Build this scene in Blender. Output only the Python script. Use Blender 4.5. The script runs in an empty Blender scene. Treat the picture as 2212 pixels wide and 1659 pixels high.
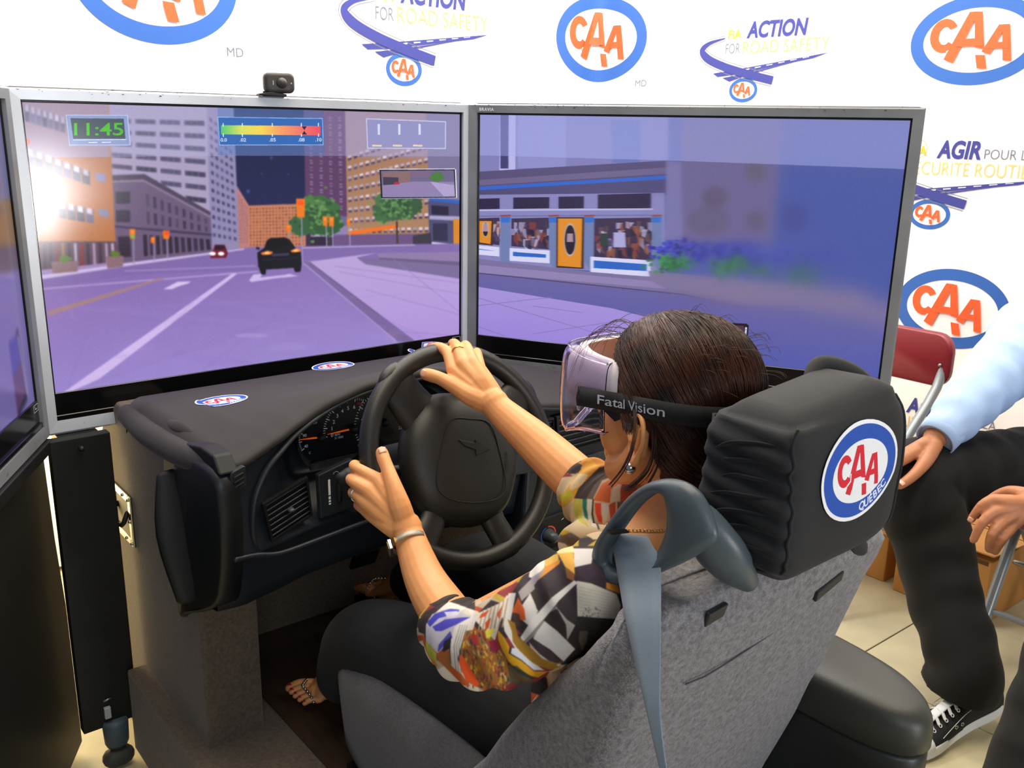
import bpy, bmesh, math, random
import numpy as np
from math import sin, cos, pi, radians, sqrt, atan2
from mathutils import Vector, Matrix
from mathutils.bvhtree import BVHTree
from mathutils import noise as mnoise

random.seed(7)
SC = bpy.context.scene
COL = SC.collection

# ---------------------------------------------------------------- camera
F_PX, PITCH, ROLL, YAW = 2026.7, 0.26738924, -0.01867097, 0.67924624
CAM = Vector((-0.94158475, -2.0296141, 1.42))


def cam_axes():
    cp, sp, cr, sr = cos(PITCH), sin(PITCH), cos(ROLL), sin(ROLL)
    f = np.array([0, cp, -sp]); x = np.array([1, 0, 0.]); d = np.array([0, -sp, -cp])
    m = np.array([cr * x + sr * d, -sr * x + cr * d, f])
    c, s = cos(YAW), sin(YAW)
    return m @ np.array([[c, s, 0], [-s, c, 0], [0, 0, 1]]).T


AX = cam_axes()
cam_data = bpy.data.cameras.new('camera')
cam_data.sensor_fit = 'HORIZONTAL'
cam_data.sensor_width = 36.0
cam_data.lens = F_PX / 2212 * 36
cam_data.clip_start = 0.05
cam = bpy.data.objects.new('camera', cam_data)
COL.objects.link(cam)
R3 = Matrix([[AX[0][i], -AX[1][i], -AX[2][i]] for i in range(3)])
cam.matrix_world = Matrix.Translation(CAM) @ R3.to_4x4()
SC.camera = cam

# ---------------------------------------------------------------- world, lights, exposure
SC.view_settings.view_transform = 'Standard'
SC.view_settings.look = 'None'
SC.view_settings.exposure = 0.0
SC.view_settings.gamma = 1.0
SC.view_settings.use_curve_mapping = False
W = bpy.data.worlds.new('world')
SC.world = W
W.use_nodes = True
W.node_tree.nodes['Background'].inputs[0].default_value = (0.80, 0.88, 1.0, 1)
W.node_tree.nodes['Background'].inputs[1].default_value = 0.20


def area(name, loc, target, size, power, color=(1, 1, 1), size_y=None):
    l = bpy.data.lights.new(name, 'AREA')
    l.energy = power; l.color = color; l.size = size
    if size_y:
        l.shape = 'RECTANGLE'; l.size_y = size_y
    o = bpy.data.objects.new(name, l)
    o.location = loc
    o.rotation_euler = (Vector(target) - Vector(loc)).to_track_quat('-Z', 'Y').to_euler()
    COL.objects.link(o)
    return o


area('ceiling_light', (-0.2, -0.9, 3.1), (-0.2, -0.7, 0), 1.5, 44, (1.0, 0.87, 0.68), 1.2)
area('ceiling_light', (1.6, -1.4, 3.1), (1.9, -0.8, 0.6), 1.2, 34, (1.0, 0.86, 0.66), 1.2)
area('wall_light', (0.4, 0.3, 2.9), (0.6, 1.1, 1.3), 2.2, 66, (1.0, 0.97, 0.96), 0.5)
area('wall_light', (1.75, 0.1, 2.9), (2.3, -0.2, 1.2), 1.4, 38, (1.0, 0.93, 0.82), 0.6)
area('fill_light', (-1.6, -3.8, 2.0), (-0.2, -0.8, 0.9), 1.2, 20, (0.86, 0.93, 1.0), 1.0)  # added cool fill from behind the camera, not a real window
area('lamp_panel', (0.36, -3.9, 0.97), (-0.49, 0, 1.25), 0.26, 26, (1.0, 0.98, 1.0), 0.42)
area('floor_glow', (-0.66, 0.55, 0.55), (-0.44, -0.05, 0.5), 0.4, 6, (1.0, 0.70, 0.28), 0.5)
area('floor_glow', (-0.3, 0.65, 0.6), (-0.4, 1.1, 0.3), 0.6, 6, (1.0, 0.80, 0.35), 0.4)

# ---------------------------------------------------------------- helpers


def at(px, py, x=None, y=None, z=None, d=None):
    """world point seen at a photo pixel, at a given plane or depth"""
    D = (px - 1106) / F_PX * AX[0] + (py - 829.5) / F_PX * AX[1] + AX[2]
    if x is not None: t = (x - CAM[0]) / D[0]
    elif y is not None: t = (y - CAM[1]) / D[1]
    elif z is not None: t = (z - CAM[2]) / D[2]
    else: t = d
    return Vector([CAM[i] + t * D[i] for i in range(3)])


def srgb(c):
    if isinstance(c, str):
        c = tuple(int(c[i:i + 2], 16) for i in (0, 2, 4))
    if max(c) > 1.0: c = [v / 255 for v in c]
    return tuple((v / 12.92 if v <= 0.04045 else ((v + 0.055) / 1.055) ** 2.4) for v in c[:3])


class Nt:
    def __init__(s, name):
        s.m = bpy.data.materials.new(name); s.m.use_nodes = True
        s.t = s.m.node_tree; s.n = s.t.nodes; s.b = s.n['Principled BSDF']; s.l = s.t.links

    def new(s, kind, **k):
        n = s.n.new(kind)
        for a, v in k.items():
            if a.startswith('i_'):
                n.inputs[a[2:].replace('_', ' ')].default_value = v
            else:
                setattr(n, a, v)
        return n

    def link(s, a, b): s.l.new(a, b)


def mat(name, color, rough=0.6, metal=0.0, var=0.0, var_scale=20, bump=0.0, bump_scale=80, color2=None,
        spec=0.5, coat=0.0, sheen=0.0, emit=None, trans=0.0, alpha=1.0, sss=0.0, rough_var=0.0, coords='Object', stretch=None):
    q = Nt(name); b = q.b
    c = srgb(color)
    b.inputs['Base Color'].default_value = (*c, 1)
    b.inputs['Roughness'].default_value = rough
    b.inputs['Metallic'].default_value = metal
    b.inputs['Specular IOR Level'].default_value = spec
    b.inputs['Coat Weight'].default_value = coat
    b.inputs['Coat Roughness'].default_value = 0.1
    b.inputs['Sheen Weight'].default_value = sheen
    b.inputs['Transmission Weight'].default_value = trans
    b.inputs['Alpha'].default_value = alpha
    if sss:
        b.inputs['Subsurface Weight'].default_value = sss
        b.inputs['Subsurface Radius'].default_value = (0.02, 0.008, 0.004)
        b.inputs['Subsurface Scale'].default_value = 0.5
    if emit:
        b.inputs['Emission Color'].default_value = (*srgb(emit[0]), 1)
        b.inputs['Emission Strength'].default_value = emit[1]
    if var or bump or color2 or rough_var:
        tc = q.new('ShaderNodeTexCoord')
        src = tc.outputs[coords]
        if stretch:
            mp = q.new('ShaderNodeMapping'); mp.inputs['Scale'].default_value = stretch
            q.link(src, mp.inputs[0]); src = mp.outputs[0]
        if var or color2:
            n = q.new('ShaderNodeTexNoise'); n.inputs['Scale'].default_value = var_scale; n.inputs['Detail'].default_value = 5
            q.link(src, n.inputs['Vector'])
            r = q.new('ShaderNodeValToRGB')
            r.color_ramp.elements[0].position = 0.35; r.color_ramp.elements[1].position = 0.65
            if color2: a1, a2 = c, srgb(color2)
            else: a1, a2 = [v * (1 - var) for v in c], [min(1, v * (1 + var)) for v in c]
            r.color_ramp.elements[0].color = (*a1, 1); r.color_ramp.elements[1].color = (*a2, 1)
            q.link(n.outputs['Fac'], r.inputs[0]); q.link(r.outputs[0], b.inputs['Base Color'])
        if bump:
            n2 = q.new('ShaderNodeTexNoise'); n2.inputs['Scale'].default_value = bump_scale; n2.inputs['Detail'].default_value = 3
            q.link(src, n2.inputs['Vector'])
            bp = q.new('ShaderNodeBump'); bp.inputs['Strength'].default_value = bump; bp.inputs['Distance'].default_value = 0.002
            q.link(n2.outputs['Fac'], bp.inputs['Height']); q.link(bp.outputs[0], b.inputs['Normal'])
    return q.m


def tag(o, label=None, cat=None, group=None, kind=None):
    if label: o['label'] = label
    if cat: o['category'] = cat
    if group: o['group'] = group
    if kind: o['kind'] = kind
    return o


WL = {}


def thing(name, label, cat, loc, group=None):
    o = bpy.data.objects.new(name, None); o.empty_display_size = 0.05
    o.location = Vector(loc); COL.objects.link(o); WL[o.name] = Vector(loc)
    return tag(o, label, cat, group)


def cat_path(pts, n):
    """smooth resample of a polyline (Catmull-Rom), n per span; values may be any length vectors"""
    P = [np.array(p, float) for p in pts]; out = []
    for i in range(len(P) - 1):
        p0 = P[max(i - 1, 0)]; p1 = P[i]; p2 = P[i + 1]; p3 = P[min(i + 2, len(P) - 1)]
        for k in range(n):
            t = k / n
            out.append(0.5 * ((2 * p1) + (-p0 + p2) * t + (2 * p0 - 5 * p1 + 4 * p2 - p3) * t * t + (-p0 + 3 * p1 - 3 * p2 + p3) * t ** 3))
    out.append(P[-1])
    return out


def closed_path(pts, n):
    P = [np.array(p, float) for p in pts]; out = []; m = len(P)
    for i in range(m):
        p0, p1, p2, p3 = P[i - 1], P[i], P[(i + 1) % m], P[(i + 2) % m]
        for k in range(n):
            t = k / n
            out.append(0.5 * ((2 * p1) + (-p0 + p2) * t + (2 * p0 - 5 * p1 + 4 * p2 - p3) * t * t + (-p0 + 3 * p1 - 3 * p2 + p3) * t ** 3))
    return out


class G:
    """collects geometry in world coordinates and links it as one mesh object"""

    def __init__(s): s.v = []; s.f = []; s.mi = []; s.m = 0; s.uv = {}

    def add(s, vs, fs):
        b = len(s.v); s.v += [tuple(v) for v in vs]
        for f in fs: s.f.append([i + b for i in f]); s.mi.append(s.m)
        return s

    def box(s, x0, x1, y0, y1, z0, z1):
        vs = [(x, y, z) for z in (z0, z1) for y in (y0, y1) for x in (x0, x1)]
        return s.add(vs, [(0, 2, 3, 1), (4, 5, 7, 6), (0, 1, 5, 4), (2, 6, 7, 3), (0, 4, 6, 2), (1, 3, 7, 5)])

    def obox(s, c, ax, h):
        c = Vector(c); A = [Vector(a).normalized() * k for a, k in zip(ax, h)]
        vs = [c + A[0] * i + A[1] * j + A[2] * k for k in (-1, 1) for j in (-1, 1) for i in (-1, 1)]
        return s.add(vs, [(0, 2, 3, 1), (4, 5, 7, 6), (0, 1, 5, 4), (2, 6, 7, 3), (0, 4, 6, 2), (1, 3, 7, 5)])

    def rings(s, rings, closed=False, caps=True):
        n = len(rings[0]); vs = [p for r in rings for p in r]; fs = []
        m = len(rings)
        for i in range(m if closed else m - 1):
            a, b = i * n, ((i + 1) % m) * n
            for j in range(n):
                k = (j + 1) % n
                fs.append((a + j, a + k, b + k, b + j))
        if caps and not closed:
            fs.append(tuple(range(n))[::-1]); fs.append(tuple(range((m - 1) * n, m * n)))
        return s.add(vs, fs)

    def tube(s, path, r, seg=12, closed=False, smooth=0, up=None, caps=True):
        """path of points; r a number, list of numbers or list of (ra, rb) along (side, up)"""
        P = [Vector(p[:3]) for p in path]; n = len(P)
        rr = [r] * n if not isinstance(r, (list, tuple)) else list(r)
        rr = [(q, q) if not isinstance(q, (list, tuple)) else tuple(q) for q in rr]
        if smooth:
            comb = [(*p, *q) for p, q in zip(P, rr)]
            comb = closed_path(comb, smooth) if closed else cat_path(comb, smooth)
            P = [Vector(c[:3]) for c in comb]; rr = [(c[3], c[4]) for c in comb]; n = len(P)
        U = Vector(up) if up else None; prev = None; rings = []
        for i in range(n):
            if closed: t = P[(i + 1) % n] - P[i - 1]
            else: t = P[min(i + 1, n - 1)] - P[max(i - 1, 0)]
            t.normalize()
            if U is not None:
                a = t.cross(U)
                if a.length < 1e-4: a = t.orthogonal()
                a.normalize()
            elif prev is None: a = t.orthogonal().normalized()
            else:
                a = prev - t * prev.dot(t); a.normalize()
            prev = a; b = a.cross(t).normalized() * -1
            rings.append([P[i] + a * (cos(q) * rr[i][0]) + b * (sin(q) * rr[i][1]) for q in [2 * pi * k / seg for k in range(seg)]])
        if not closed and caps:
            for e, sg in ((0, -1), (n - 1, 1)):
                t = (P[min(e + 1, n - 1)] - P[max(e - 1, 0)]).normalized() * sg
                k = min(rr[e]); c = P[e]; ex = []
                for ff, sc in ((0.5, 0.86), (0.86, 0.5), (1.0, 0.08)):
                    ex.append([c + (v - c) * sc + t * k * ff for v in rings[0 if e == 0 else -1]]) if False else ex.append((ff, sc))
                base = rings[0] if e == 0 else rings[-1]; add = [[c + (v - c) * sc + t * k * ff for v in base] for ff, sc in ex]
                rings = add[::-1] + rings if e == 0 else rings + add
        return s.rings(rings, closed, caps)

    def ell(s, c, r, ax=None, nu=20, nv=12):
        c = Vector(c); ax = [Vector(a).normalized() for a in (ax or ((1, 0, 0), (0, 1, 0), (0, 0, 1)))]
        if not isinstance(r, (list, tuple)): r = (r, r, r)
        rings = []
        for i in range(nv + 1):
            t = pi * min(max(i / nv, 0.004), 0.996)
            rings.append([c + ax[0] * (r[0] * sin(t) * cos(p)) + ax[1] * (r[1] * sin(t) * sin(p)) + ax[2] * (-r[2] * cos(t)) for p in [2 * pi * k / nu for k in range(nu)]])
        return s.rings(rings)

    def grid(s, fn, nu, nv, uv=False):
        vs = [fn(i / nu, j / nv) for j in range(nv + 1) for i in range(nu + 1)]; b = len(s.v)
        fs = [(j * (nu + 1) + i, j * (nu + 1) + i + 1, (j + 1) * (nu + 1) + i + 1, (j + 1) * (nu + 1) + i) for j in range(nv) for i in range(nu)]
        if uv:
            for j in range(nv + 1):
                for i in range(nu + 1): s.uv[b + j * (nu + 1) + i] = (i / nu, j / nv)
        return s.add(vs, fs)

    def prism(s, poly, fn, d0, d1):
        """poly: list of (u,v); fn(u,v,d)->point; extruded between d0 and d1 (closed solid)"""
        n = len(poly)
        vs = [fn(u, v, d0) for u, v in poly] + [fn(u, v, d1) for u, v in poly]
        return s.add(vs, [tuple(range(n))[::-1], tuple(range(n, 2 * n))] + [(i, (i + 1) % n, (i + 1) % n + n, i + n) for i in range(n)])

    def build(s, name, mats, parent=None, smooth=True, mods=(), label=None, cat=None, group=None, kind=None, loc=None, angle=None):
        me = bpy.data.meshes.new(name)
        L = WL.get(parent.name, Vector()) if parent else Vector(loc) if loc else None
        if L is None:
            a = np.array(s.v); lo, hi = a.min(0), a.max(0)
            L = Vector(((lo[0] + hi[0]) / 2, (lo[1] + hi[1]) / 2, lo[2])); loc = L
        me.from_pydata([(v[0] - L[0], v[1] - L[1], v[2] - L[2]) for v in s.v], [], s.f)
        if not isinstance(mats, (list, tuple)): mats = [mats]
        for m_ in mats: me.materials.append(m_)
        me.polygons.foreach_set('material_index', s.mi)
        if smooth: me.polygons.foreach_set('use_smooth', [True] * len(me.polygons))
        if s.uv:
            ul = me.uv_layers.new(name='UVMap')
            for lp in me.loops: ul.data[lp.index].uv = s.uv.get(lp.vertex_index, (0, 0))
        me.validate(); me.update()
        if smooth and angle is not None:
            bm = bmesh.new(); bm.from_mesh(me)
            for e in bm.edges:
                if len(e.link_faces) == 2 and e.calc_face_angle(0) > radians(angle): e.smooth = False
            bm.to_mesh(me); bm.free()
        o = bpy.data.objects.new(name, me); COL.objects.link(o)
        if parent: o.parent = parent
        else: o.location = L
        WL[o.name] = L
        for md in mods: modify(o, *md)
        return tag(o, label, cat, group, kind)


def modify(o, kind, a=None, b=None):
    if kind == 'bevel':
        m = o.modifiers.new('bevel', 'BEVEL'); m.width = a; m.segments = b or 2; m.limit_method = 'ANGLE'; m.angle_limit = radians(35)
    elif kind == 'sub':
        m = o.modifiers.new('sub', 'SUBSURF'); m.levels = a; m.render_levels = a
    elif kind == 'remesh':
        m = o.modifiers.new('remesh', 'REMESH'); m.mode = 'VOXEL'; m.voxel_size = a; m.use_smooth_shade = True
    elif kind == 'smooth':
        m = o.modifiers.new('smooth', 'SMOOTH'); m.iterations = a; m.factor = b or 0.5
    elif kind == 'solid':
        m = o.modifiers.new('solid', 'SOLIDIFY'); m.thickness = a; m.offset = b if b is not None else -1


def bake(o, flip=False):
    """replace an object's mesh by its modified one"""
    dg = bpy.context.evaluated_depsgraph_get(); dg.update()
    me = bpy.data.meshes.new_from_object(o.evaluated_get(dg))
    o.modifiers.clear(); old = o.data; o.data = me; bpy.data.meshes.remove(old)
    me.polygons.foreach_set('use_smooth', [True] * len(me.polygons))
    return me


# text outlines ------------------------------------------------
TC = {}


def text2d(s, bold=0.0, space=1.0):
    """-> (verts2d, tris, width) for cap height about 0.7"""
    k = (s, bold, space)
    if k in TC: return TC[k]
    cu = bpy.data.curves.new('t', 'FONT'); cu.body = s; cu.size = 1; cu.offset = bold; cu.space_character = space
    cu.resolution_u = 4
    o = bpy.data.objects.new('t', cu); COL.objects.link(o)
    dg = bpy.context.evaluated_depsgraph_get(); dg.update()
    me = bpy.data.meshes.new_from_object(o.evaluated_get(dg))
    me.calc_loop_triangles()
    vs = [(v.co.x, v.co.y) for v in me.vertices]; ts = [tuple(t.vertices) for t in me.loop_triangles]
    bpy.data.objects.remove(o); bpy.data.curves.remove(cu); bpy.data.meshes.remove(me)
    x0 = min(v[0] for v in vs); x1 = max(v[0] for v in vs)
    TC[k] = ([(a - x0, b) for a, b in vs], ts, x1 - x0)
    return TC[k]


def put_text(g, s, fn, u, v, h, bold=0.0, width=None, center=False, shear=0.0, space=1.0, sub=0):
    """write s with cap height h at (u,v) of the surface fn(u,v); width fixes the run length"""
    vs, ts, w = text2d(s, bold, space)
    k = h / 0.7; kx = width / w if width else k
    du = -w * kx / 2 if center else 0
    g.add([fn(u + du + a * kx + b * k * shear, v + b * k) for a, b in vs], ts)
    return w * kx


# small raster painter ----------------------------------------
class Img:
    def __init__(s, w, h, col=(0, 0, 0)):
        s.w, s.h = w, h; s.a = np.zeros((h, w, 3), np.float32); s.a[:] = np.array(s.c(col)); s.fn = None

    @staticmethod
    def c(col):
        if isinstance(col, str): col = tuple(int(col[i:i + 2], 16) for i in (0, 2, 4))
        return np.array(col, np.float32) / (255 if max(col) > 1 else 1)

    def mask(s, pts):
        p = np.array(pts, float)
        x0, y0 = np.floor(p.min(0)).astype(int) - 1; x1, y1 = np.ceil(p.max(0)).astype(int) + 2
        x0, y0 = max(x0, 0), max(y0, 0); x1, y1 = min(x1, s.w), min(y1, s.h)
        if x1 <= x0 or y1 <= y0: return None
        S = 2
        X = (np.arange((x1 - x0) * S) + 0.5) / S + x0; Y = (np.arange((y1 - y0) * S) + 0.5) / S + y0
        M = np.zeros((len(Y), len(X)), bool)
        for i in range(len(p)):
            (ax, ay), (bx, by) = p[i - 1], p[i]
            if ay == by: continue
            r = (Y >= min(ay, by)) & (Y < max(ay, by))
            if not r.any(): continue
            xi = ax + (Y[r] - ay) / (by - ay) * (bx - ax)
            M[r] ^= X[None, :] < xi[:, None]
        M = M.reshape(y1 - y0, S, x1 - x0, S).mean((1, 3)).astype(np.float32)
        return M, x0, y0, x1, y1

    def poly(s, pts, col, alpha=1.0, grad=None):
        if s.fn: pts = [s.fn(*p) for p in pts]
        r = s.mask(pts)
        if r is None: return
        M, x0, y0, x1, y1 = r
        M = (M * alpha)[..., None]; sub = s.a[y0:y1, x0:x1]
        if grad is not None:
            t = np.linspace(0, 1, y1 - y0)[:, None, None]; cc = s.c(col) * (1 - t) + s.c(grad) * t
        else: cc = s.c(col)
        s.a[y0:y1, x0:x1] = sub * (1 - M) + cc * M

    def quadgrid(s, q, nx, ny, col, fx=0.6, fy=0.6, jitter=0.0, alpha=1.0):
        """windows in a perspective quad (tl, tr, br, bl)"""
        q = [np.array(p, float) for p in q]
        P = lambda u, v: tuple((q[0] * (1 - u) + q[1] * u) * (1 - v) + (q[3] * (1 - u) + q[2] * u) * v)
        for i in range(nx):
            for j in range(ny):
                u0 = (i + (1 - fx) / 2) / nx; u1 = (i + (1 + fx) / 2) / nx; v0 = (j + (1 - fy) / 2) / ny; v1 = (j + (1 + fy) / 2) / ny
                c = s.c(col) * (1 + random.uniform(-jitter, jitter))
                s.poly([P(u0, v0), P(u1, v0), P(u1, v1), P(u0, v1)], tuple(np.clip(c, 0, 1) * 0.9999), alpha)

    def line(s, a, b, w, col, alpha=1.0):
        a, b = np.array(a, float), np.array(b, float); t = b - a; t /= np.hypot(*t) + 1e-9; n = np.array([-t[1], t[0]]) * w / 2
        s.poly([tuple(a + n), tuple(b + n), tuple(b - n), tuple(a - n)], col, alpha)

    def blob(s, c, rx, ry, col, n=24, rag=0.0, alpha=1.0):
        s.poly([(c[0] + rx * cos(t) * (1 + random.uniform(-rag, rag)), c[1] + ry * sin(t) * (1 + random.uniform(-rag, rag))) for t in [2 * pi * k / n for k in range(n)]], col, alpha)

    def text(s, t, u, v, h, col, bold=0.0, width=None, alpha=1.0):
        vs, ts, w = text2d(t, bold); k = h / 0.7; kx = width / w if width else k
        for tr in ts: s.poly([(u + vs[i][0] * kx, v - vs[i][1] * k) for i in tr], col, alpha)

    def blur(s, r, wt=None, vert=True):
        b = s.a.copy()
        for _ in range(2):
            for ax in ((0, 1) if vert else (1,)):
                if r < 1: continue
                k = int(r); c = np.cumsum(np.pad(b, [(k + 1, k) if i == ax else (0, 0) for i in range(3)], mode='edge'), ax)
                b = (np.take(c, range(2 * k + 1, c.shape[ax]), ax) - np.take(c, range(0, c.shape[ax] - 2 * k - 1), ax)) / (2 * k + 1)
        s.a = b if wt is None else s.a * (1 - wt) + b * wt

    def image(s, name):
        im = bpy.data.images.new(name, s.w, s.h, alpha=False)
        px = np.ones((s.h, s.w, 4), np.float32); px[..., :3] = np.clip(s.a[::-1], 0, 1)
        im.pixels.foreach_set(px.ravel()); im.pack() if False else None
        im.update()
        return im


def img_mat(name, im, emit=0.0, rough=0.5, coat=0.0, bump=0.0, bscale=300):
    q = Nt(name); t = q.new('ShaderNodeTexImage'); t.image = im; t.extension = 'EXTEND'
    if emit:
        q.b.inputs['Base Color'].default_value = (0.012, 0.012, 0.014, 1)
        q.link(t.outputs[0], q.b.inputs['Emission Color']); q.b.inputs['Emission Strength'].default_value = emit
    else: q.link(t.outputs[0], q.b.inputs['Base Color'])
    q.b.inputs['Roughness'].default_value = rough; q.b.inputs['Coat Weight'].default_value = coat
    if bump:
        tc = q.new('ShaderNodeTexCoord'); n2 = q.new('ShaderNodeTexNoise'); n2.inputs['Scale'].default_value = bscale
        q.link(tc.outputs['Object'], n2.inputs['Vector'])
        bp = q.new('ShaderNodeBump'); bp.inputs['Strength'].default_value = bump; bp.inputs['Distance'].default_value = 0.002
        q.link(n2.outputs['Fac'], bp.inputs['Height']); q.link(bp.outputs[0], q.b.inputs['Normal'])
    return q.m


def homog(src, dst):
    A = []
    for (x, y), (u, v) in zip(src, dst):
        A += [[x, y, 1, 0, 0, 0, -u * x, -u * y], [0, 0, 0, x, y, 1, -v * x, -v * y]]
    h = np.linalg.solve(np.array(A, float), np.array([c for p in dst for c in p], float))
    H = np.append(h, 1).reshape(3, 3)

    def f(x, y):
        q = H @ np.array([x, y, 1.0]); return (q[0] / q[2], q[1] / q[2])
    return f
# ================================================================ room: floor, walls, printed banner
M_TILE = mat('floor_tile', 'c9bf9c', 0.45, var=0.07, var_scale=9, bump=0.05, bump_scale=60)
M_GROUT = mat('floor_grout', '4a4436', 0.9)
M_WALL = mat('plain_wall', 'd8d6cf', 0.9)
M_BANNER = mat('banner_vinyl', 'f4f3f4', 0.55, bump=0.02, bump_scale=12)
M_PBLUE = mat('print_blue', '2b5fb0', 0.55)
M_PNAVY = mat('print_navy', '34398a', 0.55)
M_PORANGE = mat('print_orange', 'ee5a28', 0.55)
M_PYELLOW = mat('print_yellow', 'e6b93c', 0.55)
M_PPALE = mat('print_pale_gold', 'dcc070', 0.6)
M_PGREY = mat('print_grey', '6c6e80', 0.6)
M_PWHITE = mat('print_white', 'f4f3f4', 0.55)

floor = G().box(-3.2, 3.4, -4.2, 2.2, -0.06, -0.004).build('floor', M_GROUT, kind='structure', smooth=False, loc=(0, 0, 0))
tg = G().box(-0.303, 0.303, -0.303, 0.303, -0.008, 0.0)
tile0 = None
for i in range(-3, 2):
    for j in range(-6, 5):
        cx, cy = 1.25 + 0.61 * i + 0.305, -0.82 + 0.61 * j + 0.305
        if tile0 is None:
            tile0 = tg.build('tile', M_TILE, floor, smooth=False, mods=[('bevel', 0.0012, 1)]); t = tile0
        else:
            t = tile0.copy(); COL.objects.link(t)
            t.parent = floor
        t.location = (cx, cy, 0)
for i in (2, -4, -5):
    for j in range(-6, 5):
        t = tile0.copy(); COL.objects.link(t); t.parent = floor; t.location = (1.25 + 0.61 * i + 0.305, -0.82 + 0.61 * j + 0.305, 0)

CORN = Vector((2.138, 1.213, 0)); AL, AR = radians(4), radians(-84)
DL = Vector((cos(AL), sin(AL), 0)); DR = Vector((cos(AR), sin(AR), 0))
NL = Vector((sin(AL), -cos(AL), 0)); NR = Vector((sin(AR), -cos(AR), 0))


def wallp(s, z, off=0.0):
    R = 0.10
    if s < -R: p = CORN + DL * s + NL * off
    elif s > R: p = CORN + DR * s + NR * off
    else:                       # the sheet bends through the corner
        t = (s + R) / (2 * R)
        a, c = CORN + DL * -R, CORN + DR * R
        p = a * (1 - t) ** 2 + CORN * 2 * t * (1 - t) + c * t * t + (NL * (1 - t) + NR * t).normalized() * off
    return Vector((p[0], p[1], z))


def wall_at(px, py, right):
    D = at(px, py, d=1.0) - CAM; d, n = (DR, NR) if right else (DL, NL)
    t = (CORN - CAM).dot(n) / Vector((D[0], D[1], 0)).dot(n); q = CAM + D * t
    return (Vector((q[0], q[1], 0)) - CORN).dot(d), q[2]


G().prism([(-5.3, -0.0), (0.06, 0.0), (0.06, 3.2), (-5.3, 3.2)], lambda u, v, d: CORN + DL * u - NL * d + Vector((0, 0, v)), 0.03, 0.09).build('wall_back', M_WALL, kind='structure', smooth=False)
G().prism([(0.0, 0.0), (4.6, 0.0), (4.6, 3.2), (0.0, 3.2)], lambda u, v, d: CORN + DR * u - NR * d + Vector((0, 0, v)), 0.03, 0.09).build('wall_right', M_WALL, kind='structure', smooth=False)
banner = thing('sponsor_banner', 'tall white printed sponsor banner with round blue and orange logos behind the screens', 'banner', wallp(0, 0.02))
ss = [-4.6, -3, -2, -1, -0.5, -0.1] + [-0.1 + 0.02 * k for k in range(1, 11)] + [0.5, 1, 2, 3.2]
bg = G(); rr = []
for s_ in ss: rr.append([wallp(s_, 0.02, 0.002), wallp(s_, 2.75, 0.002), wallp(s_, 2.75, -0.006), wallp(s_, 0.02, -0.006)])
bg.rings(rr).build('sheet', M_BANNER, banner, smooth=False)

CAA_QUADS = [[(-.215, .48), (-.07, .48), (-.38, -.38), (-.545, -.31)], [(-.135, .48), (-.01, .47), (.095, -.16), (-.06, -.12)],
             [(-.035, -.25), (.12, -.26), (.175, -.49), (.02, -.48)],
             [(-.31, .03), (.05, .03), (.07, -.10), (-.36, -.10)],
             [(.27, .24), (.38, .24), (.2, -.25), (.055, -.20)], [(.32, .24), (.44, .24), (.54, -.37), (.405, -.36)], [(.18, -.05), (.47, -.05), (.49, -.155), (.15, -.155)]]
CAA_QUADS = [[(x * .935 + .065, y * .935) for x, y in q] for q in CAA_QUADS]
CAA_CUT = [[(-.40, .02), (-.37, .02), (-.38, -.13), (-.50, -.20), (-.52, -.17), (-.41, -.11)]]
CAA_CUT = [[(x * .935 + .065, y * .935) for x, y in q] for q in CAA_CUT]


def caa_c(n=22):
    o = [(-.585 + .235 * cos(t), .10 + .29 * sin(t)) for t in [radians(32 + (360 - 68) * k / n) for k in range(n + 1)]]
    i = [(-.575 + .10 * cos(t), .10 + .155 * sin(t)) for t in [radians(40 + (360 - 84) * k / n) for k in range(n + 1)]]
    f = lambda l: [(x * .935 + .065, y * .935) for x, y in l]
    return f(o), f(i)


def print_caa(name, s0, z0, a, ratio=0.76):
    fn = lambda u, v, off: wallp(s0 + a * u, z0 + a * v * ratio / 0.714, off)
    g = G(); g.m = 0; n = 72
    for k in range(n):
        t0, t1 = 2 * pi * k / n, 2 * pi * (k + 1) / n
        g.add([fn(cos(t0), .714 * sin(t0), .0035), fn(cos(t1), .714 * sin(t1), .0035), fn(.80 * cos(t1), .513 * sin(t1), .0035), fn(.80 * cos(t0), .513 * sin(t0), .0035)], [(0, 1, 2, 3)])
    rg = g.build(name, M_PBLUE, banner, smooth=False); g = G()
    o, i = caa_c()
    for k in range(len(o) - 1): g.add([fn(*o[k], .0045), fn(*o[k + 1], .0045), fn(*i[k + 1], .0045), fn(*i[k], .0045)], [(0, 1, 2, 3)])
    g.m = 1
    for q in CAA_CUT: g.add([fn(*p, .0060) for p in q], [tuple(range(len(q)))])
    g.build('letter', [M_PORANGE, M_PWHITE], rg, smooth=False)
    for grp in (CAA_QUADS[:4], CAA_QUADS[4:]):
        g = G()
        for iq, q in enumerate(grp): g.add([fn(*p, .0068 + .0004 * iq) for p in q], [(0, 1, 2, 3)])
        g.build('letter', M_PORANGE, rg, smooth=False)
    if a > 0.12:
        g = G(); put_text(g, 'MD', lambda u, v: fn(u, v, .0045), 0.82, -0.80, 0.11, -0.005); g.build('small_print', M_PGREY, rg, smooth=False)


def circ_at(px, py, right, hw):
    s, z = wall_at(px, py, right); return s, z


# big round logos
print_caa('round_logo', 0.0, wall_at(1297, 87, True)[1], 0.272, 0.66)
s_, z_ = wall_at(350, 104, False); print_caa('round_logo', s_, z_ + 0.20, 0.262, 0.72)
s_, z_ = wall_at(2108, 87, True); print_caa('round_logo', s_, z_, 0.215, 0.66)
s_, z_ = wall_at(2055, 667, True); print_caa('round_logo', s_, z_, 0.196, 0.714)
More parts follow.
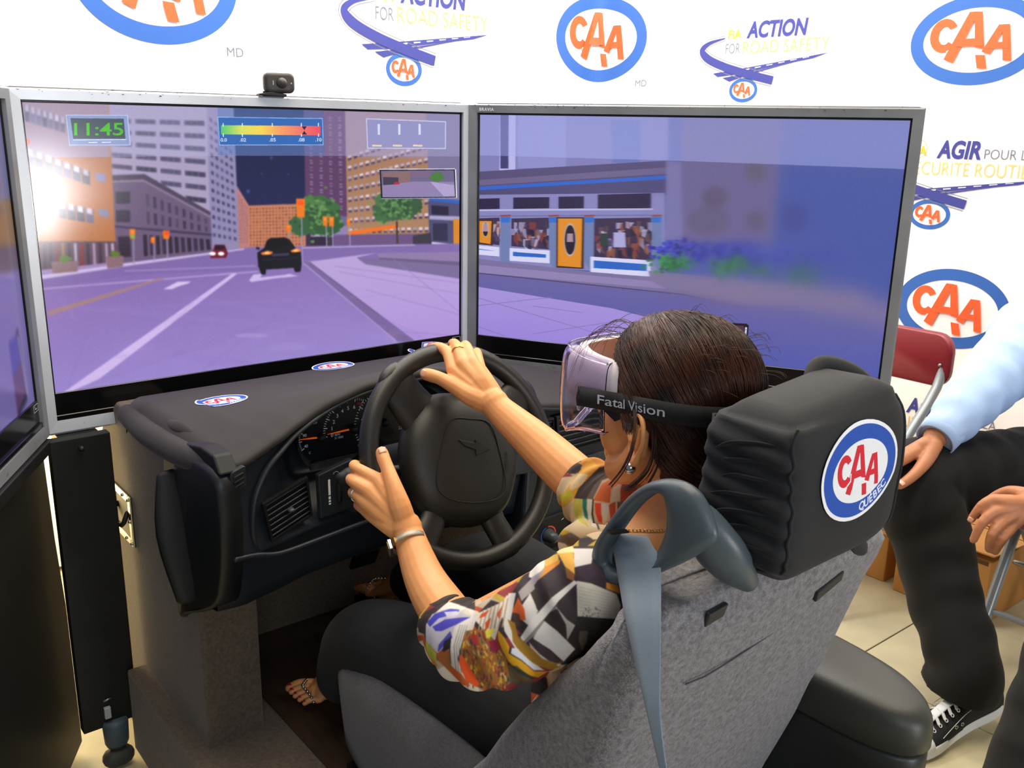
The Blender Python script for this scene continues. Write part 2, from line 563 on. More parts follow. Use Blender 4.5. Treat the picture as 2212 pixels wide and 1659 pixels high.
# small round logos
for px_, py_, rt, a_ in ((872, 150, False, .083), (1606, 195, True, .064), (2008, 463, True, .072), (1975, 1060, True, .072)):
    s_, z_ = wall_at(px_, py_, rt); print_caa('small_round_logo', s_, z_, a_, 0.72)


def road_logo(s0, z0, k, french):
    """k: wall metres per unit, origin at the left end of the second line's baseline"""
    g = G(); fn = lambda u, v, o=.0045: wallp(s0 + k * u, z0 + k * v, o)
    P = lambda a, b: ((a - 832) / 100, (250 - b) / 100)
    if french:
        g.m = 1; ring = [P(872 + 34 * cos(t), 165 - 34 * sin(t)) for t in [2 * pi * q / 20 for q in range(20)]]
        for q in range(0, 20):
            a, b = ring[q], ring[(q + 1) % 20]; c = P(872, 165)
            a2 = (a[0] * .93 + c[0] * .07, a[1] * .93 + c[1] * .07); b2 = (b[0] * .93 + c[0] * .07, b[1] * .93 + c[1] * .07)
            g.add([fn(*a), fn(*b), fn(*b2), fn(*a2)], [(0, 1, 2, 3)])
    g.m = 1
    put_text(g, 'FiA', fn, .08, .62, .34, .03, shear=.05)
    if french:
        g.m = 0; put_text(g, 'AGIR', fn, 1.12, .55, .62, .035, width=1.62, shear=.1)
        g.m = 2; put_text(g, 'POUR LA', fn, 2.85, .55, .36, -.008, width=1.75)
        g.m = 3; put_text(g, 'S\u00c9CURIT\u00c9 ROUTI\u00c8RE', fn, .08, -.10, .50, -.006, width=4.95)
    else:
        g.m = 0; put_text(g, 'ACTION', fn, 1.0, .62, .62, .035, width=2.75, shear=.12)
        g.m = 2; put_text(g, 'FOR', fn, 0, 0, .42, -.008, width=.72)
        g.m = 3; put_text(g, 'ROAD SAFETY', fn, .86, -.03, .52, -.006, width=3.98)
    # swoosh road
    g.m = 0
    mid = cat_path([P(827, 186), P(748, 203), P(712, 232), P(745, 268), P(830, 303), P(945, 335), P(1075, 365)], 8)
    for q in range(len(mid) - 1):
        def w(i):
            t = i / (len(mid) - 1); return .02 + .15 * min(1, t * 2.2)
        def nrm(i):
            a, b = mid[max(i - 1, 0)], mid[min(i + 1, len(mid) - 1)]; d = np.array(b) - np.array(a); d /= np.hypot(*d); return np.array([-d[1], d[0]])
        a0, a1 = mid[q], mid[q + 1]; n0, n1 = nrm(q) * w(q), nrm(q + 1) * w(q + 1)
        g.add([fn(*(a0 + n0), .0055), fn(*(a0 - n0), .0055), fn(*(a1 - n1), .0055), fn(*(a1 + n1), .0055)], [(0, 1, 2, 3)])
        for sg in (1, -1):
            e0, e1 = n0 * (1 + .06 / w(q)) * sg, n1 * (1 + .06 / w(q + 1)) * sg; f0, f1 = n0 * (1 + .085 / w(q)) * sg, n1 * (1 + .085 / w(q + 1)) * sg
            g.m = 2; g.add([fn(*(a0 + e0), .005), fn(*(a1 + e1), .005), fn(*(a1 + f1), .005), fn(*(a0 + f0), .005)], [(0, 1, 2, 3)]); g.m = 0
    for poly in ([(775, 330), (850, 322), (1320, 262), (1250, 282), (880, 338), (800, 345)], [(825, 350), (900, 340), (1180, 292), (960, 338), (862, 366)]):
        g.add([fn(*P(*p)) for p in poly], [tuple(range(len(poly)))])
    g.m = 4
    for q in range(6):
        x = 930 + q * 55; y = 322 - q * 8.2
        g.add([fn(*P(x, y), .005), fn(*P(x + 28, y - 4), .005), fn(*P(x + 28, y - 8 + q * .5), .005), fn(*P(x, y - 5 + q * .5), .005)], [(0, 1, 2, 3)])
    g.build('road_logo', [M_PNAVY, M_PYELLOW, M_PGREY, M_PPALE, M_PWHITE], banner, smooth=False)


a_, b_ = wall_at(810, 41.6, False), wall_at(1052, 74.6, False); road_logo(a_[0], a_[1], (b_[0] - a_[0]) / 4.84, False)
a_, b_ = wall_at(1568, 116.6, True), wall_at(1791, 114.3, True); road_logo(a_[0], a_[1], (b_[0] - a_[0]) / 4.84, False)
a_, b_ = wall_at(2024, 340, True), wall_at(2120, 340, True); k_ = (b_[0] - a_[0]) / 1.62; road_logo(a_[0] - 1.12 * k_, a_[1] - .55 * k_, k_, True)
a_, b_ = wall_at(1958, 888, True), wall_at(2120, 928, True); road_logo(a_[0] - 1.12 * k_, a_[1] - .55 * k_, k_, True)

# ================================================================ monitors
M_SILVER = mat('brushed_silver', 'd4dce6', 0.36, 0.25, var=0.08, var_scale=6, bump=0.02, bump_scale=200)
M_SILVER2 = mat('dark_silver', '8a8e92', 0.4, 0.3, var=0.12, var_scale=7)
M_BLACKG = mat('gloss_black_plastic', '0b0b0d', 0.18, spec=0.5)
M_BLACKM = mat('matte_black_plastic', '141416', 0.55)
M_WHITEP = mat('white_mark', 'd8dce0', 0.5)
M_CHIP = mat('paint_chip', '24252a', 0.6)


def monitor(name, label, c, ang, pic, silver, brand=False):
    d = Vector((cos(ang), sin(ang), 0)); n = Vector((sin(ang), -cos(ang), 0)); c = Vector((c[0], c[1], 0))
    P = lambda u, z, o: c + d * u + n * o + Vector((0, 0, z))
    r = thing(name, label, 'monitor', P(0, 0.79, -0.05), 'screens around the driving simulator')
    g = G()      # mitred frame
    o = [(-.537, .79), (.537, .79), (.537, 1.475), (-.537, 1.475)]; i = [(-.5135, .818), (.5135, .818), (.5135, 1.4535), (-.5135, 1.4535)]
    for k in range(4):
        m_ = (k + 1) % 4
        prof = [(o[k], -0.03), (o[k], 0.010), (tuple(np.array(o[k]) * .85 + np.array(i[k]) * .15), 0.013), (i[k], 0.011), (i[k], -0.005)]
        prof2 = [(o[m_], -0.03), (o[m_], 0.010), (tuple(np.array(o[m_]) * .85 + np.array(i[m_]) * .15), 0.013), (i[m_], 0.011), (i[m_], -0.005)]
        e = 0.0004
        g.rings([[P(*a, b) for a, b in prof], [P(*a, b) for a, b in prof2]])
    g.build('frame', silver, r, smooth=False)
    g = G(); random.seed(5)
    for _ in range(90):          # chips of worn paint along the frame
        top = random.random() < .5; u = random.uniform(-.5, .5) if random.random() < .5 else random.gauss(-.32, .09); u = max(-.52, min(.52, u)); z = random.uniform(1.466, 1.475) if top else random.uniform(.792, .815)
        w, h = random.uniform(.001, .006), random.uniform(.0006, .002); g.add([P(u, z, .0135), P(u + w, z + h * .3, .0135), P(u + w * .7, z + h, .0135), P(u - w * .2, z + h * .8, .0135)], [(0, 1, 2, 3)])
    g.build('worn_edge', M_CHIP, r, smooth=False, kind='stuff')
    g = G(); g.rings([[P(u * k, v, q) for u, v in [(-.53, .80 + e), (.53, .80 + e), (.53, 1.478 - e), (-.53, 1.478 - e)]] for q, k, e in ((-.012, 1, 0), (-.03, 1, 0), (-.10, .86, .03))]); g.prism([(-.3, .9), (.3, .9), (.3, 1.35), (-.3, 1.35)], lambda u, v, q: P(u, v, q), -0.13, -0.10)
    g.build('housing', M_BLACKM, r, smooth=False, mods=[('bevel', 0.006, 2)])
    g = G()
    for a in (((-.514, .8175), (.514, .8175), (.514, .8755), (-.514, .8755)), ((-.514, 1.4485), (.514, 1.4485), (.514, 1.454), (-.514, 1.454)), ((-.514, .87), (-.509, .87), (-.509, 1.454), (-.514, 1.454)), ((.509, .87), (.514, .87), (.514, 1.454), (.509, 1.454))):
        g.prism(list(a), lambda u, v, q: P(u, v, q), -0.012, 0.0035)
    g.prism([(-.514, .8175), (.514, .8175), (.514, .829), (-.514, .829)], lambda u, v, q: P(u, v, q), -0.004, 0.0085)
    g.build('inner_bezel', M_BLACKG, r, smooth=False, mods=[('bevel', 0.0012, 1)])
    g = G(); b = len(g.v)
    g.add([P(-.5095, .875, 0), P(.5095, .875, 0), P(.5095, 1.449, 0), P(-.5095, 1.449, 0)], [(0, 1, 2, 3)])
    g.uv = {0: (0, 0), 1: (1, 0), 2: (1, 1), 3: (0, 1)}
    g.build('screen', pic, r, smooth=False)
    g = G()
    if brand: put_text(g, 'BRAVIA', lambda u, v: P(u, v, .0140), -.505, 1.458, .0075, .02, space=1.1, width=.040); g.build('brand_lettering', M_WHITEP, r, smooth=False); g = G()
    # small outlined sticker in the corner of the lower band
    for x0, x1, z0, z1 in ((.484, .510, .8695, .8705), (.484, .510, .8555, .8565), (.484, .4852, .8555, .8705), (.509, .510, .8555, .8705), (.492, .503, .8605, .8620), (.492, .4935, .8605, .8670)):
        g.add([P(x0, z0, .0042), P(x1, z0, .0042), P(x1, z1, .0042), P(x0, z1, .0042)], [(0, 1, 2, 3)])
    g.build('printed_mark', M_WHITEP, r, smooth=False)
    return r, P


# --- picture shown on the middle screen, drawn in its own frame
def cz(x, y): return (x / 2.0735, 150 + y / 2.0735)


def rz(x, y): return (1000 + x * .4611, 200 + y * .4611)


def new_pic(corn, bg):
    im = Img(1280, 720, bg); im.fn = homog(corn, [(0, 0), (1280, 0), (1280, 720), (0, 720)]); return im


ic = new_pic([(100, 145), (2065, 205), (2050, 1180), (245, 1452)], '8f7fb0')
H_ = [(60, 100), (2100, 150)]
ic.poly([(0, 100), (2200, 100), (2200, 700), (0, 700)], '6d6390')
ic.poly([(1050, 100), (1380, 100), (1380, 640), (1050, 640)], '14173f', grad='1d2350')
for x_, y_, r_ in ((1120, 548, 9), (1225, 398, 7), (1300, 470, 4), (1180, 470, 4)): ic.blob((x_, y_), r_, r_, '3c5aa0', alpha=.7)
# far end of the street
ic.poly([(1110, 612), (1375, 602), (1375, 800), (1110, 800)], 'c97f5c'); ic.quadgrid([(1122, 620), (1368, 612), (1368, 790), (1122, 795)], 17, 12, '7b4534', .5, .45, .3)
ic.poly([(1055, 500), (1122, 610), (1122, 802), (1070, 802)], 'bb7c78'); ic.quadgrid([(1062, 540), (1118, 620), (1118, 780), (1072, 780)], 5, 16, '8a5560', .5, .4, .2)
# white office tower on the left
ic.poly([(480, 100), (945, 100), (950, 800), (500, 800)], 'a99dbd'); ic.quadgrid([(495, 205), (935, 215), (940, 620), (500, 560)], 4, 7, '4d4866', .84, .38, .25)
ic.quadgrid([(495, 205), (935, 215), (940, 620), (500, 560)], 16, 7, '6c6683', .10, .34, .2)
ic.poly([(935, 100), (1055, 100), (1078, 806), (950, 806)], '9087b0'); ic.quadgrid([(944, 200), (1050, 290), (1072, 780), (955, 760)], 5, 14, '4e4a70', .55, .42, .2)
# lower old stone building
ic.poly([(500, 475), (655, 470), (950, 640), (958, 850), (520, 880)], '6a5878'); ic.poly([(498, 478), (655, 472), (950, 640), (950, 655), (650, 492), (500, 498)], '4b4058')
ic.line((505, 505), (650, 500), 6, '9a88a4'); ic.line((650, 500), (948, 662), 6, '8f7f9c'); ic.line((515, 705), (955, 742), 10, '3f3450')
ic.quadgrid([(512, 535), (600, 535), (600, 700), (515, 700)], 1, 2, '3a3248', .75, .65, .1); ic.quadgrid([(650, 540), (945, 670), (948, 735), (655, 705)], 9, 2, '463b58', .4, .7, .2)
ic.quadgrid([(520, 730), (600, 730), (605, 860), (525, 865)], 1, 1, '2f2638', .7, .7); ic.quadgrid([(640, 725), (950, 755), (955, 815), (645, 855)], 11, 1, '2c2438', .62, .75, .2)
ic.quadgrid([(520, 512), (950, 672), (955, 830), (525, 868)], 1, 18, '54456a', 1, .12, .1, alpha=.5)
# orange building, front left
ic.poly([(60, 100), (495, 130), (522, 775), (150, 775)], 'b27a5c', grad='b9713c'); ic.poly([(60, 100), (490, 120), (495, 395), (110, 395)], '9b85a0', alpha=.75)
for q_ in ([(110, 150), (300, 215), (300, 290), (112, 235)], [(115, 345), (410, 455), (412, 525), (120, 430)], [(135, 560), (425, 625), (428, 695), (140, 650)]):
    ic.quadgrid(q_, 7, 1, '58506a', .86, .9, .25); ic.quadgrid([q_[0], q_[1], tuple(np.array(q_[1]) * .55 + np.array(q_[2]) * .45), tuple(np.array(q_[0]) * .55 + np.array(q_[3]) * .45)], 7, 1, 'cdbfd6', .6, .8, .1)
ic.poly([(432, 462), (478, 470), (480, 510), (434, 498)], '8f86b0'); ic.poly([(443, 622), (492, 630), (494, 668), (446, 656)], '8d84a4')
ic.poly([(150, 772), (524, 772), (556, 860), (170, 915)], '5c4458'); random.seed(3)
for k_ in range(13): ic.poly([(165 + k_ * 28, 780), (178 + k_ * 28, 780), (182 + k_ * 28, 895 - k_ * 2), (170 + k_ * 28, 897 - k_ * 2)], random.choice(['a98fae', '7a3030', '9c6a3c', 'b9a6c0', '3d2d40', '8a2a2a']))
ic.poly([(150, 905), (556, 860), (556, 872), (150, 925)], '9f86b8')
# maroon tower, tan tower on the right
ic.poly([(1370, 100), (1560, 100), (1565, 660), (1375, 640)], '5d3a63'); ic.quadgrid([(1380, 210), (1552, 210), (1556, 640), (1382, 620)], 4, 13, 'b7a4c8', .30, .42, .2); ic.quadgrid([(1380, 210), (1552, 210), (1556, 640), (1382, 620)], 4, 13, '2c1f3c', .30, .2, .1)
ic.poly([(1430, 760), (1560, 740), (1560, 800), (1375, 800), (1375, 720)], '3c2a48')
ic.poly([(1555, 100), (1925, 150), (1930, 760), (1560, 745)], 'a5775f', grad='a9805e'); ic.poly([(1555, 100), (1925, 140), (1925, 400), (1557, 395)], '9c86a6', alpha=.7)
for k_ in range(9):
    y0 = 230 + k_ * 62; y1 = 380 + k_ * 46
    if y1 < 770: ic.quadgrid([(1560, y1 + 10), (1925, y0 + 40), (1925, y0 + 66), (1562, y1 + 34)], 14, 1, 'cdbccc', .62, .8, .2); ic.quadgrid([(1560, y1 + 22), (1925, y0 + 54), (1925, y0 + 66), (1562, y1 + 34)], 14, 1, '5a4560', .62, .8, .2)
ic.poly([(1560, 725), (1780, 695), (1780, 712), (1562, 745)], 'ef7220')
ic.poly([(1500, 742), (1930, 735), (1930, 795), (1500, 800)], '6b5080'); ic.poly([(1395, 725), (1475, 725), (1475, 785), (1395, 790)], '2c2036'); ic.poly([(1395, 725), (1475, 725), (1470, 748), (1398, 750)], 'b9adc8')
# far right shop
ic.poly([(1915, 150), (2100, 150), (2100, 600), (1925, 600)], '7c7298'); ic.poly([(1920, 590), (2100, 590), (2100, 850), (1925, 820)], '4d4a70')
ic.poly([(1925, 578), (2100, 590), (2100, 606), (1925, 590)], '2a5fc0'); ic.poly([(1935, 610), (2010, 615), (2010, 655), (1935, 650)], '241e38'); ic.poly([(1925, 655), (2100, 660), (2100, 680), (1925, 672)], 'a7a2cc'); ic.poly([(1940, 690), (2005, 690), (2005, 770), (1940, 765)], '2e2a48')
ic.poly([(2030, 670), (2060, 672), (2060, 812), (2030, 805)], 'd98618'); ic.poly([(1930, 772), (2015, 780), (2015, 815), (1930, 805)], 'dcdcf0'); ic.poly([(1938, 780), (2008, 786), (2008, 806), (1938, 798)], '2a66c4')
ic.poly([(1850, 745), (1930, 730), (1935, 790), (1850, 800)], '3a3440')
# trees
for c_, rx_, ry_, cc in (((1430, 650), 100, 85, '3d6b3a'), ((1400, 620), 60, 55, '4c7c44'), ((1470, 690), 70, 55, '2f5a33'), ((1360, 700), 55, 50, '35603a'), ((1775, 625), 100, 55, '3a5f3c'), ((1740, 590), 60, 38, '4a7244'), ((1840, 610), 60, 42, '36583a'), ((1720, 660), 40, 28, '426a40')):
    ic.blob(c_, rx_, ry_, cc, 40, .16)
for _ in range(260):
    c_ = random.choice([(1425, 655, 85, 80), (1775, 620, 90, 50)]); ic.blob((random.gauss(c_[0], c_[2] * .45), random.gauss(c_[1], c_[3] * .45)), 9, 7, random.choice(['5a8a4c', '2a4c30', '6c9a58', '335a38']), 8, .3, .8)
ic.line((1780, 680), (1782, 780), 9, '4a3830')
# ground
ic.poly([(150, 925), (560, 868), (1130, 796), (2100, 778), (2100, 1600), (100, 1600)], '8468ac', grad='9a86cc')
ic.poly([(1000, 812), (1900, 780), (2100, 790), (2100, 900), (1400, 850), (1150, 900), (600, 920), (180, 990), (180, 930)], '7a66a4', alpha=.55)
ic.poly([(150, 928), (560, 870), (1100, 802), (1100, 808), (560, 884), (150, 948)], 'cbb8e2')
ic.line((190, 985), (1160, 905), 5, 'b9a4d8'); ic.line((560, 905), (1150, 880), 4, 'a996cc'); ic.line((1360, 800), (1860, 785), 4, 'c9bce0')
ic.poly([(1380, 862), (1650, 826), (1690, 822), (1600, 842), (1640, 872), (2100, 935), (2100, 1250), (1860, 1215), (1560, 1010)], 'b9a3d8', grad='b093da')
ic.poly([(1690, 822), (2100, 815), (2100, 870), (1700, 845)], '8f7aa8'); ic.poly([(1700, 842), (2100, 862), (2100, 880), (1700, 855)], '685a80'); ic.poly([(1600, 842), (2100, 880), (2100, 942), (1640, 872)], '7a6a98')
ic.poly([(1360, 862), (1392, 862), (1850, 1215), (1780, 1215)], '78649a'); ic.line((1365, 868), (1770, 1210), 6, 'a692cc'); ic.line((1392, 864), (1850, 1210), 4, '65547f')
for a_, b_ in (((1520, 905), (2100, 1010)), ((1640, 985), (2100, 1105)), ((1500, 880), (2100, 960)), ((1800, 1170), (2100, 1190)), ((1760, 845), (2100, 1120))): ic.line(a_, b_, 2, '8f7db4')
ic.poly([(1045, 915), (1068, 915), (440, 1390), (300, 1450), (280, 1450)], 'cfb8ea'); ic.poly([(720, 935), (745, 937), (240, 1100), (215, 1105), (210, 1085)], 'a37f86')
ic.poly([(735, 985), (800, 952), (860, 950), (850, 958), (805, 972), (775, 985)], 'd5c4ea'); ic.poly([(1120, 945), (1140, 918), (1180, 915), (1170, 932), (1280, 920), (1300, 915), (1340, 925), (1240, 935), (1130, 952)], 'cbb8e6')
for k_ in range(24): ic.line((random.uniform(250, 2000), random.uniform(1000, 1450)), (random.uniform(250, 2000), random.uniform(1000, 1450)), random.uniform(8, 40), random.choice(['9c88d0', '8870b8', 'a08cd4']), .12)
ic.blob((1130, 1190), 75, 10, 'b29ad8', 20, 0, .5)
# planters
for x_, w_, y_ in ((292, 64, 885), (518, 40, 862)): ic.poly([(x_ - w_, y_ - 22), (x_ + w_, y_ - 26), (x_ + w_ * .9, y_ + 22), (x_ - w_ * .85, y_ + 32)], '8a6a74'); ic.blob((x_, y_ - 34), w_ * .5, 14, '5a7a30', 14, .3)
# traffic lights
for x_, y_, w_, h_, p_ in ((598, 738, 13, 22, 875), (690, 766, 10, 14, 860), (750, 742, 15, 19, 850), (1353, 622, 20, 42, 880), (1462, 680, 11, 22, 800), (1490, 682, 12, 22, 800), (1297, 712, 10, 15, 760), (1566, 685, 8, 16, 790)):
    ic.line((x_ + 4, y_), (x_ + 6, p_), 5, '9a93b8'); ic.poly([(x_ - w_, y_ - h_), (x_ + w_, y_ - h_), (x_ + w_ * .9, y_ + h_), (x_ - w_ * .9, y_ + h_)], 'f07818'); ic.blob((x_, y_ - h_ * .4), w_ * .5, h_ * .3, 'ff9a30', 10)
ic.blob((600, 750), 9, 7, '40d060', 10); ic.blob((1353, 600), 16, 14, 'ff5a10', 14)
ic.blob((752, 734), 12, 9, 'ff4a20', 12)
# cars
ic.poly([(945, 826), (962, 808), (968, 786), (1012, 786), (1020, 806), (1026, 824), (1018, 844), (950, 846)], '6c1026'); ic.poly([(970, 790), (1008, 790), (1014, 806), (966, 808)], '1c1020')
for x_ in (958, 996): ic.blob((x_, 826), 15, 9, 'ffffff', 14)
ic.poly([(1158, 822), (1190, 800), (1200, 768), (1218, 756), (1280, 753), (1302, 762), (1328, 800), (1352, 815), (1355, 870), (1350, 905), (1326, 907), (1320, 888), (1196, 896), (1194, 918), (1176, 918), (1162, 880)], '0b0b14')
ic.poly([(1206, 772), (1220, 762), (1282, 760), (1300, 790), (1200, 800)], '05050a'); ic.poly([(1222, 826), (1300, 822), (1300, 834), (1224, 838)], '3b3a55'); ic.poly([(1180, 850), (1345, 842), (1345, 846), (1180, 856)], '24243a')
for p_ in ([(1172, 822), (1205, 812), (1230, 818), (1218, 830), (1180, 832)], [(1305, 812), (1330, 802), (1352, 806), (1350, 818), (1312, 820)]): ic.poly(p_, 'ff7a38'); ic.blob(tuple(np.mean(p_, 0)), 12, 6, 'ffd070', 10)
ic.poly([(1152, 796), (1168, 798), (1168, 808), (1154, 806)], '0b0b14')
random.seed(11)
ic.blur(2)
# translucent information strip along the top
ic.poly([(0, 60), (2200, 60), (2200, 394), (1920, 392), (1350, 389), (1060, 389), (700, 392), (0, 397)], 'b4b2dd', .36)
ic.poly([(985, 60), (1462, 60), (1462, 388), (985, 388)], '3a6fb8', .35)
ic.poly([(300, 203), (582, 205), (594, 342), (315, 342)], 'b9c6ea'); ic.poly([(304, 207), (578, 209), (588, 338), (318, 338)], '8d9dcc'); ic.poly([(322, 219), (562, 222), (570, 312), (334, 312)], '42505e')
ic.text('11:45', 338, 296, 56, '49c41e', .012, width=222); ic.line((332, 317), (574, 315), 3, 'e8ecff'); ic.line((402, 329), (444, 328), 4, 'e8ecff'); ic.line((462, 328), (504, 327), 4, 'e8ecff')
ic.poly([(985, 214), (1456, 222), (1458, 342), (992, 342)], '9cc0f0'); ic.poly([(988, 217), (1453, 225), (1455, 339), (995, 339)], '2f68b4')
gr = [('45c860', 1000, 1050), ('a8d850', 1050, 1100), ('e8dc50', 1100, 1165), ('f0d048', 1165, 1230), ('f4a850', 1230, 1300), ('f08058', 1300, 1360), ('ee6060', 1360, 1405), ('e84c58', 1405, 1442)]
cols = [Img.c(c) for c in ('58c878', 'd8e060', 'f6d850', 'f8a060', 'f07868', 'ee5060')]
for k_ in range(74):
    t_ = k_ / 73 * 5; i_ = min(int(t_), 4); cc = cols[i_] * (1 - t_ + i_) + cols[i_ + 1] * (t_ - i_); x_ = 1000 + k_ * 6
    ic.poly([(x_, 252 + k_ * .06), (x_ + 7, 252 + k_ * .06), (x_ + 7, 293 + k_ * .08), (x_, 293 + k_ * .06)], tuple(cc * .9999))
for x_ in (1010, 1096, 1230, 1360, 1436): ic.line((x_, 243), (x_, 258), 4, 'ffffff'); ic.line((x_, 290), (x_, 304), 4, 'ffffff')
for s_, x_ in (('0.0', 998), ('.02', 1084), ('.05', 1217), ('.08', 1346), ('.10', 1422)): ic.text(s_, x_, 325, 15, 'ffffff', .02, width=28)
ic.poly([(1362, 258), (1384, 258), (1373, 274)], '20203a'); ic.poly([(1362, 294), (1384, 294), (1373, 278)], '20203a')
ic.poly([(1648, 222), (2004, 236), (2002, 360), (1652, 358)], 'c9c9ec', .9); ic.poly([(1653, 227), (1999, 241), (1997, 355), (1657, 353)], '9394c4')
for x_ in (1705, 1796, 1886): ic.line((x_, 248), (x_, 296), 10, 'dadcf6'); ic.line((x_ - 30, 344), (x_ + 12, 345), 8, 'e6d4b8')
ic.poly([(1706, 450), (2040, 448), (2046, 578), (1712, 580)], '10101c'); ic.poly([(1712, 456), (2036, 454), (2040, 572), (1718, 574)], '6e6488'); ic.poly([(1720, 462), (1840, 458), (1842, 516), (1722, 524)], '8a6a6c')
ic.poly([(1718, 520), (1860, 504), (2036, 506), (2040, 572), (1718, 574)], '9080ac'); ic.poly([(1930, 505), (2036, 520), (2038, 568), (1990, 570)], 'b0a0cc'); ic.blob((1960, 484), 30, 22, '4a7a3a', 18, .2)
ic.poly([(1722, 484), (1790, 486), (1790, 516), (1722, 520)], '40384e'); ic.blob((1782, 512), 14, 6, 'c02830', 10); ic.line((1840, 470), (1925, 470), 30, '7a6484'); ic.line((1706, 450), (2040, 448), 4, 'd8d8ee'); ic.line((2043, 450), (2046, 578), 5, 'e4e4f4'); ic.line((1712, 580), (2046, 577), 3, 'a8a8c4')
ic.blob((125, 325), 14, 14, 'ff5a30', 12, 0, .8)
ic.a += np.random.default_rng(2).normal(0, .012, ic.a.shape[:2])[..., None].astype(np.float32)
PIC_C = img_mat('screen_street_view', ic.image('street_view'), 1.0, 0.16, 0.0)

# --- right screen
ir = new_pic([(78, 103), (2095, 130), (1947, 1335), (75, 1133)], '4a559a')
ir.poly([(0, 0), (2300, 0), (2300, 1500), (0, 1500)], '5a5f9c', grad='4a5aa8')
ir.poly([(1020, 100), (1500, 100), (1450, 700), (1020, 700)], '6b6290'); ir.poly([(1500, 330), (2200, 360), (2000, 1400), (1450, 700)], '4656a0', alpha=.8)
ir.poly([(0, 50), (960, 60), (960, 440), (0, 480)], '7f7db6'); ir.poly([(170, 60), (245, 60), (245, 380), (170, 380)], 'b8b4e6'); ir.poly([(172, 60), (212, 60), (212, 356), (175, 356)], '3c3c70')
ir.poly([(255, 60), (480, 60), (480, 350), (255, 355)], '8c8cc6'); ir.poly([(690, 130), (830, 130), (830, 330), (700, 330)], '6a74b4')
ir.poly([(0, 375), (960, 318), (960, 400), (0, 470)], '544c74'); ir.poly([(0, 415), (960, 350), (960, 380), (0, 440)], '6c6088'); ir.poly([(0, 445), (960, 388), (960, 405), (0, 462)], '2f62c8')
ir.poly([(0, 462), (960, 405), (960, 480), (0, 510)], '4c4874'); ir.poly([(0, 480), (945, 470), (950, 860), (0, 790)], '8482b8')
for q_ in ([(60, 498), (172, 495), (172, 545), (60, 548)], [(236, 492), (404, 490), (404, 542), (236, 545)], [(448, 488), (566, 486), (566, 542), (448, 544)], [(632, 478), (880, 472), (880, 542), (632, 545)]): ir.poly(q_, '282040')
ir.line((0, 552), (890, 546), 8, 'b4b2de'); ir.line((0, 580), (930, 574), 6, '6e6ca4')
for x0, x1, y1 in ((60, 172, 715), (228, 405, 735), (610, 882, 785)):
    ir.poly([(x0, 590), (x1, 586), (x1, y1), (x0, y1 - 15)], '3a2c48')
    random.seed(x0)
    for _ in range(int((x1 - x0) / 5)):
        x_ = random.uniform(x0, x1 - 10); y_ = random.uniform(600, y1 - 40); ir.poly([(x_, y_), (x_ + random.uniform(8, 34), y_), (x_ + random.uniform(8, 30), y_ + random.uniform(20, 60)), (x_, y_ + 30)], random.choice(['8a3c34', 'a8a4cc', '20182c', '6a4a50', '9a5a3c', '504468', 'c0bce0']), .7)
ir.poly([(705, 655), (760, 655), (765, 725), (705, 725)], 'a8a4d4'); ir.poly([(645, 660), (680, 660), (680, 720), (645, 720)], '2c3c38')
for x_ in (200, 426, 592, 908): ir.poly([(x_ - 24, 575), (x_ + 24, 573), (x_ + 22, 860), (x_ - 22, 790)], '6c7cac'); ir.line((x_ - 24, 578), (x_ + 24, 576), 8, 'a04030'); ir.poly([(x_ - 22, 584), (x_ + 22, 583), (x_ + 20, 608), (x_ - 20, 610)], '2f6cc8')
for x0, x1, y0, y1 in ((445, 560, 590, 820), (78, 135, 602, 710)):
    ir.poly([(x0 - 6, y0 - 6), (x1 + 8, y0 - 6), (x1 + 6, y1 + 6), (x0 - 6, y1)], '3a2420'); ir.poly([(x0, y0), (x1, y0), (x1 - 4, y1), (x0, y1 - 8)], 'de8a1c')
    cx_, cy_ = (x0 + x1) / 2, (y0 + y1) / 2 - 15; ir.blob((cx_, cy_), (x1 - x0) * .26, (y1 - y0) * .34, 'b8a8a8', 28); ir.blob((cx_, cy_), (x1 - x0) * .21, (y1 - y0) * .30, '1c1420', 28); ir.poly([(cx_ - 14, cy_ - 30), (cx_ + 14, cy_ - 30), (cx_ + 16, cy_ + 10), (cx_ - 16, cy_ + 10)], 'c8a8b8', .8)
for x0, x1, y0, y1, s_ in ((60, 172, 714, 768, 10), (220, 408, 728, 800, 12), (598, 880, 768, 862, 18)):
    ir.poly([(x0, y0), (x1, y0 + s_), (x1, y1), (x0, y1 - s_)], 'd4d4f2'); ir.poly([(x0 + 16, y0 + 18), (x1 - 18, y0 + 18 + s_), (x1 - 18, y1 - 26), (x0 + 16, y1 - 22 - s_)], '2a62c0')
ir.poly([(0, 770), (600, 840), (960, 870), (1300, 900), (2200, 1000), (2200, 1150), (1600, 1020), (1250, 990), (1020, 940), (0, 840)], '7a6e9c'); ir.poly([(0, 800), (960, 890), (1020, 925), (0, 838)], '8e80b0')
ir.poly([(870, 835), (1900, 930), (1900, 1010), (1250, 990), (1020, 955), (880, 880)], '7d7298')
ir.poly([(0, 838), (1020, 940), (1250, 990), (2200, 1150), (2200, 1500), (0, 1500)], '6a62a0', grad='5058a8'); ir.line((0, 838), (1030, 945), 5, '4c4468'); ir.line((1030, 945), (1300, 1000), 6, '4c4468'); ir.line((1300, 1000), (1900, 1070), 5, '54507c')
ir.poly([(0, 898), (700, 1010), (1100, 1110), (1400, 1300), (0, 1300)], 'a492d8', grad='9a84d8')
for a_, b_ in (((75, 962), (640, 1130)), ((75, 998), (330, 968)), ((330, 1130), (760, 1065)), ((560, 1030), (330, 1000)), ((75, 1095), (200, 1140)), ((330, 968), (420, 960))): ir.line(a_, b_, 3, '8674b4')
random.seed(4)
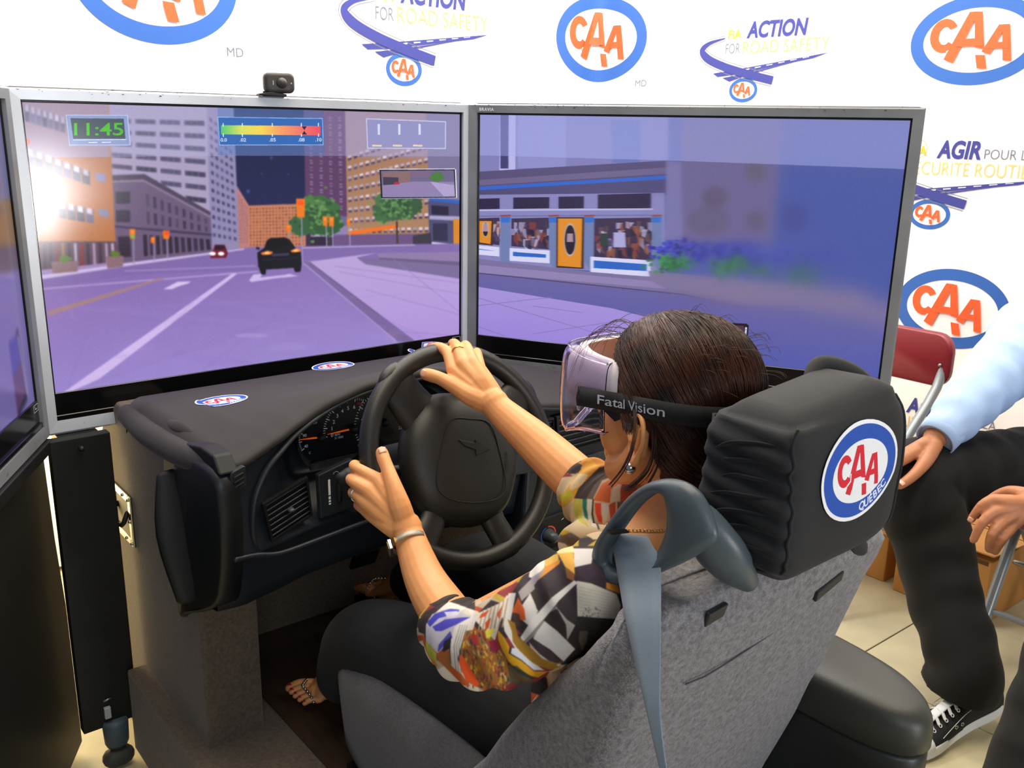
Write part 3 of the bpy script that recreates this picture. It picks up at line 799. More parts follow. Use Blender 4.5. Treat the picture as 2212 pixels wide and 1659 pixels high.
for cx_, cy_, a_ in ((960, 800, 1.0), (1010, 790, .9), (1220, 820, .9), (1280, 800, .8), (1400, 830, .5), (1560, 850, .5), (1620, 860, .35)):
    for _ in range(46): ir.blob((random.gauss(cx_, 38), random.gauss(cy_, 22)), 11, 8, random.choice(['2f7a3c', '3c9048', '285c38']), 8, .3, a_ * .8)
for cx_, cy_, a_ in ((920, 735, 1), (1000, 730, 1), (1060, 715, .9), (1110, 760, .9), (1180, 745, 1), (1240, 740, 1), (1320, 735, .8), (1360, 790, .8), (1450, 775, .7), (1520, 790, .7), (1620, 770, .5), (1720, 775, .4)):
    for _ in range(26): ir.blob((random.gauss(cx_, 28), random.gauss(cy_, 20)), 10, 8, random.choice(['3a3cc0', '2c2ea8', '4c50d0', '24246c']), 8, .3, a_ * .8)
for cx_, cy_, rx_, ry_, c_ in ((1180, 490, 60, 50, '4c4040'), (1370, 370, 50, 45, '50503c'), (1370, 600, 45, 45, '4a4440'), (1550, 590, 60, 70, '38306c'), (1150, 600, 100, 70, '584e60')): ir.blob((cx_, cy_), rx_, ry_, c_, 20, 0, .35)
ir.poly([(950, 320), (1020, 325), (1030, 690), (950, 690)], '7f78a8', .8)
u_ = np.linspace(0, 1, 1280)[None, :, None].astype(np.float32)
ir.blur(3, np.clip((u_ - .02) * 3, 0, 1) * .55 + .3, vert=False); ir.blur(10, np.clip((u_ - .42) * 6, 0, 1) * .92); ir.blur(26, np.clip((u_ - .58) * 3.5, 0, 1))
ir.poly([(0, 0), (2300, 0), (2300, 372), (2060, 358), (960, 318), (0, 292)], 'a9b0ec', .48)
ir.poly([(1240, 1078), (1332, 1082), (1340, 1092), (1334, 1180), (1240, 1180)], '0c0c14'); ir.poly([(1240, 1086), (1318, 1092), (1318, 1180), (1240, 1180)], '503048'); ir.line((1328, 1098), (1322, 1180), 9, 'c8d0f4')
ir.a += np.random.default_rng(3).normal(0, .010, ir.a.shape[:2])[..., None].astype(np.float32)
PIC_R = img_mat('screen_shop_view', ir.image('shop_view'), 1.0, 0.22, 0.0)

il = Img(640, 360, '7a6cae')
il.poly([(0, 0), (640, 0), (640, 110), (0, 110)], '6e6c98'); il.poly([(480, 110), (640, 110), (640, 170), (480, 170)], '8a6a50'); il.poly([(0, 170), (640, 190), (640, 360), (0, 360)], '8273b4', grad='7466a8')
il.poly([(560, 160), (640, 165), (640, 195), (560, 190)], '6e5a72'); il.poly([(575, 285), (608, 262), (612, 262), (617, 350), (575, 362)], '22203a'); il.poly([(575, 292), (606, 270), (612, 342), (575, 358)], '5a3c6c'); il.poly([(575, 270), (606, 268), (607, 300), (575, 312)], '4a46a0'); il.line((608, 268), (616, 348), 3, 'b8b4d8')
il.blur(3)
PIC_L = img_mat('screen_side_view', il.image('side_view'), 0.75, 0.2, 0.0)

mon_c, PC = monitor('monitor', 'wide flat monitor showing the clock 11:45 and a street with a black car ahead', (0, 0), 0, PIC_C, M_SILVER)
mon_r, PR = monitor('monitor', 'angled monitor showing shop fronts with orange doors and blue flowers behind the driver', (0.79448, -0.47915), radians(-61.295), PIC_R, M_SILVER2, True)
mon_l, PL = monitor('monitor', 'monitor showing only a purple strip of street beside the clock monitor', (-0.800, -0.481), radians(61.3), PIC_L, M_SILVER2)

# webcam on top of the middle monitor
M_CAMB = mat('webcam_plastic', '3a3634', 0.45)
M_LENS = mat('lens_glass', '0a0708', 0.08, coat=0.5)
cx_ = 0.005; wcam = thing('webcam', 'small dark webcam clipped on top of the clock monitor', 'webcam', (0.015, -0.02, 1.476))


def rrect(w, h, r, n=5, p=1.0):
    out = []
    for cx, cy, a0 in ((w - r, h - r, 0), (-w + r, h - r, 90), (-w + r, -h + r, 180), (w - r, -h + r, 270)):
        for k in range(n + 1):
            a = radians(a0 + 90 * k / n); out.append((cx + r * cos(a), cy + r * sin(a)))
    return out


wy = radians(14); wd = Vector((cos(wy), -sin(wy), 0)); wn = Vector((-sin(wy), -cos(wy), 0)); wc0 = Vector((0.006, -0.022, 1.5035))
P_ = lambda u, v, o: wc0 + wd * u + wn * o + Vector((0, 0, v))
g = G(); rr = []
for o_, k_ in ((-.014, .80), (-.012, .93), (-.006, 1.0), (.004, 1.0), (.009, .95), (.0115, .85), (.0125, .6)): rr.append([P_(u * k_, v * k_, o_) for u, v in rrect(.0335, .0215, .012)])
g.rings(rr).build('camera_body', M_CAMB, wcam)
G().tube([P_(.004, 0, .011), P_(.004, 0, .0155)], .0115, 28).build('lens_ring', M_CAMB, wcam)
G().prism(rrect(.0078, .0062, .002), lambda u, v, o: P_(.004 + u, v, o), .012, .0172).build('lens', M_LENS, wcam, smooth=False)
g = G().prism([(-.046, -.026), (.014, -.029), (.014, -.023), (-.02, -.019), (-.044, -.023)], P_, -.028, .012); g.obox(P_(-.01, -.029, -.018), (wd, wn, (0, 0, 1)), (.022, .004, .012))
g.build('mount_clip', M_BLACKM, wcam, smooth=False, mods=[('bevel', .002, 2)])
G().obox(P_(-.0145, 0, .0128), (wd, wn, (0, 0, 1)), (.0006, .0004, .0045)).build('indicator_mark', M_WHITEP, wcam, smooth=False)
G().obox(P_(.025, 0, .0118), (wd, wn, (0, 0, 1)), (.0010, .0004, .0014)).build('indicator_mark', M_WHITEP, wcam, smooth=False)

# stands under the middle and the left monitor
M_STAND = mat('black_stand_metal', '101312', 0.5, var=.15, var_scale=30)
M_STEEL = mat('brushed_steel', '8f9499', 0.35, 0.8)
st = thing('monitor_stand', 'black upright panel stand under the clock monitor', 'stand', (-0.46, -0.03, 0))
G().box(-.541, -.4235, -.050, -.022, .106, .788).build('upright_panel', M_STAND, st, smooth=False, mods=[('bevel', .002, 2)])
G().box(-.52, -.44, -.022, .03, .70, .788).build('mount_bracket', M_STAND, st, smooth=False)
G().box(.42, .53, .0, .03, .085, .788).build('upright_panel', M_STAND, st, smooth=False, mods=[('bevel', .002, 2)])
G().tube([(-.4835, -.048, .765), (-.4835, -.056, .765)], .0062, 14).build('bolt', M_BLACKM, st)
G().box(-.496, -.482, -.060, -.050, .130, .158).build('release_tab', mat('light_grey_plastic', 'b8bcc0', .5), st, smooth=False, mods=[('bevel', .002, 2)])
G().tube([(-.493, -.051, .172), (-.485, -.055, .176), (-.479, -.051, .174)], .0025, 8).build('screw', M_STEEL, st)
cs = thing('caster', 'grey plastic caster wheel under the black stand', 'caster', (-0.474, -0.05, 0))
g = G().rings([[(-.474 + a * cos(t), -.048 + b * .85 * sin(t), z) for t in [2 * pi * k / 24 for k in range(24)]] for z, a, b in ((.052, .022, .022), (.062, .026, .028), (.110, .028, .031), (.118, .024, .026))])
g.build('wheel_cover', mat('caster_grey', '4a5a66', .5), cs)
G().tube([(-.487, -.052, .024), (-.463, -.052, .024)], .023, 28).build('wheel', mat('caster_rubber', '3c3e3a', .6), cs)
d_ = Vector((cos(radians(61.3)), sin(radians(61.3)), 0)); n_ = Vector((sin(radians(61.3)), -cos(radians(61.3)), 0)); c_ = Vector((-.80, -.481, 0))
PS = lambda u, v, o: c_ + d_ * u + n_ * o + Vector((0, 0, v))
st2 = thing('monitor_stand', 'wide black panel stand beneath the monitor with the purple strip of street', 'stand', PS(0, 0, -.06))
G().prism([(-.53, .10), (.485, .03), (.59, .03), (.59, .38), (.57, .55), (.558, .79), (-.53, .79)], PS, -.05, -.012).build('upright_panel', M_STAND, st2, smooth=False, mods=[('bevel', .003, 2)])
G().prism([(-.53, .765), (.525, .765), (.525, .790), (-.53, .790)], PS, -.012, .02).build('shelf_lip', M_STAND, st2, smooth=False, mods=[('bevel', .002, 2)])
G().tube([PS(.1, .45, -.012), PS(.1, .45, -.006)], .006, 12).build('bolt', M_STEEL, st2)
G().tube([PS(-.5, 0.0, -.03), PS(-.5, .1, -.03)], .02, 12).build('foot', M_BLACKM, st2)
G().tube([PS(.45, 0.0, -.03), PS(.45, .05, -.03)], .02, 12).build('foot', M_BLACKM, st2)
# ================================================================ simulator base, dashboard, wheel, seat
M_CARPET = mat('grey_carpet', '625648', 0.95, var=.22, var_scale=160, bump=.5, bump_scale=900, sheen=.2)  # grey carpet tinted browner, standing in for warm light on the box side
M_WOOD = mat('brown_floor_board', '3a2a1c', 0.55, var=.3, var_scale=8, bump=.06, bump_scale=60, stretch=(6, 1, 1))
M_DASH = mat('dark_grey_vinyl', '20242a', 0.45, bump=.12, bump_scale=900)
M_DASH2 = mat('fascia_plastic', '222830', 0.40, bump=.10, bump_scale=1100)
M_PAD = mat('black_dash_cover_cloth', '211d1c', 0.8, bump=.25, bump_scale=500, sheen=.1, var=.12, var_scale=12)
M_DARK = mat('deep_black_plastic', '08090a', 0.6)
M_SLAT = mat('vent_slat_plastic', '454c52', 0.35)
M_LENSP = mat('gauge_face', '12151b', 0.35)
M_GWHITE = mat('gauge_print', 'dfe8f0', 0.6)
M_GRED = mat('gauge_red', 'a02238', 0.6)
M_NEEDLE = mat('orange_needle', 'ff7a14', 0.4, emit=('ff6a10', .25))
M_WHEEL = mat('wheel_leather', '1c1b18', 0.40, bump=.2, bump_scale=700)
M_HUB = mat('hub_vinyl', '1f1f1a', 0.42, bump=.2, bump_scale=900)
M_CHROME = mat('chrome_metal', 'c8c2a8', 0.2, 1.0)

base = thing('simulator_base', 'grey carpeted simulator box and low platform under the dashboard', 'platform', (0.2, -0.8, 0))
G().box(-.44, .425, -2.0, -.056, .03, .235).build('platform_body', M_CARPET, base, smooth=False, mods=[('bevel', .006, 2)])
G().box(-.42, .405, -1.98, -.07, .0, .03).build('skirting', M_DARK, base, smooth=False)
for k in range(2):
    x0 = -.245 + k * .305; G().box(x0, x0 + .302, -.98, -.1, .2355, .2395).build('floor_board', M_WOOD, base, smooth=False, mods=[('bevel', .001, 1)])
g = G()
rr = []
for x0_, y0_, y1_, z_ in ((-.400, -.440, .22, .0), (-.400, -.440, .22, .60), (-.400, -.436, .10, .76), (-.402, -.430, -.03, .845)):
    rr.append([(x0_, y0_, z_), (-.285, y0_, z_), (-.285, y1_, z_), (x0_, y1_, z_)])
g.rings(rr).build('side_pillar', M_CARPET, base, smooth=False, mods=[('bevel', .008, 3)])
G().box(-.285, .62, -.10, -.06, .0, .78).build('firewall_panel', M_CARPET, base, smooth=False)
G().box(.60, .70, -.44, -.20, .0, .74).build('side_pillar', M_CARPET, base, smooth=False, mods=[('bevel', .008, 3)])
# recessed flight-case handle on the left side
g = G(); X = -.402
for y0, y1, z0, z1 in ((-.068, .04, .628, .645), (-.068, .04, .528, .545), (-.078, -.060, .528, .645), (.03, .045, .528, .645)): g.box(X - .004, X + .002, y0, y1, z0, z1)
hd = g.build('recessed_handle', M_CHROME, base, smooth=False, mods=[('bevel', .002, 2)])
G().box(X - .0015, X + .001, -.060, .03, .545, .628).build('dish', M_DARK, hd, smooth=False)
G().tube([(X - .004, -.05, .60), (X - .016, -.048, .575), (X - .016, .02, .575), (X - .004, .022, .60)], .0055, 10, smooth=3).build('grip', M_BLACKM, hd)
for y, z in ((-.069, .637), (-.069, .587), (-.069, .536), (-.03, .637), (-.03, .536)): G().ell((X - .0045, y, z), .004, nu=8, nv=6).build('rivet', M_CHROME, hd)

# ---- dashboard
dash = thing('dashboard', 'dark grey car dashboard with black cloth top mounted on the simulator box', 'dashboard', (0.2, -.35, .55))
EX = [(-.405, .862), (-.36, .868), (-.345, .872), (-.32, .880), (-.28, .893), (-.235, .908), (-.158, .932), (-.078, .947), (0, .953), (.08, .951), (.14, .938), (.18, .915), (.215, .885), (.26, .862), (.34, .842), (.45, .826), (.65, .806), (.92, .79)]
YE = [(-.405, -.585), (-.36, -.590), (-.30, -.575), (-.2, -.545), (-.08, -.530), (.05, -.525), (.15, -.53), (.215, -.545), (.3, -.560), (.45, -.565), (.65, -.56), (.92, -.53)]
YB = [(-.405, -.10), (.30, -.10), (.40, -.13), (.505, -.24), (.655, -.38), (.80, -.48), (.92, -.52)]
ZB = [(-.405, .872), (.30, .872), (.42, .862), (.505, .845), (.655, .805), (.92, .785)]


def itp(T, x):
    x = min(max(x, T[0][0]), T[-1][0])
    for (a, b), (c, d) in zip(T, T[1:]):
        if x <= c:
            t = (x - a) / (c - a); t = t * t * (3 - 2 * t) * .35 + t * .65
            return b + (d - b) * t
    return T[-1][1]


xs = list(np.linspace(-.405, .735, 116))


def pad_profile(x):
    ye, ze, yb, zb = itp(YE, x), itp(EX, x), itp(YB, x), itp(ZB, x)
    ye = min(ye, yb - .02)
    L = yb - ye
    hood = ze - .885 if x < .25 else 0
    pts = [(yb, zb - .05), (yb - .002, zb - .01), (yb - .012, zb)]
    for t in (.15, .3, .45, .6, .72, .82, .9, .96):
        zz = zb * (1 - t) + ze * t
        s = max(0, (t - .35) / .65); s = s * s * (3 - 2 * s)
        zf = zb + (ze - zb) * s if hood > 0 else zz
        pts.append((yb - L * t, zf + .010 * sin(pi * t)))
    pts += [(ye + .004, ze + .002), (ye - .002, ze - .004), (ye - .001, ze - .011), (ye + .006, ze - .014), (ye + .05, ze - .020)]
    ed = max(0, 1 - (x + .405) / .03)       # rolled left edge
    return [(x, y, z - ed * ed * .028) for y, z in pts]


g = G(); rr = [pad_profile(x) for x in xs]
n_ = len(rr[0]); g.add([p for r in rr for p in r], [(i * n_ + j, (i + 1) * n_ + j, (i + 1) * n_ + j + 1, i * n_ + j + 1) for i in range(len(xs) - 1) for j in range(n_ - 1)])
# rolled cloth end on the left
g.tube([(-.398, -.10, .835), (-.408, -.25, .838), (-.405, -.38, .842), (-.40, -.48, .848), (-.392, -.555, .85)], [.022, .024, .024, .022, .012], 14, smooth=4)
g.tube([(-.385, -.30, .868), (-.383, -.36, .874), (-.375, -.43, .870)], [(.006, .004), (.012, .006), (.006, .003)], 10, smooth=4)
pad = g.build('top_cover', M_PAD, dash)
bm_ = bmesh.new(); bm_.from_mesh(pad.data); pad_tree = BVHTree.FromBMesh(bm_); bm_.free(); pad_o = WL[pad.name]


def pad_z(x, y):
    h = pad_tree.ray_cast(Vector((x, y, 2)) - pad_o, Vector((0, 0, -1)))
    return (h[0] + pad_o)[2] if h[0] is not None else .88


# fascia: face of the dash below the brow line
OUT = [(-.342, .70), (-.345, .76), (-.335, .80), (-.31, .838), (-.28, .862), (-.235, .888), (-.158, .917), (-.078, .932), (0, .938), (.08, .936), (.14, .922), (.18, .90), (.205, .87), (.215, .84), (.222, .80), (.225, .74), (.225, .69)]


def top_in(x):
    if x < -.345 or x > .215: return None
    return itp([(a, b) for a, b in OUT[1:14]], x)


def face_y(x, z):
    """depth of the dash face: recessed inside the brow, bulging lower edge"""
    y = itp(YE, x) + .012
    low = max(0, min(1, (.80 - z) / .12)); y -= .012 * low * (1 if x < .25 else .3)
    if -.345 < x < .222:
        t = top_in(x)
        if t is not None and z < t:
            e = min(1, (t - z) / .035) * min(1, max(0, (z - .70) / .07)); e2 = min(1, (x + .345) / .10) * min(1, (.222 - x) / .03)
            y += .092 * e * max(0, e2) * (1 if x > -.2 else max(.15, (x + .345) / .145))
    if z < .69: y += .020 + (.69 - z) * .15
    return y


g = G(); zs = [.93, .92, .91, .90, .89, .88, .87, .86, .85, .84, .83, .82, .81, .80, .79, .78, .77, .76, .75, .74, .73, .72, .71, .70, .695, .69, .685, .67, .64, .61, .585, .57, .565]


def fpt(x, z):
    zt = itp(EX, x) - .012
    z2 = min(z, zt)
    y = face_y(x, z2)
    if z <= .57: y += .08
    return (x, y, z2 - max(0, (.12 - abs(x + .02)) * 0))


vs = [fpt(x, z) for z in zs for x in xs]; m_ = len(xs)
g.add(vs, [(j * m_ + i, (j + 1) * m_ + i, (j + 1) * m_ + i + 1, j * m_ + i + 1) for j in range(len(zs) - 1) for i in range(m_ - 1)])
g.build('fascia', M_DASH2, dash)
g = G(); pr = pad_profile(.735); fs_ = [fpt(.735, z) for z in zs]; poly = [(p[1], p[2]) for p in pr] + [(p[1], p[2]) for p in fs_[8:]] + [(-.42, .56), (pr[0][1], .62)]
g.prism(poly, lambda u, v, d: (d, u, v), .728, .737).build('end_panel', M_DASH, dash, smooth=False)
# brow bead
g = G(); g.tube([(x, itp(YE, x) + .004, z) for x, z in [(-.335, .690), (-.345, .72)] + OUT[1:-3]], [(.0035, .006)] * 15, 10, smooth=5)
g.build('brow_trim', M_DASH, dash)
G().tube([(x, itp(YE, x) + .0, itp(EX, x) - .012) for x in (.205, .24, .30, .38, .48, .6, .72)], .0045, 8, smooth=3).build('padded_seam', M_DASH, dash)
# lower ledge bead
G().tube([(-.385, -.600, .700), (-.345, -.594, .694), (-.30, -.592, .684), (-.22, -.588, .688), (-.1, -.580, .694), (.1, -.570, .694), (.22, -.566, .69)], [(.005, .006)] * 7, 10, smooth=4).build('lower_seam', M_DASH2, dash)
# black end panel on the left
g = G(); EP = [(-.350, .842), (-.345, .65), (-.356, .50), (-.40, .515), (-.55, .595), (-.590, .66), (-.606, .74), (-.606, .80), (-.590, .855), (-.50, .86)]
EP = [tuple(p) for p in closed_path(EP, 4)]
rr = []
for x, k in ((-.372, 1.0), (-.398, 1.0), (-.408, .985), (-.412, .95)):
    cy, cz_ = -.47, .70; rr.append([(x - .006 * (1 - abs(y - cy) / .14) * (x < -.39), cy + (y - cy) * k, cz_ + (z - cz_) * k) for y, z in EP])
g.rings(rr).build('end_panel', mat('end_panel_black', '14181a', .42, bump=.08, bump_scale=900), dash)
G().tube([(-.414, -.40, .80), (-.418, -.43, .70), (-.416, -.46, .58)], [(.010, .03), (.014, .045), (.010, .03)], 16, smooth=4, up=(1, 0, 0)).build('end_panel_rib', M_DARK, dash)
G().prism([(-.348, .815), (-.362, .830), (-.43, .866), (-.52, .884), (-.575, .884), (-.600, .856)], lambda u, v, d: (d, u, v), -.404, -.37).build('end_cap', M_DARK, dash, mods=[('bevel', .004, 2)], smooth=False)
G().tube([(-.410, -.358, .832), (-.405, -.362, .838)], .005, 12).build('end_clip', M_CHROME, dash)

# instrument cluster
YC = -.452
cl = [(-.150, .786), (-.172, .792), (-.188, .81), (-.196, .835), (-.19, .862), (-.172, .882), (-.145, .893), (-.128, .905), (-.09, .919), (-.03, .924), (.03, .918), (.07, .903), (.10, .885), (.126, .862), (.130, .83), (.122, .80), (.10, .788)]
cl = [tuple(p) for p in closed_path(cl, 3)]
G().prism(cl, lambda u, v, d: (u, d, v), YC, YC + .012).build('gauge_panel', M_LENSP, dash, smooth=False)
G().rings([[(x * 1.0, YC - .010, z) for x, z in cl], [(-.033 + (x + .033) * 1.06, -.480, .85 + (z - .85) * 1.12) for x, z in cl]], caps=False).build('gauge_surround', M_DASH, dash)
G().tube([(x, YC - .010, z) for x, z in cl], .0016, 6, closed=True).build('gauge_rim', M_DARK, dash)


def gp(u, v, o=.0012): return (u, YC - o, v)


def gauge(cx, cz_, r, a0, a1, n, big, nums, na, h=.008, arc=True, nr=.70):
    g = G(); g.m = 0
    for k in range(n + 1):
        a = radians(a0 + (a1 - a0) * k / n); L = .0085 if k % big == 0 else .0045; w = .0009 if k % big == 0 else .0006
        c, s = cos(a), sin(a); g.add([gp(cx + r * c - w * s, cz_ + r * s + w * c), gp(cx + r * c + w * s, cz_ + r * s - w * c), gp(cx + (r - L) * c + w * s, cz_ + (r - L) * s - w * c), gp(cx + (r - L) * c - w * s, cz_ + (r - L) * s + w * c)], [(0, 1, 2, 3)])
    for s_, a in nums:
        a = radians(a); rr_ = r * nr; put_text(g, s_, gp, cx + rr_ * cos(a), cz_ + rr_ * sin(a) - h / 2, h, .012, center=True)
    return g


D_ = lambda a0, a1, i, n: a0 + (a1 - a0) * i / n
g = gauge(-.076, .838, .062, 188, 62, 28, 4, [(str(i), D_(188, 62, i, 7)) for i in range(8)], 8, .0075)
put_text(g, 'RPM', gp, -.113, .8285, .0045, .01); put_text(g, 'X 1000', gp, -.114, .822, .0045, .01)
g2 = gauge(-.004, .838, .066, 205, -25, 44, 4, [(str(20 * i), D_(205, -25, i, 11)) for i in range(1, 12)], 8, .0062, nr=.72)
put_text(g2, 'km/h', gp, -.06, .808, .004, .01); put_text(g2, 'km', gp, -.062, .797, .004, .01)
g3 = gauge(-.146, .834, .046, 208, 105, 22, 5, [('40', 205), ('90', 165), ('130', 108)], 3, .0058, nr=.70)
put_text(g3, 'C', gp, -.170, .803, .0045, .01)
g4 = gauge(.066, .838, .050, 118, 48, 16, 8, [('0', 114), ('1', 56)], 3, .0058, nr=.72)
for gg, nm in ((g, 'tachometer_dial'), (g2, 'speedometer_dial'), (g3, 'temperature_dial'), (g4, 'fuel_dial')): gg.build(nm, M_GWHITE, dash, smooth=False)
for cx, cz_, r, a0, a1 in ((-.076, .838, .054, 74, 62), (-.146, .834, .040, 112, 104)):
    g = G()
    for k in range(3):
        b0, b1 = radians(a0 + (a1 - a0) * k / 3), radians(a0 + (a1 - a0) * (k + .8) / 3)
        g.add([gp(cx + r * cos(b0), cz_ + r * sin(b0)), gp(cx + r * cos(b1), cz_ + r * sin(b1)), gp(cx + (r - .005) * cos(b1), cz_ + (r - .005) * sin(b1)), gp(cx + (r - .005) * cos(b0), cz_ + (r - .005) * sin(b0))], [(0, 1, 2, 3)])
    g.build('red_zone', M_GRED, dash, smooth=False)
for cx, cz_, a, L in ((-.076, .838, 181, .055), (-.146, .834, 175, .044), (.066, .838, 91, .044), (-.004, .838, 204, .055)):
    a = radians(a); c, s = cos(a), sin(a)
    nd = G().tube([(cx, YC - .006, cz_), (cx + L * .5 * c, YC - .006, cz_ + L * .5 * s), (cx + L * c, YC - .006, cz_ + L * s)], [(.0022, .001), (.0017, .001), (.0005, .0006)], 8).build('needle', M_NEEDLE, dash)
    G().tube([(cx, YC - .001, cz_), (cx, YC - .011, cz_)], .0085, 20).build('needle_hub', M_DARK, nd)
# hazard switch on the column behind the wheel
G().tube([(.045, -.50, .795), (.045, -.535, .800)], .012, 18).build('hazard_button', M_DASH, dash)
g = G()
for tr in ([(-.006, -.004), (.002, -.004), (-.002, .005)], [(.004, -.001), (.009, .001), (.004, .003)]): g.add([(.045 + u, -.5485, .800 + v) for u, v in tr], [(0, 1, 2)])
g.build('hazard_symbol', M_PWHITE, dash, smooth=False)


# vents
def vent(quad, nsl, label=None, depth=.02, off=.004, knob=True):
    """quad: tl,tr,br,bl as (x,z) on the dash face"""
    Q = [np.array(q) for q in quad]

    def P(u, v, o=0):
        q = (Q[0] * (1 - u) + Q[1] * u) * (1 - v) + (Q[3] * (1 - u) + Q[2] * u) * v
        yf = itp(YE, q[0]) + (-.001 if q[0] < 0 else -.006)
        return Vector((q[0], yf - off - o, q[1]))
    g = G(); o_ = [P(0, 0), P(1, 0), P(1, 1), P(0, 1)]
    k = .045
    i0 = [P(k, k * 1.2), P(1 - k, k * 1.2), P(1 - k, 1 - k * 1.2), P(k, 1 - k * 1.2)]
    i1 = [Vector(p) + Vector((0, depth, 0)) for p in i0]; ob = [Vector(p) + Vector((0, .008, 0)) for p in o_]
    g.rings([ob, o_, i0, i1])
    v = g.build('air_vent', M_DARK, dash, smooth=False)
    for j in range(nsl):
        vv = k + (1 - 2 * k) * (j + .5) / nsl; h = .26 / nsl
        a, b = P(k, vv, -.006), P(1 - k, vv, -.006)
        sg = G().tube([a, b], [(.0014, .004)] * 2, 8, up=(0, -.75, .65)); sg.build('slat', M_SLAT, v)
    if knob:
        c = P(.52, .5, .001); kg = G().tube([c + Vector((0, .004, 0)), c - Vector((0, .004, 0))], [(.007, .004), (.006, .0035)], 12, up=(0, 0, 1)); kg.build('vent_knob', M_SLAT, v)
        for uu in (.25, .5, .75):
            a, b = P(uu, .1, -.014), P(uu, .9, -.014); G().tube([a, b], [(.0012, .004)] * 2, 6, up=(0, 1, 0)).build('vane', M_DARK, v)
    return v


vent([(-.325, .781), (-.224, .800), (-.216, .722), (-.311, .704)], 7)
vent([(.362, .812), (.50, .812), (.51, .725), (.372, .722)], 6)
vent([(.315, .812), (.355, .812), (.360, .722), (.322, .722)], 6, knob=False)
vent([(.60, .80), (.70, .795), (.70, .715), (.60, .72)], 6)
# small side defroster grille
g = G(); c_ = Vector((-.372, -.592, .842)); P = lambda u, v, d=0: c_ + Vector((u, -.008 - d, v + u * .35))
sd = G().prism(rrect(.014, .019, .006), lambda u, v, d: P(u, v, d), -.01, .001).build('side_grille', M_DASH, dash, smooth=False, mods=[('bevel', .001, 1)])
for k in range(3): G().tube([P(-.007, -.009 + k * .0085, .0015), P(.007, -.009 + k * .0085, .0015)], .0024, 8).build('grille_slot', M_DARK, sd)
# dimmer panel
yd = itp(YE, -.16) - .004
G().prism([(-.200, .795), (-.128, .812), (-.122, .715), (-.198, .708)], lambda u, v, d: (u, yd - d, v), -.01, .0045).build('switch_panel', M_DASH, dash, smooth=False, mods=[('bevel', .002, 2)])
G().tube([(-.158, yd - .003, .772), (-.158, yd - .003, .738)], [(.006, .007)] * 2, 16, up=(0, 1, 0)).build('dimmer_wheel', M_DARK, dash)
g = G()
for z0, z1 in ((.752, .783), (.744, .7495), (.738, .742), (.733, .736)): g.add([(-.181, yd - .0055, z0), (-.1765, yd - .0055, z0), (-.1765, yd - .0055, z1), (-.181, yd - .0055, z1)], [(0, 1, 2, 3)])
for a0 in range(0, 180, 30):
    a = radians(a0); g.add([(-.164 + .006 * cos(a), yd - .0055, .790 + .006 * sin(a)), (-.164 + .0068 * cos(a + .3), yd - .0055, .790 + .0068 * sin(a + .3)), (-.164 + .0045 * cos(a + .15), yd - .0055, .790 + .0045 * sin(a + .15))], [(0, 1, 2)])
g.build('switch_print', M_PWHITE, dash, smooth=False)
# centre stack: cover plate, climate panel and ledge
G().prism([(.30, .700), (.62, .690), (.62, .455), (.28, .455)], lambda u, v, d: (u, -.548 + (v - .70) * .05 - d, v), -.10, .0).build('centre_stack', M_DASH2, dash, smooth=False, mods=[('bevel', .01, 3)])
G().prism([(.385, .700), (.56, .696), (.56, .632), (.385, .634)], lambda u, v, d: (u, -.556 - d, v), -.01, .004).build('radio_blank', mat('grey_panel', '3c4248', .4), dash, smooth=False, mods=[('bevel', .003, 2)])
G().prism([(.27, .572), (.60, .585), (.60, .500), (.27, .490)], lambda u, v, d: (u, -.560 - d, v), -.01, .004).build('climate_panel', M_DARK, dash, smooth=False, mods=[('bevel', .003, 2)])
g = G()
for (x, z) in ((.355, .532), (.435, .545), (.515, .552)):
    k = G().tube([(x, -.562, z), (x, -.580, z)], [.017, .014], 24).build('climate_knob', M_SLAT, dash)
    G().obox((x, -.583, z), ((.8, 0, .6), (0, 1, 0), (-.6, 0, .8)), (.013, .004, .0035)).build('knob_grip', M_DARK, k, smooth=False, mods=[('bevel', .001, 1)])
for m2, nm, a0, a1 in ((M_PBLUE, 'blue_temperature_arc', 235, 110), (M_PORANGE, 'red_temperature_arc', 95, -40)):
    g = G()
    for k in range(14):
        b0, b1 = radians(a0 + (a1 - a0) * k / 14), radians(a0 + (a1 - a0) * (k + 1) / 14)
        g.add([(.355 + .023 * cos(b0), -.5650, .532 + .023 * sin(b0)), (.355 + .023 * cos(b1), -.5650, .532 + .023 * sin(b1)), (.355 + .0195 * cos(b1), -.5650, .532 + .0195 * sin(b1)), (.355 + .0195 * cos(b0), -.5650, .532 + .0195 * sin(b0))], [(0, 1, 2, 3)])
    g.build(nm, m2, dash, smooth=False)
g = G()
for x, z in ((.395, .560), (.412, .578), (.466, .578), (.39, .520), (.47, .512), (.498, .583)):
    g.add([(x - .004, -.565, z - .001), (x + .004, -.565, z + .001), (x + .005, -.565, z + .004), (x + .001, -.565, z + .002)], [(0, 1, 2, 3)])
g.build('climate_symbols', M_PWHITE, dash, smooth=False)
G().tube([(.22, -.575, .470), (.40, -.580, .488), (.60, -.575, .500)], .008, 10, smooth=3).build('ledge', M_DASH2, dash)
G().box(.20, .62, -.56, -.40, .26, .475).build('lower_console', M_DARK, dash, smooth=False, mods=[('bevel', .01, 2)])

# decals on the dash cover
CAAT = Img(900, 720, '101010')


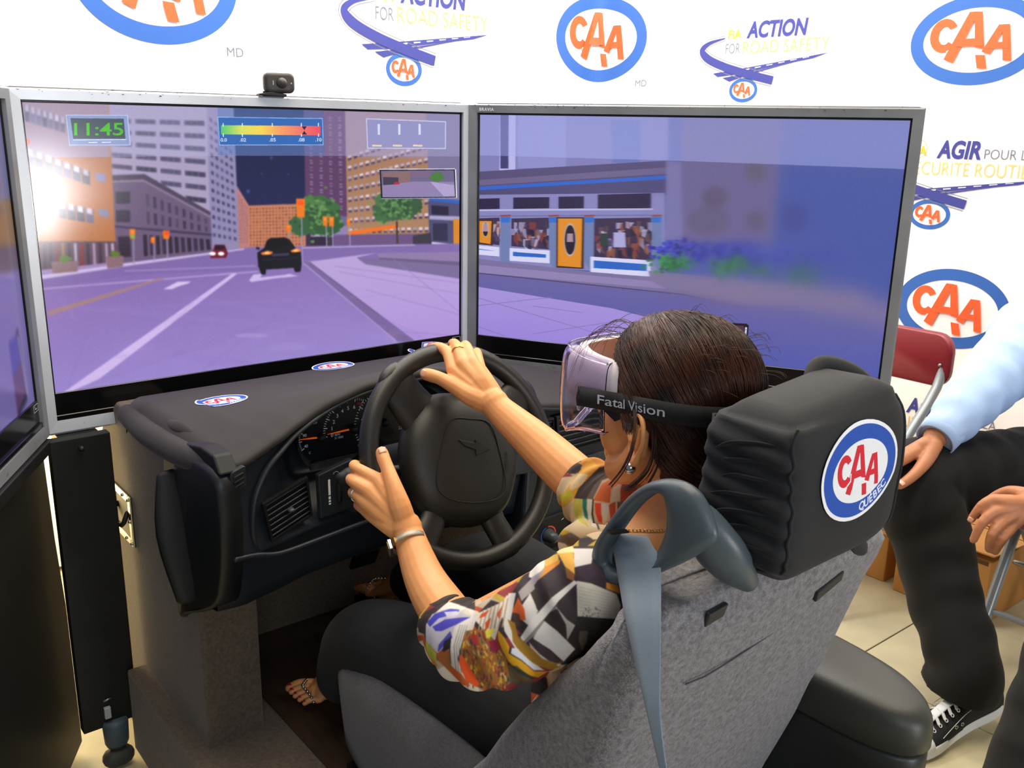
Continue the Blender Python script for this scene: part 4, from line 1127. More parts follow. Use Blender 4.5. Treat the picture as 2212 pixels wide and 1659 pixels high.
def paint_logo(im, ring, letters, halo, quebec):
    w, h = im.w, im.h; im.fn = lambda u, v: (w / 2 + u * w / 2.10, h / 2 - v * w / 2.10)
    el = lambda a, b, n=90: [(a * cos(2 * pi * k / n), b * sin(2 * pi * k / n)) for k in range(n)]
    im.poly(el(1.04, .80), 'f6f7fb'); im.poly(el(.975, .735), ring); im.poly(el(.745, .50), 'f6f7fb')
    o, i = caa_c(); im.poly([(x * .90, y * .95) for x, y in o + i[::-1]], letters)
    for q in CAA_QUADS: im.poly([(x * .90, y * .95) for x, y in q], letters)
    for q in CAA_CUT: im.poly([(x * .90, y * .95) for x, y in q], 'f6f7fb')
    if quebec:
        s_ = 'QU\u00c9BEC'; n = len(s_)
        for k, ch in enumerate(s_):
            a = radians(-82 + 44 * k / (n - 1)); cx, cy = .86 * cos(a), .615 * sin(a); t = atan2(.615 * cos(a), .86 * -sin(a)); t = atan2(cos(a) * .615, -sin(a) * .86)
            vs, ts, ww = text2d(ch, .03); kk = .145 / .7
            for tr in ts:
                pts = []
                for q in tr:
                    x, y = (vs[q][0] - ww / 2) * kk * .95, vs[q][1] * kk - .07
                    pts.append((cx + x * cos(t) - y * sin(t), cy + x * sin(t) + y * cos(t)))
                im.poly(pts, 'eef4ff')
    return im


paint_logo(CAAT, '1f52b8', 'dc1f35', True, True)
CAA_IM = CAAT.image('round_emblem')
M_DECAL = img_mat('round_emblem_print', CAA_IM, 0, .4)
M_PATCH = img_mat('embroidered_emblem', CAA_IM, 0, .8, bump=.6, bscale=500)


def emblem(name, fn, a, material, parent, thick=0.0, n=40, rings_=14, **kw):
    """elliptical patch; fn(u,v)->world point for u,v in units of the half width"""
    g = G(); vs = []; uv = []
    for r in range(rings_ + 1):
        for k in range(n):
            t = 2 * pi * k / n; u, v = r / rings_ * cos(t) * 1.04, r / rings_ * sin(t) * .80
            vs.append(fn(u * a, v * a)); uv.append((.5 + u / 2.10, .5 + v / 2.10 * 900 / 720))
    fs = [(r * n + k, r * n + (k + 1) % n, (r + 1) * n + (k + 1) % n, (r + 1) * n + k) for r in range(rings_) for k in range(n)]
    g.add(vs, fs)
    for i, q in enumerate(uv): g.uv[i] = q
    return g.build(name, material, parent, **kw)


for px_, py_, rot in ((479, 866, 4), (720, 791, 6), (922, 748, 6)):
    c_ = at(px_, py_, z=.89); c_ = at(px_, py_, z=pad_z(c_[0], c_[1])); c_ = at(px_, py_, z=pad_z(c_[0], c_[1])); a_ = radians(rot)
    emblem('round_decal', lambda u, v: (c_[0] + u * cos(a_) - v * sin(a_), c_[1] + u * sin(a_) + v * cos(a_), pad_z(c_[0] + u * cos(a_) - v * sin(a_), min(c_[1] + u * sin(a_) + v * cos(a_), -.115)) + .0012), .051, M_DECAL, dash)

# ---- steering column, stalk and wheel
TILT = radians(24); WC = Vector((-.037, -.778, .869)); WN = Vector((0, -cos(TILT), sin(TILT))); WU = Vector((1, 0, 0)); WV = Vector((0, sin(TILT), cos(TILT)))
WP = lambda u, v, o=0: WC + WU * u + WV * v + WN * o
col = thing('steering_column', 'dark plastic steering column with a stub stalk behind the wheel', 'steering column', WP(0, 0, -.12))
g = G(); rr = []
for o, k in ((-.035, .80), (-.055, 1.0), (-.12, 1.05), (-.20, 1.1), (-.30, 1.1)): rr.append([WP(u * k, v * k - .012, o) for u, v in rrect(.062, .058, .03)])
g.rings(rr).build('column_shroud', M_DASH, col)
g = G(); g.tube([WP(-.05, -.005, -.075), WP(-.10, .0, -.080), WP(-.14, .004, -.082), WP(-.178, .008, -.084), WP(-.192, .009, -.085)], [.010, .011, .015, .0175, .012], 16, smooth=3)
g.build('stalk', M_DARK, col)
g = G().tube([WP(.05, -.005, -.075), WP(.12, .0, -.080), WP(.165, .008, -.084)], [.010, .011, .010], 12, smooth=3); g.build('stalk', M_DARK, col)

wh = thing('steering_wheel', 'dark leather steering wheel with a wide hub pad gripped by the driver', 'steering wheel', WC)
G().tube([WP(.1825 * cos(t), .1825 * sin(t)) for t in [2 * pi * k / 96 for k in range(96)]], [(.0165, .0165)] * 96, 20, closed=True, up=None).build('rim', M_WHEEL, wh)
# hub and spokes in the wheel plane, rotated a little clockwise
RA = radians(-14)


def HP(u, v, o=0): return WP(u * cos(RA) - v * sin(RA), u * sin(RA) + v * cos(RA), o)


def sp(pts, thick, name='spoke', m=None):
    g = G(); g.tube([HP(*p[:3]) for p in pts], [(p[3], thick if len(p) < 5 else p[4]) for p in pts], 16, smooth=5, up=tuple(WN)); g.build(name, m or M_WHEEL, wh)


sp([(-.060, .050, -.012, .046), (-.100, .085, -.008, .040), (-.128, .115, -.002, .036, .013), (-.143, .128, 0, .030, .013)], .017)
sp([(.060, .050, -.012, .046), (.100, .085, -.008, .040), (.128, .115, -.002, .036, .013), (.143, .128, 0, .030, .013)], .017)
sp([(-.045, -.075, -.012, .030), (-.062, -.115, -.006, .024), (-.082, -.150, -.001, .026, .012), (-.090, -.166, 0, .030, .012)], .014)
sp([(.045, -.075, -.012, .030), (.062, -.115, -.006, .024), (.082, -.150, -.001, .026, .012), (.090, -.166, 0, .030, .012)], .014)
hub = [(-.052, .108), (-.085, .085), (-.110, .045), (-.118, 0), (-.108, -.045), (-.090, -.085), (-.055, -.112), (0, -.122), (.055, -.112), (.090, -.085), (.108, -.045), (.118, 0), (.110, .045), (.085, .085), (.052, .108), (0, .114)]
hub = [tuple(p) for p in closed_path(hub, 4)]
g = G(); g.rings([[HP(u * k, v * k - .004, o) for u, v in hub] for o, k in ((-.050, .80), (-.030, .96), (-.012, 1.0), (.002, .97), (.012, .90), (.020, .78), (.0245, .60), (.0265, .35), (.027, .08))])
hb = g.build('hub_pad', M_HUB, wh)
pl = [(-.040, .052), (-.060, .0), (-.070, -.055), (-.052, -.078), (0, -.086), (.052, -.078), (.070, -.055), (.060, 0), (.040, .052), (0, .058)]
pl = [tuple(p) for p in closed_path(pl, 4)]


def hubz(u, v):
    k = max(abs(u) / .118, abs(v + .004) / .118); T = [(0, .027), (.08, .027), (.35, .0265), (.60, .0245), (.78, .020), (.9, .012), (1.0, -.005)]
    return itp(T, k)


G().tube([HP(u, v, hubz(u, v) + .0006) for u, v in pl], .0010, 6, closed=True).build('hub_seam', M_DARK, hb)
g = G(); dart = [(-.030, .010), (.004, .006), (.004, .013), (.034, -.003), (.004, -.016), (.004, -.006), (-.018, .000)]
g.prism(dart, lambda u, v, o: HP(u + .004, v + .010, hubz(u, v) + o), -.001, .0018); g.build('arrow_emblem', M_WHEEL, hb, smooth=False, mods=[('bevel', .0005, 1)])
g = G(); put_text(g, 'AIRBAG', lambda u, v: HP(.078 - v, -.03 + u, hubz(.078 - v, -.03 + u) + .0012), 0, 0, .007, .01); g.build('hub_lettering', M_DARK, hb, smooth=False)

# ---- pedals (dim, under the dash)
pd = thing('brake_pedal', 'black pedal in the dark footwell above the sandal', 'pedal', (.10, -.14, .40))
G().obox((.10, -.18, .40), ((1, 0, 0), (0, -.5, .86), (0, .86, .5)), (.035, .028, .006)).build('pad', M_DARK, pd, smooth=False, mods=[('bevel', .003, 2)])
G().tube([(.10, -.17, .41), (.10, -.10, .50), (.10, -.06, .62)], .008, 10, smooth=3).build('arm', M_DARK, pd)

# ================================================================ seat


def fabric(name, c1, c2, scale=330):
    q = Nt(name); tc = q.new('ShaderNodeTexCoord')
    v = q.new('ShaderNodeTexVoronoi'); v.inputs['Scale'].default_value = scale
    mp = q.new('ShaderNodeMapping'); mp.inputs['Scale'].default_value = (1, 1, 1.5); q.link(tc.outputs['Object'], mp.inputs[0]); q.link(mp.outputs[0], v.inputs['Vector'])
    n = q.new('ShaderNodeTexNoise'); n.inputs['Scale'].default_value = 140; n.inputs['Detail'].default_value = 2; q.link(tc.outputs['Object'], n.inputs['Vector'])
    r = q.new('ShaderNodeValToRGB'); r.color_ramp.elements[0].position = .3; r.color_ramp.elements[1].position = .7
    r.color_ramp.elements[0].color = (*srgb(c1), 1); r.color_ramp.elements[1].color = (*srgb(c2), 1)
    e = r.color_ramp.elements.new(.5); e.color = (*[(a + b) / 2 * k for a, b, k in zip(srgb(c1), srgb(c2), (1.12, 1.0, 0.98))], 1)
    q.link(n.outputs['Fac'], r.inputs[0])
    mx = q.new('ShaderNodeMixRGB'); mx.blend_type = 'MULTIPLY'; mx.inputs[0].default_value = .55
    r2 = q.new('ShaderNodeValToRGB'); r2.color_ramp.elements[0].position = .0; r2.color_ramp.elements[1].position = .55
    r2.color_ramp.elements[0].color = (1, 1, 1, 1); r2.color_ramp.elements[1].color = (.35, .35, .35, 1)
    q.link(v.outputs['Distance'], r2.inputs[0]); q.link(r.outputs[0], mx.inputs[1]); q.link(r2.outputs[0], mx.inputs[2]); q.link(mx.outputs[0], q.b.inputs['Base Color'])
    b = q.new('ShaderNodeBump'); b.inputs['Strength'].default_value = .5; b.inputs['Distance'].default_value = .002; b.invert = True
    q.link(v.outputs['Distance'], b.inputs['Height']); q.link(b.outputs[0], q.b.inputs['Normal'])
    q.b.inputs['Roughness'].default_value = .92; q.b.inputs['Sheen Weight'].default_value = .25
    return q.m


M_SEAT = fabric('seat_knit_fabric', '6e7176', '9b9da2')
M_SEAT2 = mat('seat_side_fabric', '47454a', 0.95, var=.2, var_scale=220, bump=.4, bump_scale=800, sheen=.25)
M_COVER = mat('black_headrest_cover', '0b0f16', 0.8, bump=.15, bump_scale=500, sheen=.06)
M_GUIDE = mat('blue_grey_plastic', '48535a', 0.38, bump=.12, bump_scale=900)
M_BELT = mat('belt_webbing', '6d8090', 0.6, bump=.5, bump_scale=700, stretch=(1, 1, 4), sheen=.3)

seat = thing('driver_seat', 'grey knit car seat with a tall backrest under the driver', 'car seat', (0, -1.15, .24))


def yr(z): return itp([(.235, -1.20), (.39, -1.262), (.567, -1.322), (.667, -1.357), (.771, -1.388), (.87, -1.418), (.93, -1.43)], z)


def seat_ring(z, k=1.0, n=40):
    """rounded plan outline of the backrest with forward wings"""
    y0 = yr(z); hw = itp([(.235, .235), (.45, .25), (.70, .248), (.80, .250), (.86, .258), (.90, .250)], z) * k
    wing = itp([(.235, .25), (.45, .24), (.55, .20), (.65, .17), (.75, .125), (.82, .085), (.90, .05)], z)
    core = .085
    pts = [(-hw + .045, y0), (-hw + .012, y0 + .012), (-hw, y0 + .045), (-hw - .004, y0 + wing * .7), (-hw + .01, y0 + wing), (-hw + .045, y0 + wing * .98), (-hw + .085, y0 + core + .01), (-.08, y0 + core), (.08, y0 + core), (hw - .085, y0 + core + .01), (hw - .045, y0 + wing * .98), (hw - .01, y0 + wing), (hw + .004, y0 + wing * .7), (hw, y0 + .045), (hw - .012, y0 + .012), (hw - .045, y0), (.08, y0 - .008), (-.08, y0 - .008)]
    return [(p[0], p[1], z) for p in closed_path(pts, 3)]


g = G(); rr = [seat_ring(z) for z in (.25, .30, .36, .42, .48, .54, .60, .66, .72, .77, .81, .845, .87)]
top = seat_ring(.87); cy_ = yr(.90) + .045
for dz, k in ((.015, .985), (.028, .955), (.037, .90), (.043, .80), (.046, .5), (.047, .1)):
    rr.append([(x * k, cy_ + (y - cy_) * (k if k > .7 else k), .87 + dz - (abs(x) / .25) ** 3 * .012) for x, y, z in top])
bk = g.rings(rr).build('backrest', M_SEAT, seat)
# seams across the back
G().tube([(x, yr(.80) - .0085 + (.004 if abs(x) > .15 else 0), .80 + .014 * sin(x * 9)) for x in np.linspace(-.16, .16, 12)], .0011, 6).build('seam', M_SEAT2, bk)
G().obox(at(1545, 1327, y=-1.423), ((1, 0, .1), (0, 1, .3), (0, -.3, 1)), (.017, .003, .010)).build('slot_cover', M_DASH, bk, smooth=False, mods=[('bevel', .002, 2)])
G().obox(at(1790, 1265, y=-1.419), ((1, 0, .25), (0, 1, .3), (-.25, -.3, 1)), (.030, .003, .009)).build('slot_cover', M_DASH, bk, smooth=False, mods=[('bevel', .002, 2)])
# cushion with side bolsters
g = G(); rr = []
for y in np.linspace(-1.16, -.66, 21):
    t = (y + 1.16) / .5; zt = .47 + .035 * t; hw = .245; drop = max(0, (t - .66) / .34) ** 2.5 * .085; hw *= 1 - .10 * max(0, (t - .66) / .34) ** 2
    pts = [(-hw, .30), (-hw - .012, zt - .04), (-hw + .008, zt + .012 - drop * .6), (-hw + .05, zt + .016 - drop), (-.13, zt - .03 - drop), (0, zt - .035 - drop), (.13, zt - .03 - drop), (hw - .05, zt + .016 - drop), (hw - .008, zt + .012 - drop * .6), (hw + .012, zt - .04), (hw, .30)]
    pts = cat_path(pts, 4); rr.append([(p[0], y + (.012 if False else 0), p[1]) for p in pts])
rr.append([(x * .96, -.645, .32 + (z - .32) * .75) for x, y, z in rr[-1]])
g.rings(rr).build('cushion', M_SEAT2, seat)
G().box(-.22, .22, -1.22, -.72, .25, .31).build('seat_frame', M_DARK, seat, smooth=False, mods=[('bevel', .008, 2)])
for x in (-.2, .2): G().box(x - .02, x + .02, -1.25, -.66, .235, .255).build('slide_rail', M_DARK, seat, smooth=False)
G().tube([(-.268, -1.09, .36), (-.285, -1.09, .36)], .022, 20).tube([(-.28, -1.09, .36), (-.285, -1.02, .372)], [.011, .008], 10).build('recliner_lever', M_BLACKM, seat)

# headrest with cover: lofted cushion with folds
def hr_pt(u, v, ph):
    pass


hr = thing('headrest', 'headrest in a black cloth cover with a round embroidered blue and red emblem', 'headrest', (0, -1.43, .93))
HC = Vector((-.011, -1.432, 1.031)); lean = radians(9)
HX = Vector((1, .035, 0)).normalized(); HZ = Vector((0, -sin(lean) * -.2, 1)).normalized(); HY = HZ.cross(HX)
g = G(); rr = []; NN = 72
for k, v in enumerate(np.linspace(-1, 1, 41)):
    z = v * .104; e = abs(v) ** 7
    hw = .126 * (1 - .35 * e) * (1 - .03 * v); hd = .060 * (1 - .45 * e) * (1 + .10 * (1 - abs(v)))
    if v < -.55: hw *= 1 - .12 * (-.55 - v)
    ring = []
    for t in [2 * pi * q / NN for q in range(NN)]:
        c, s = cos(t), sin(t); p = 2 / 8.5
        x = hw * abs(c) ** p * (1 if c > 0 else -1); y = hd * abs(s) ** p * (1 if s > 0 else -1)
        fold = 0
        if x < -.10:      # pleats on the left side
            fold = .0035 * sin(v * 26 + y * 40) * min(1, (abs(x) - .10) / .02) + .002 * sin(v * 11 + 2)
        fold += .0015 * mnoise.noise(Vector((x * 18, y * 18, z * 18)))
        zz = z + (.010 * (x / .138) if v > .8 else 0)
        ring.append(HC + HX * (x + fold * (-1 if x < 0 else 1)) + HY * (-(y + (0.004 * mnoise.noise(Vector((x * 9, 3, z * 9)))))) + HZ * zz)
    rr.append(ring)
hb_ = g.rings(rr).build('cover', M_COVER, hr)
bm_ = bmesh.new(); bm_.from_mesh(hb_.data); ht = BVHTree.FromBMesh(bm_); bm_.free(); ho = WL[hb_.name]


def on_hr(x, z, dy=-1, off=.002):
    h = ht.ray_cast(Vector((x, -1.432 + dy * .5, z)) - ho, Vector((0, -dy, 0)))
    return h[0] + ho + Vector((0, dy * off, 0)) if h[0] is not None else Vector((x, -1.49, z))


emblem('embroidered_emblem', lambda u, v: on_hr(.000 + u, 1.050 + v * .93), .078, M_PATCH, hr)
for sg in (-1, 1):      # piped seams along the rear edges
    pts = []
    for v in np.linspace(-.84, .84, 15):
        z = 1.031 + v * .104; x = sg * (.115 - .02 * abs(v) ** 7) - .011; q = on_hr(x, z, -1, .0005); pts.append(q)
    G().tube(pts, .0022, 8, smooth=2).build('seam', M_COVER, hr)


def on_side(y, z, off=.0):
    h = ht.ray_cast(Vector((-1.0, y, z)) - ho, Vector((1, 0, 0)))
    return h[0] + ho + Vector((-off, 0, 0)) if h[0] is not None else Vector((-.134, y, z))


for k in range(8):       # gathered cloth pleats on the left side
    z = .955 + k * .0195; g = G(); r = .0032 + .001 * (k % 3)
    g.tube([on_side(-1.395, z - .010 - .006 * (k % 2), -.002), on_side(-1.42, z - .002, .0002), on_side(-1.45, z + .004, .0004), on_side(-1.474, z + .007, -.001)], [(.001, .001), (.0016, r), (.0018, r), (.001, .0012)], 8, smooth=4)
    g.build('pleat', M_COVER, hr)
g = G().tube([(.03, -1.40, 1.120), (.07, -1.39, 1.138), (.10, -1.42, 1.128), (.112, -1.46, 1.098)], [(.010, .006), (.016, .010), (.014, .010), (.006, .006)], 12, smooth=5)
g.build('cloth_fold', M_COVER, hr)
g = G().tube([(.04, -1.475, .938), (.08, -1.462, .922), (.098, -1.45, .928)], [(.006, .004), (.014, .010), (.005, .005)], 12, smooth=4)
g.build('cloth_fold', M_COVER, hr)
for x in (-.06, .06): G().tube([(x, -1.382, .88), (x, -1.39, .97)], .006, 10).build('post', M_STEEL, hr)

# belt guide loop on the seat shoulder
gd = thing('belt_guide', 'blue grey plastic seat belt guide loop on the shoulder of the seat', 'belt guide', (-.18, -1.40, .93))
pairs = [((1318, 1218), (1296, 1246)), ((1317, 1196), (1284, 1215)), ((1328, 1168), (1290, 1175)), ((1346, 1143), (1310, 1140)), ((1368, 1112), (1342, 1094)), ((1392, 1085), (1372, 1062)), ((1420, 1066), (1408, 1040)), ((1438, 1070), (1446, 1034)), ((1444, 1088), (1480, 1042)), ((1446, 1112), (1508, 1062)), ((1443, 1140), (1528, 1092)), ((1434, 1168), (1544, 1128)), ((1420, 1196), (1548, 1168)), ((1404, 1216), (1500, 1204)), ((1385, 1228), (1430, 1236)), ((1362, 1232), (1375, 1256)), ((1338, 1230), (1330, 1262))]
g = G(); rr = []; pp = [(*a, *b) for a, b in pairs]; pp = closed_path(pp, 3)
for i, q in enumerate(pp):
    xx = -.185 + .0 * i; a = at(q[0], q[1], x=xx); b = at(q[2], q[3], x=xx); m = (a + b) / 2; h = (b - a) / 2; th = .010 + .006 * min(1, h.length / .03)
    rr.append([m + h * cos(t) + Vector((1, 0, 0)) * (-th * sin(t)) for t in [2 * pi * k / 18 for k in range(18)]])
g.rings(rr, closed=True).build('loop', M_GUIDE, gd)
g = G(); A, B_, C_, D2 = at(1484, 1078, x=-.186), at(1512, 1120, x=-.180), at(1545, 1175, x=-.165), at(1612, 1252, x=-.12)
g.tube([A, B_, C_, at(1580, 1218, x=-.145), D2], [(.006, .008), (.022, .017), (.030, .021), (.026, .022), (.014, .014)], 20, smooth=5, up=(1, .2, 0))
g.build('bracket', M_GUIDE, gd)

G().tube([at(1318, 1150, x=-.20), at(1352, 1146, x=-.20)], [(.0015, .006)] * 2, 8).build('slot_gap', M_DARK, gd)

belt = thing('seat_belt', 'blue grey seat belt webbing hanging from the guide loop behind the seat', 'seat belt', (-.25, -1.40, .3))
g = G(); Lp = [(1318, 1150, -.17), (1325, 1185, -.186), (1332, 1222, -.196), (1338, 1262, -.207), (1350, 1330, -.245), (1372, 1430, -.27), (1398, 1540, -.29), (1425, 1659, -.30), (1450, 1770, -.30)]
Rp = [(1400, 1160, -.17), (1412, 1182, -.186), (1424, 1206, -.196), (1427, 1250, -.207), (1427, 1330, -.245), (1426, 1430, -.27), (1426, 1540, -.29), (1440, 1659, -.30), (1462, 1770, -.30)]
L_ = [at(a, b, x=c) for a, b, c in Lp]; R_ = [at(a, b, x=c) for a, b, c in Rp]
LL = cat_path(L_, 4); RRp = cat_path(R_, 4); g = G()
g.add([Vector(p) * (1 - k / 4) + Vector(q) * (k / 4) for p, q in zip(LL, RRp) for k in range(5)], [(i * 5 + k, i * 5 + k + 1, (i + 1) * 5 + k + 1, (i + 1) * 5 + k) for i in range(len(LL) - 1) for k in range(4)])
g.build('webbing', M_BELT, belt, mods=[('solid', .0018, 0)])
g = G(); e = [at(1318, 1150, x=-.17), at(1400, 1160, x=-.17)]
f_ = [at(1300, 1150, x=-.10), at(1385, 1165, x=-.08)]; h_ = [Vector((-.075, -1.20, .875)), Vector((-.03, -1.22, .885))]
g.add([e[0], e[1], f_[0], f_[1]], [(0, 1, 3, 2)]); g.build('webbing', M_BELT, belt, mods=[('solid', .0018, 0)])

# ---- armrest console to the right of the seat
con = thing('console_armrest', 'dark grey plastic console box with a rounded armrest lid beside the seat', 'armrest', (.34, -1.30, .235))


def con_ring(k, z, sh=0):
    pts = []
    for x, y in ((.245, -1.00), (.243, -1.30), (.248, -1.41), (.268, -1.468), (.302, -1.486), (.338, -1.474), (.370, -1.43), (.390, -1.35), (.400, -1.22), (.402, -1.00)): pts.append((x, y))
    P = [p for p in closed_path(pts, 4)]; c = np.array((.33, -1.25))
    return [(*(c + (np.array(p) - c) * k), z + sh * (p[1] + 1.25)) for p in P]


g = G().rings([con_ring(k, z) for k, z in ((.97, .528), (1.0, .534), (1.0, .555), (.985, .575), (.95, .588), (.88, .597), (.7, .602), (.3, .604))]); g.build('lid', mat('armrest_vinyl', '33352f', .42, bump=.15, bump_scale=900), con)
g = G().rings([con_ring(k, z) for k, z in ((.96, .236), (.97, .40), (.985, .50), (.985, .520), (.96, .527))]); g.build('console_body', mat('console_plastic', '1e2320', .42, bump=.1, bump_scale=900), con)
# ================================================================ people
M_SKIN = mat('skin', 'e6a062', 0.48, var=.05, var_scale=30, bump=.08, bump_scale=400, sss=.12)
M_SKIN2 = mat('skin_tanned', 'b87850', 0.5, var=.05, var_scale=30, bump=.08, bump_scale=400, sss=.12)
M_NAIL = mat('nail', 'e3a98e', 0.25, coat=.4)
M_REDN = mat('red_nail_polish', 'c0182c', 0.2, coat=.5)
M_GOLD = mat('gold', 'e6c070', 0.22, 1.0)
M_SILV = mat('silver', 'c9c7c0', 0.2, 1.0)
M_EYE = mat('eye_white', 'e8e4de', 0.2)
M_LIP = mat('lips', 'b0605a', 0.4)
M_PANTS = mat('black_trouser_cloth', '0b0e11', 0.85, bump=.2, bump_scale=600, sheen=.03)


def fing(g, pts, tip=True):
    """finger / limb chain given as (px, py, depth, radius)"""
    P = [at(p[0], p[1], d=p[2]) for p in pts]
    g.tube(P, [p[3] for p in pts], 12, smooth=3)
    return P


# ---- the driver's body: one skin surface
wom = thing('person', 'woman driver in a patterned blouse wearing clear goggles with both hands on the wheel', 'person', (0, -1.13, .45))
g = G()
# torso
tor = [((0, -1.12, .44), (.165, .105)), ((0, -1.135, .52), (.155, .105)), ((0, -1.155, .62), (.128, .09)), ((0, -1.18, .72), (.138, .10)), ((0, -1.205, .80), (.15, .10)), ((0, -1.228, .86), (.145, .072)), ((0, -1.24, .895), (.10, .055)), ((0, -1.243, .92), (.056, .052))]
g.tube([p for p, r in tor], [(r[0], r[1]) for p, r in tor], 28, smooth=3, up=(0, 1, 0))
g.tube([(0, -1.243, .90), (0, -1.243, .95), (0, -1.238, 1.00)], [.054, .050, .055], 24, smooth=2)
# shoulders
for sx in (-1, 1): g.ell((sx * .155, -1.245, .855), (.052, .055, .055))
# head
g.ell((0, -1.238, 1.085), (.074, .096, .088), nu=28, nv=18)
g.ell((0, -1.178, 1.035), (.062, .066, .088), nu=28, nv=18)
g.ell((0, -1.140, .975), (.042, .036, .036), nu=24, nv=14); g.ell((0, -1.185, .995), (.060, .060, .062), nu=24, nv=16)
for sx in (-1, 1):
    g.tube([(sx * .060, -1.215, 1.01), (sx * .056, -1.195, .978), (sx * .038, -1.158, .960), (sx * .012, -1.130, .955)], [.018, .022, .024, .018], 12, smooth=3)
    g.ell((sx * .030, -1.155, 1.010), (.034, .038, .042))                      # cheeks
    g.ell((sx * .030, -1.120, 1.078), (.026, .012, .010))                      # brow
# nose, lips, chin
g.tube([(0, -1.112, 1.070), (0, -1.096, 1.045), (0, -1.082, 1.022)], [.008, .0095, .012], 12, smooth=3)
for sx in (-1, 1): g.ell((sx * .010, -1.095, 1.018), (.009, .011, .008))
g.ell((0, -1.120, .992), (.022, .010, .010)); g.ell((0, -1.130, .960), (.017, .013, .014))
# left arm and hand
sh = Vector((-.165, -1.25, .865)); el = at(1004, 1378, d=1.27); wr = at(884, 1158, d=1.425)
g.tube([sh, sh * .45 + el * .55, el], [.048, .042, .038], 20, smooth=3)
g.tube([el, at(954, 1312, d=1.335), at(915, 1245, d=1.385), wr, at(878, 1138, d=1.43)], [.036, .035, .030, (.0235, .0235), (.024, .024)], 20, smooth=4)
LM = dict(i=(812, 1036, 1.450, .0125), m=(793, 1058, 1.442, .0128), r=(789, 1084, 1.442, .0122), p=(800, 1110, 1.448, .0110))
for k, off in (('i', (6, -6)), ('m', (0, 0)), ('r', (-5, 4)), ('p', (-8, 8))):
    m = LM[k]; fing(g, [(882 + off[0], 1148 + off[1], 1.432, .0165), ((882 + off[0] + m[0]) / 2, (1148 + off[1] + m[1]) / 2, 1.434, .0145), m])
for a_, b_, oa, ob in (('i', 'm', (6, -6), (0, 0)), ('m', 'r', (0, 0), (-5, 4)), ('r', 'p', (-5, 4), (-8, 8))):
    A2, B3 = LM[a_], LM[b_]; mm = [(x + y) / 2 for x, y in zip(A2, B3)]; ox, oy = (oa[0] + ob[0]) / 2, (oa[1] + ob[1]) / 2
    fing(g, [(882 + ox, 1148 + oy, 1.433, .0160), ((882 + ox + mm[0]) / 2, (1148 + oy + mm[1]) / 2, 1.4355, .0142), (mm[0] + 4, mm[1] + 2, mm[2] + .001, .0112)])
LF = {'i': [LM['i'], (782, 1018, 1.462, .0100), (768, 1010, 1.480, .0094), (766, 1004, 1.510, .0085), (782, 1008, 1.538, .0075)],
      'm': [LM['m'], (770, 1044, 1.452, .0102), (760, 1037, 1.472, .0096), (760, 1034, 1.505, .0086), (780, 1036, 1.535, .0075)],
      'r': [LM['r'], (774, 1070, 1.452, .0098), (764, 1065, 1.472, .0092), (765, 1062, 1.505, .0083), (784, 1062, 1.535, .0073)],
      'p': [LM['p'], (784, 1098, 1.458, .0088), (775, 1092, 1.474, .0082), (775, 1089, 1.502, .0075), (792, 1088, 1.525, .0066)]}
LFP = {k: fing(g, v) for k, v in LF.items()}
fing(g, [(876, 1132, 1.430, .018), (864, 1094, 1.425, .0175), (851, 1052, 1.432, .0135), (837, 1012, 1.448, .0108), (829, 992, 1.456, .0108), (825, 978, 1.462, .0102)])
fing(g, [(862, 1085, 1.432, .014), (835, 1058, 1.442, .012), (815, 1045, 1.450, .011)]); fing(g, [(845, 1060, 1.436, .011), (828, 1042, 1.447, .010)])
# right arm and hand
shr = Vector((.165, -1.25, .865)); elr = at(1318, 1100, d=1.425); hem = at(1238, 1030, d=1.475); wrr = at(1078, 884, d=1.555)
g.tube([shr, shr * .5 + elr * .5, elr], [.048, .043, .040], 20, smooth=3)
g.tube([elr, hem, at(1165, 962, d=1.515), at(1112, 915, d=1.54), wrr, at(1066, 868, d=1.56)], [.038, .0385, .034, .0285, (.0245, .0245), (.0245, .0245)], 20, smooth=4)
RM = dict(i=(980, 800, 1.590, .0128), m=(1000, 786, 1.586, .0130), r=(1020, 784, 1.586, .0124), p=(1036, 796, 1.592, .0112))
for k, off in (('i', (-8, -2)), ('m', (-2, -4)), ('r', (4, -4)), ('p', (8, 0))):
    m = RM[k]; fing(g, [(1066 + off[0], 868 + off[1], 1.565, .0170), ((1066 + off[0] + m[0]) / 2, (868 + off[1] + m[1]) / 2, 1.570, .0150), m])
for a_, b_, oa, ob in (('i', 'm', (-8, -2), (-2, -4)), ('m', 'r', (-2, -4), (4, -4)), ('r', 'p', (4, -4), (8, 0))):
    A2, B3 = RM[a_], RM[b_]; mm = [(x + y) / 2 for x, y in zip(A2, B3)]; ox, oy = (oa[0] + ob[0]) / 2, (oa[1] + ob[1]) / 2
    fing(g, [(1066 + ox, 868 + oy, 1.566, .0166), ((1066 + ox + mm[0]) / 2, (868 + oy + mm[1]) / 2, 1.572, .0146), (mm[0] + 2, mm[1] + 4, mm[2] + .001, .0114)])
RF = {'i': [RM['i'], (970, 770, 1.612, .0104), (962, 757, 1.625, .0100), (947, 750, 1.640, .0090), (932, 751, 1.652, .0078)],
      'm': [RM['m'], (991, 762, 1.606, .0106), (986, 748, 1.625, .0100), (978, 742, 1.658, .0090), (972, 755, 1.688, .0078)],
      'r': [RM['r'], (1013, 762, 1.606, .0102), (1008, 750, 1.625, .0096), (1004, 746, 1.658, .0088), (1000, 759, 1.688, .0076)],
      'p': [RM['p'], (1033, 775, 1.610, .0092), (1031, 764, 1.625, .0086), (1029, 761, 1.652, .0080), (1026, 772, 1.678, .0070)]}
RFP = {k: fing(g, v) for k, v in RF.items()}
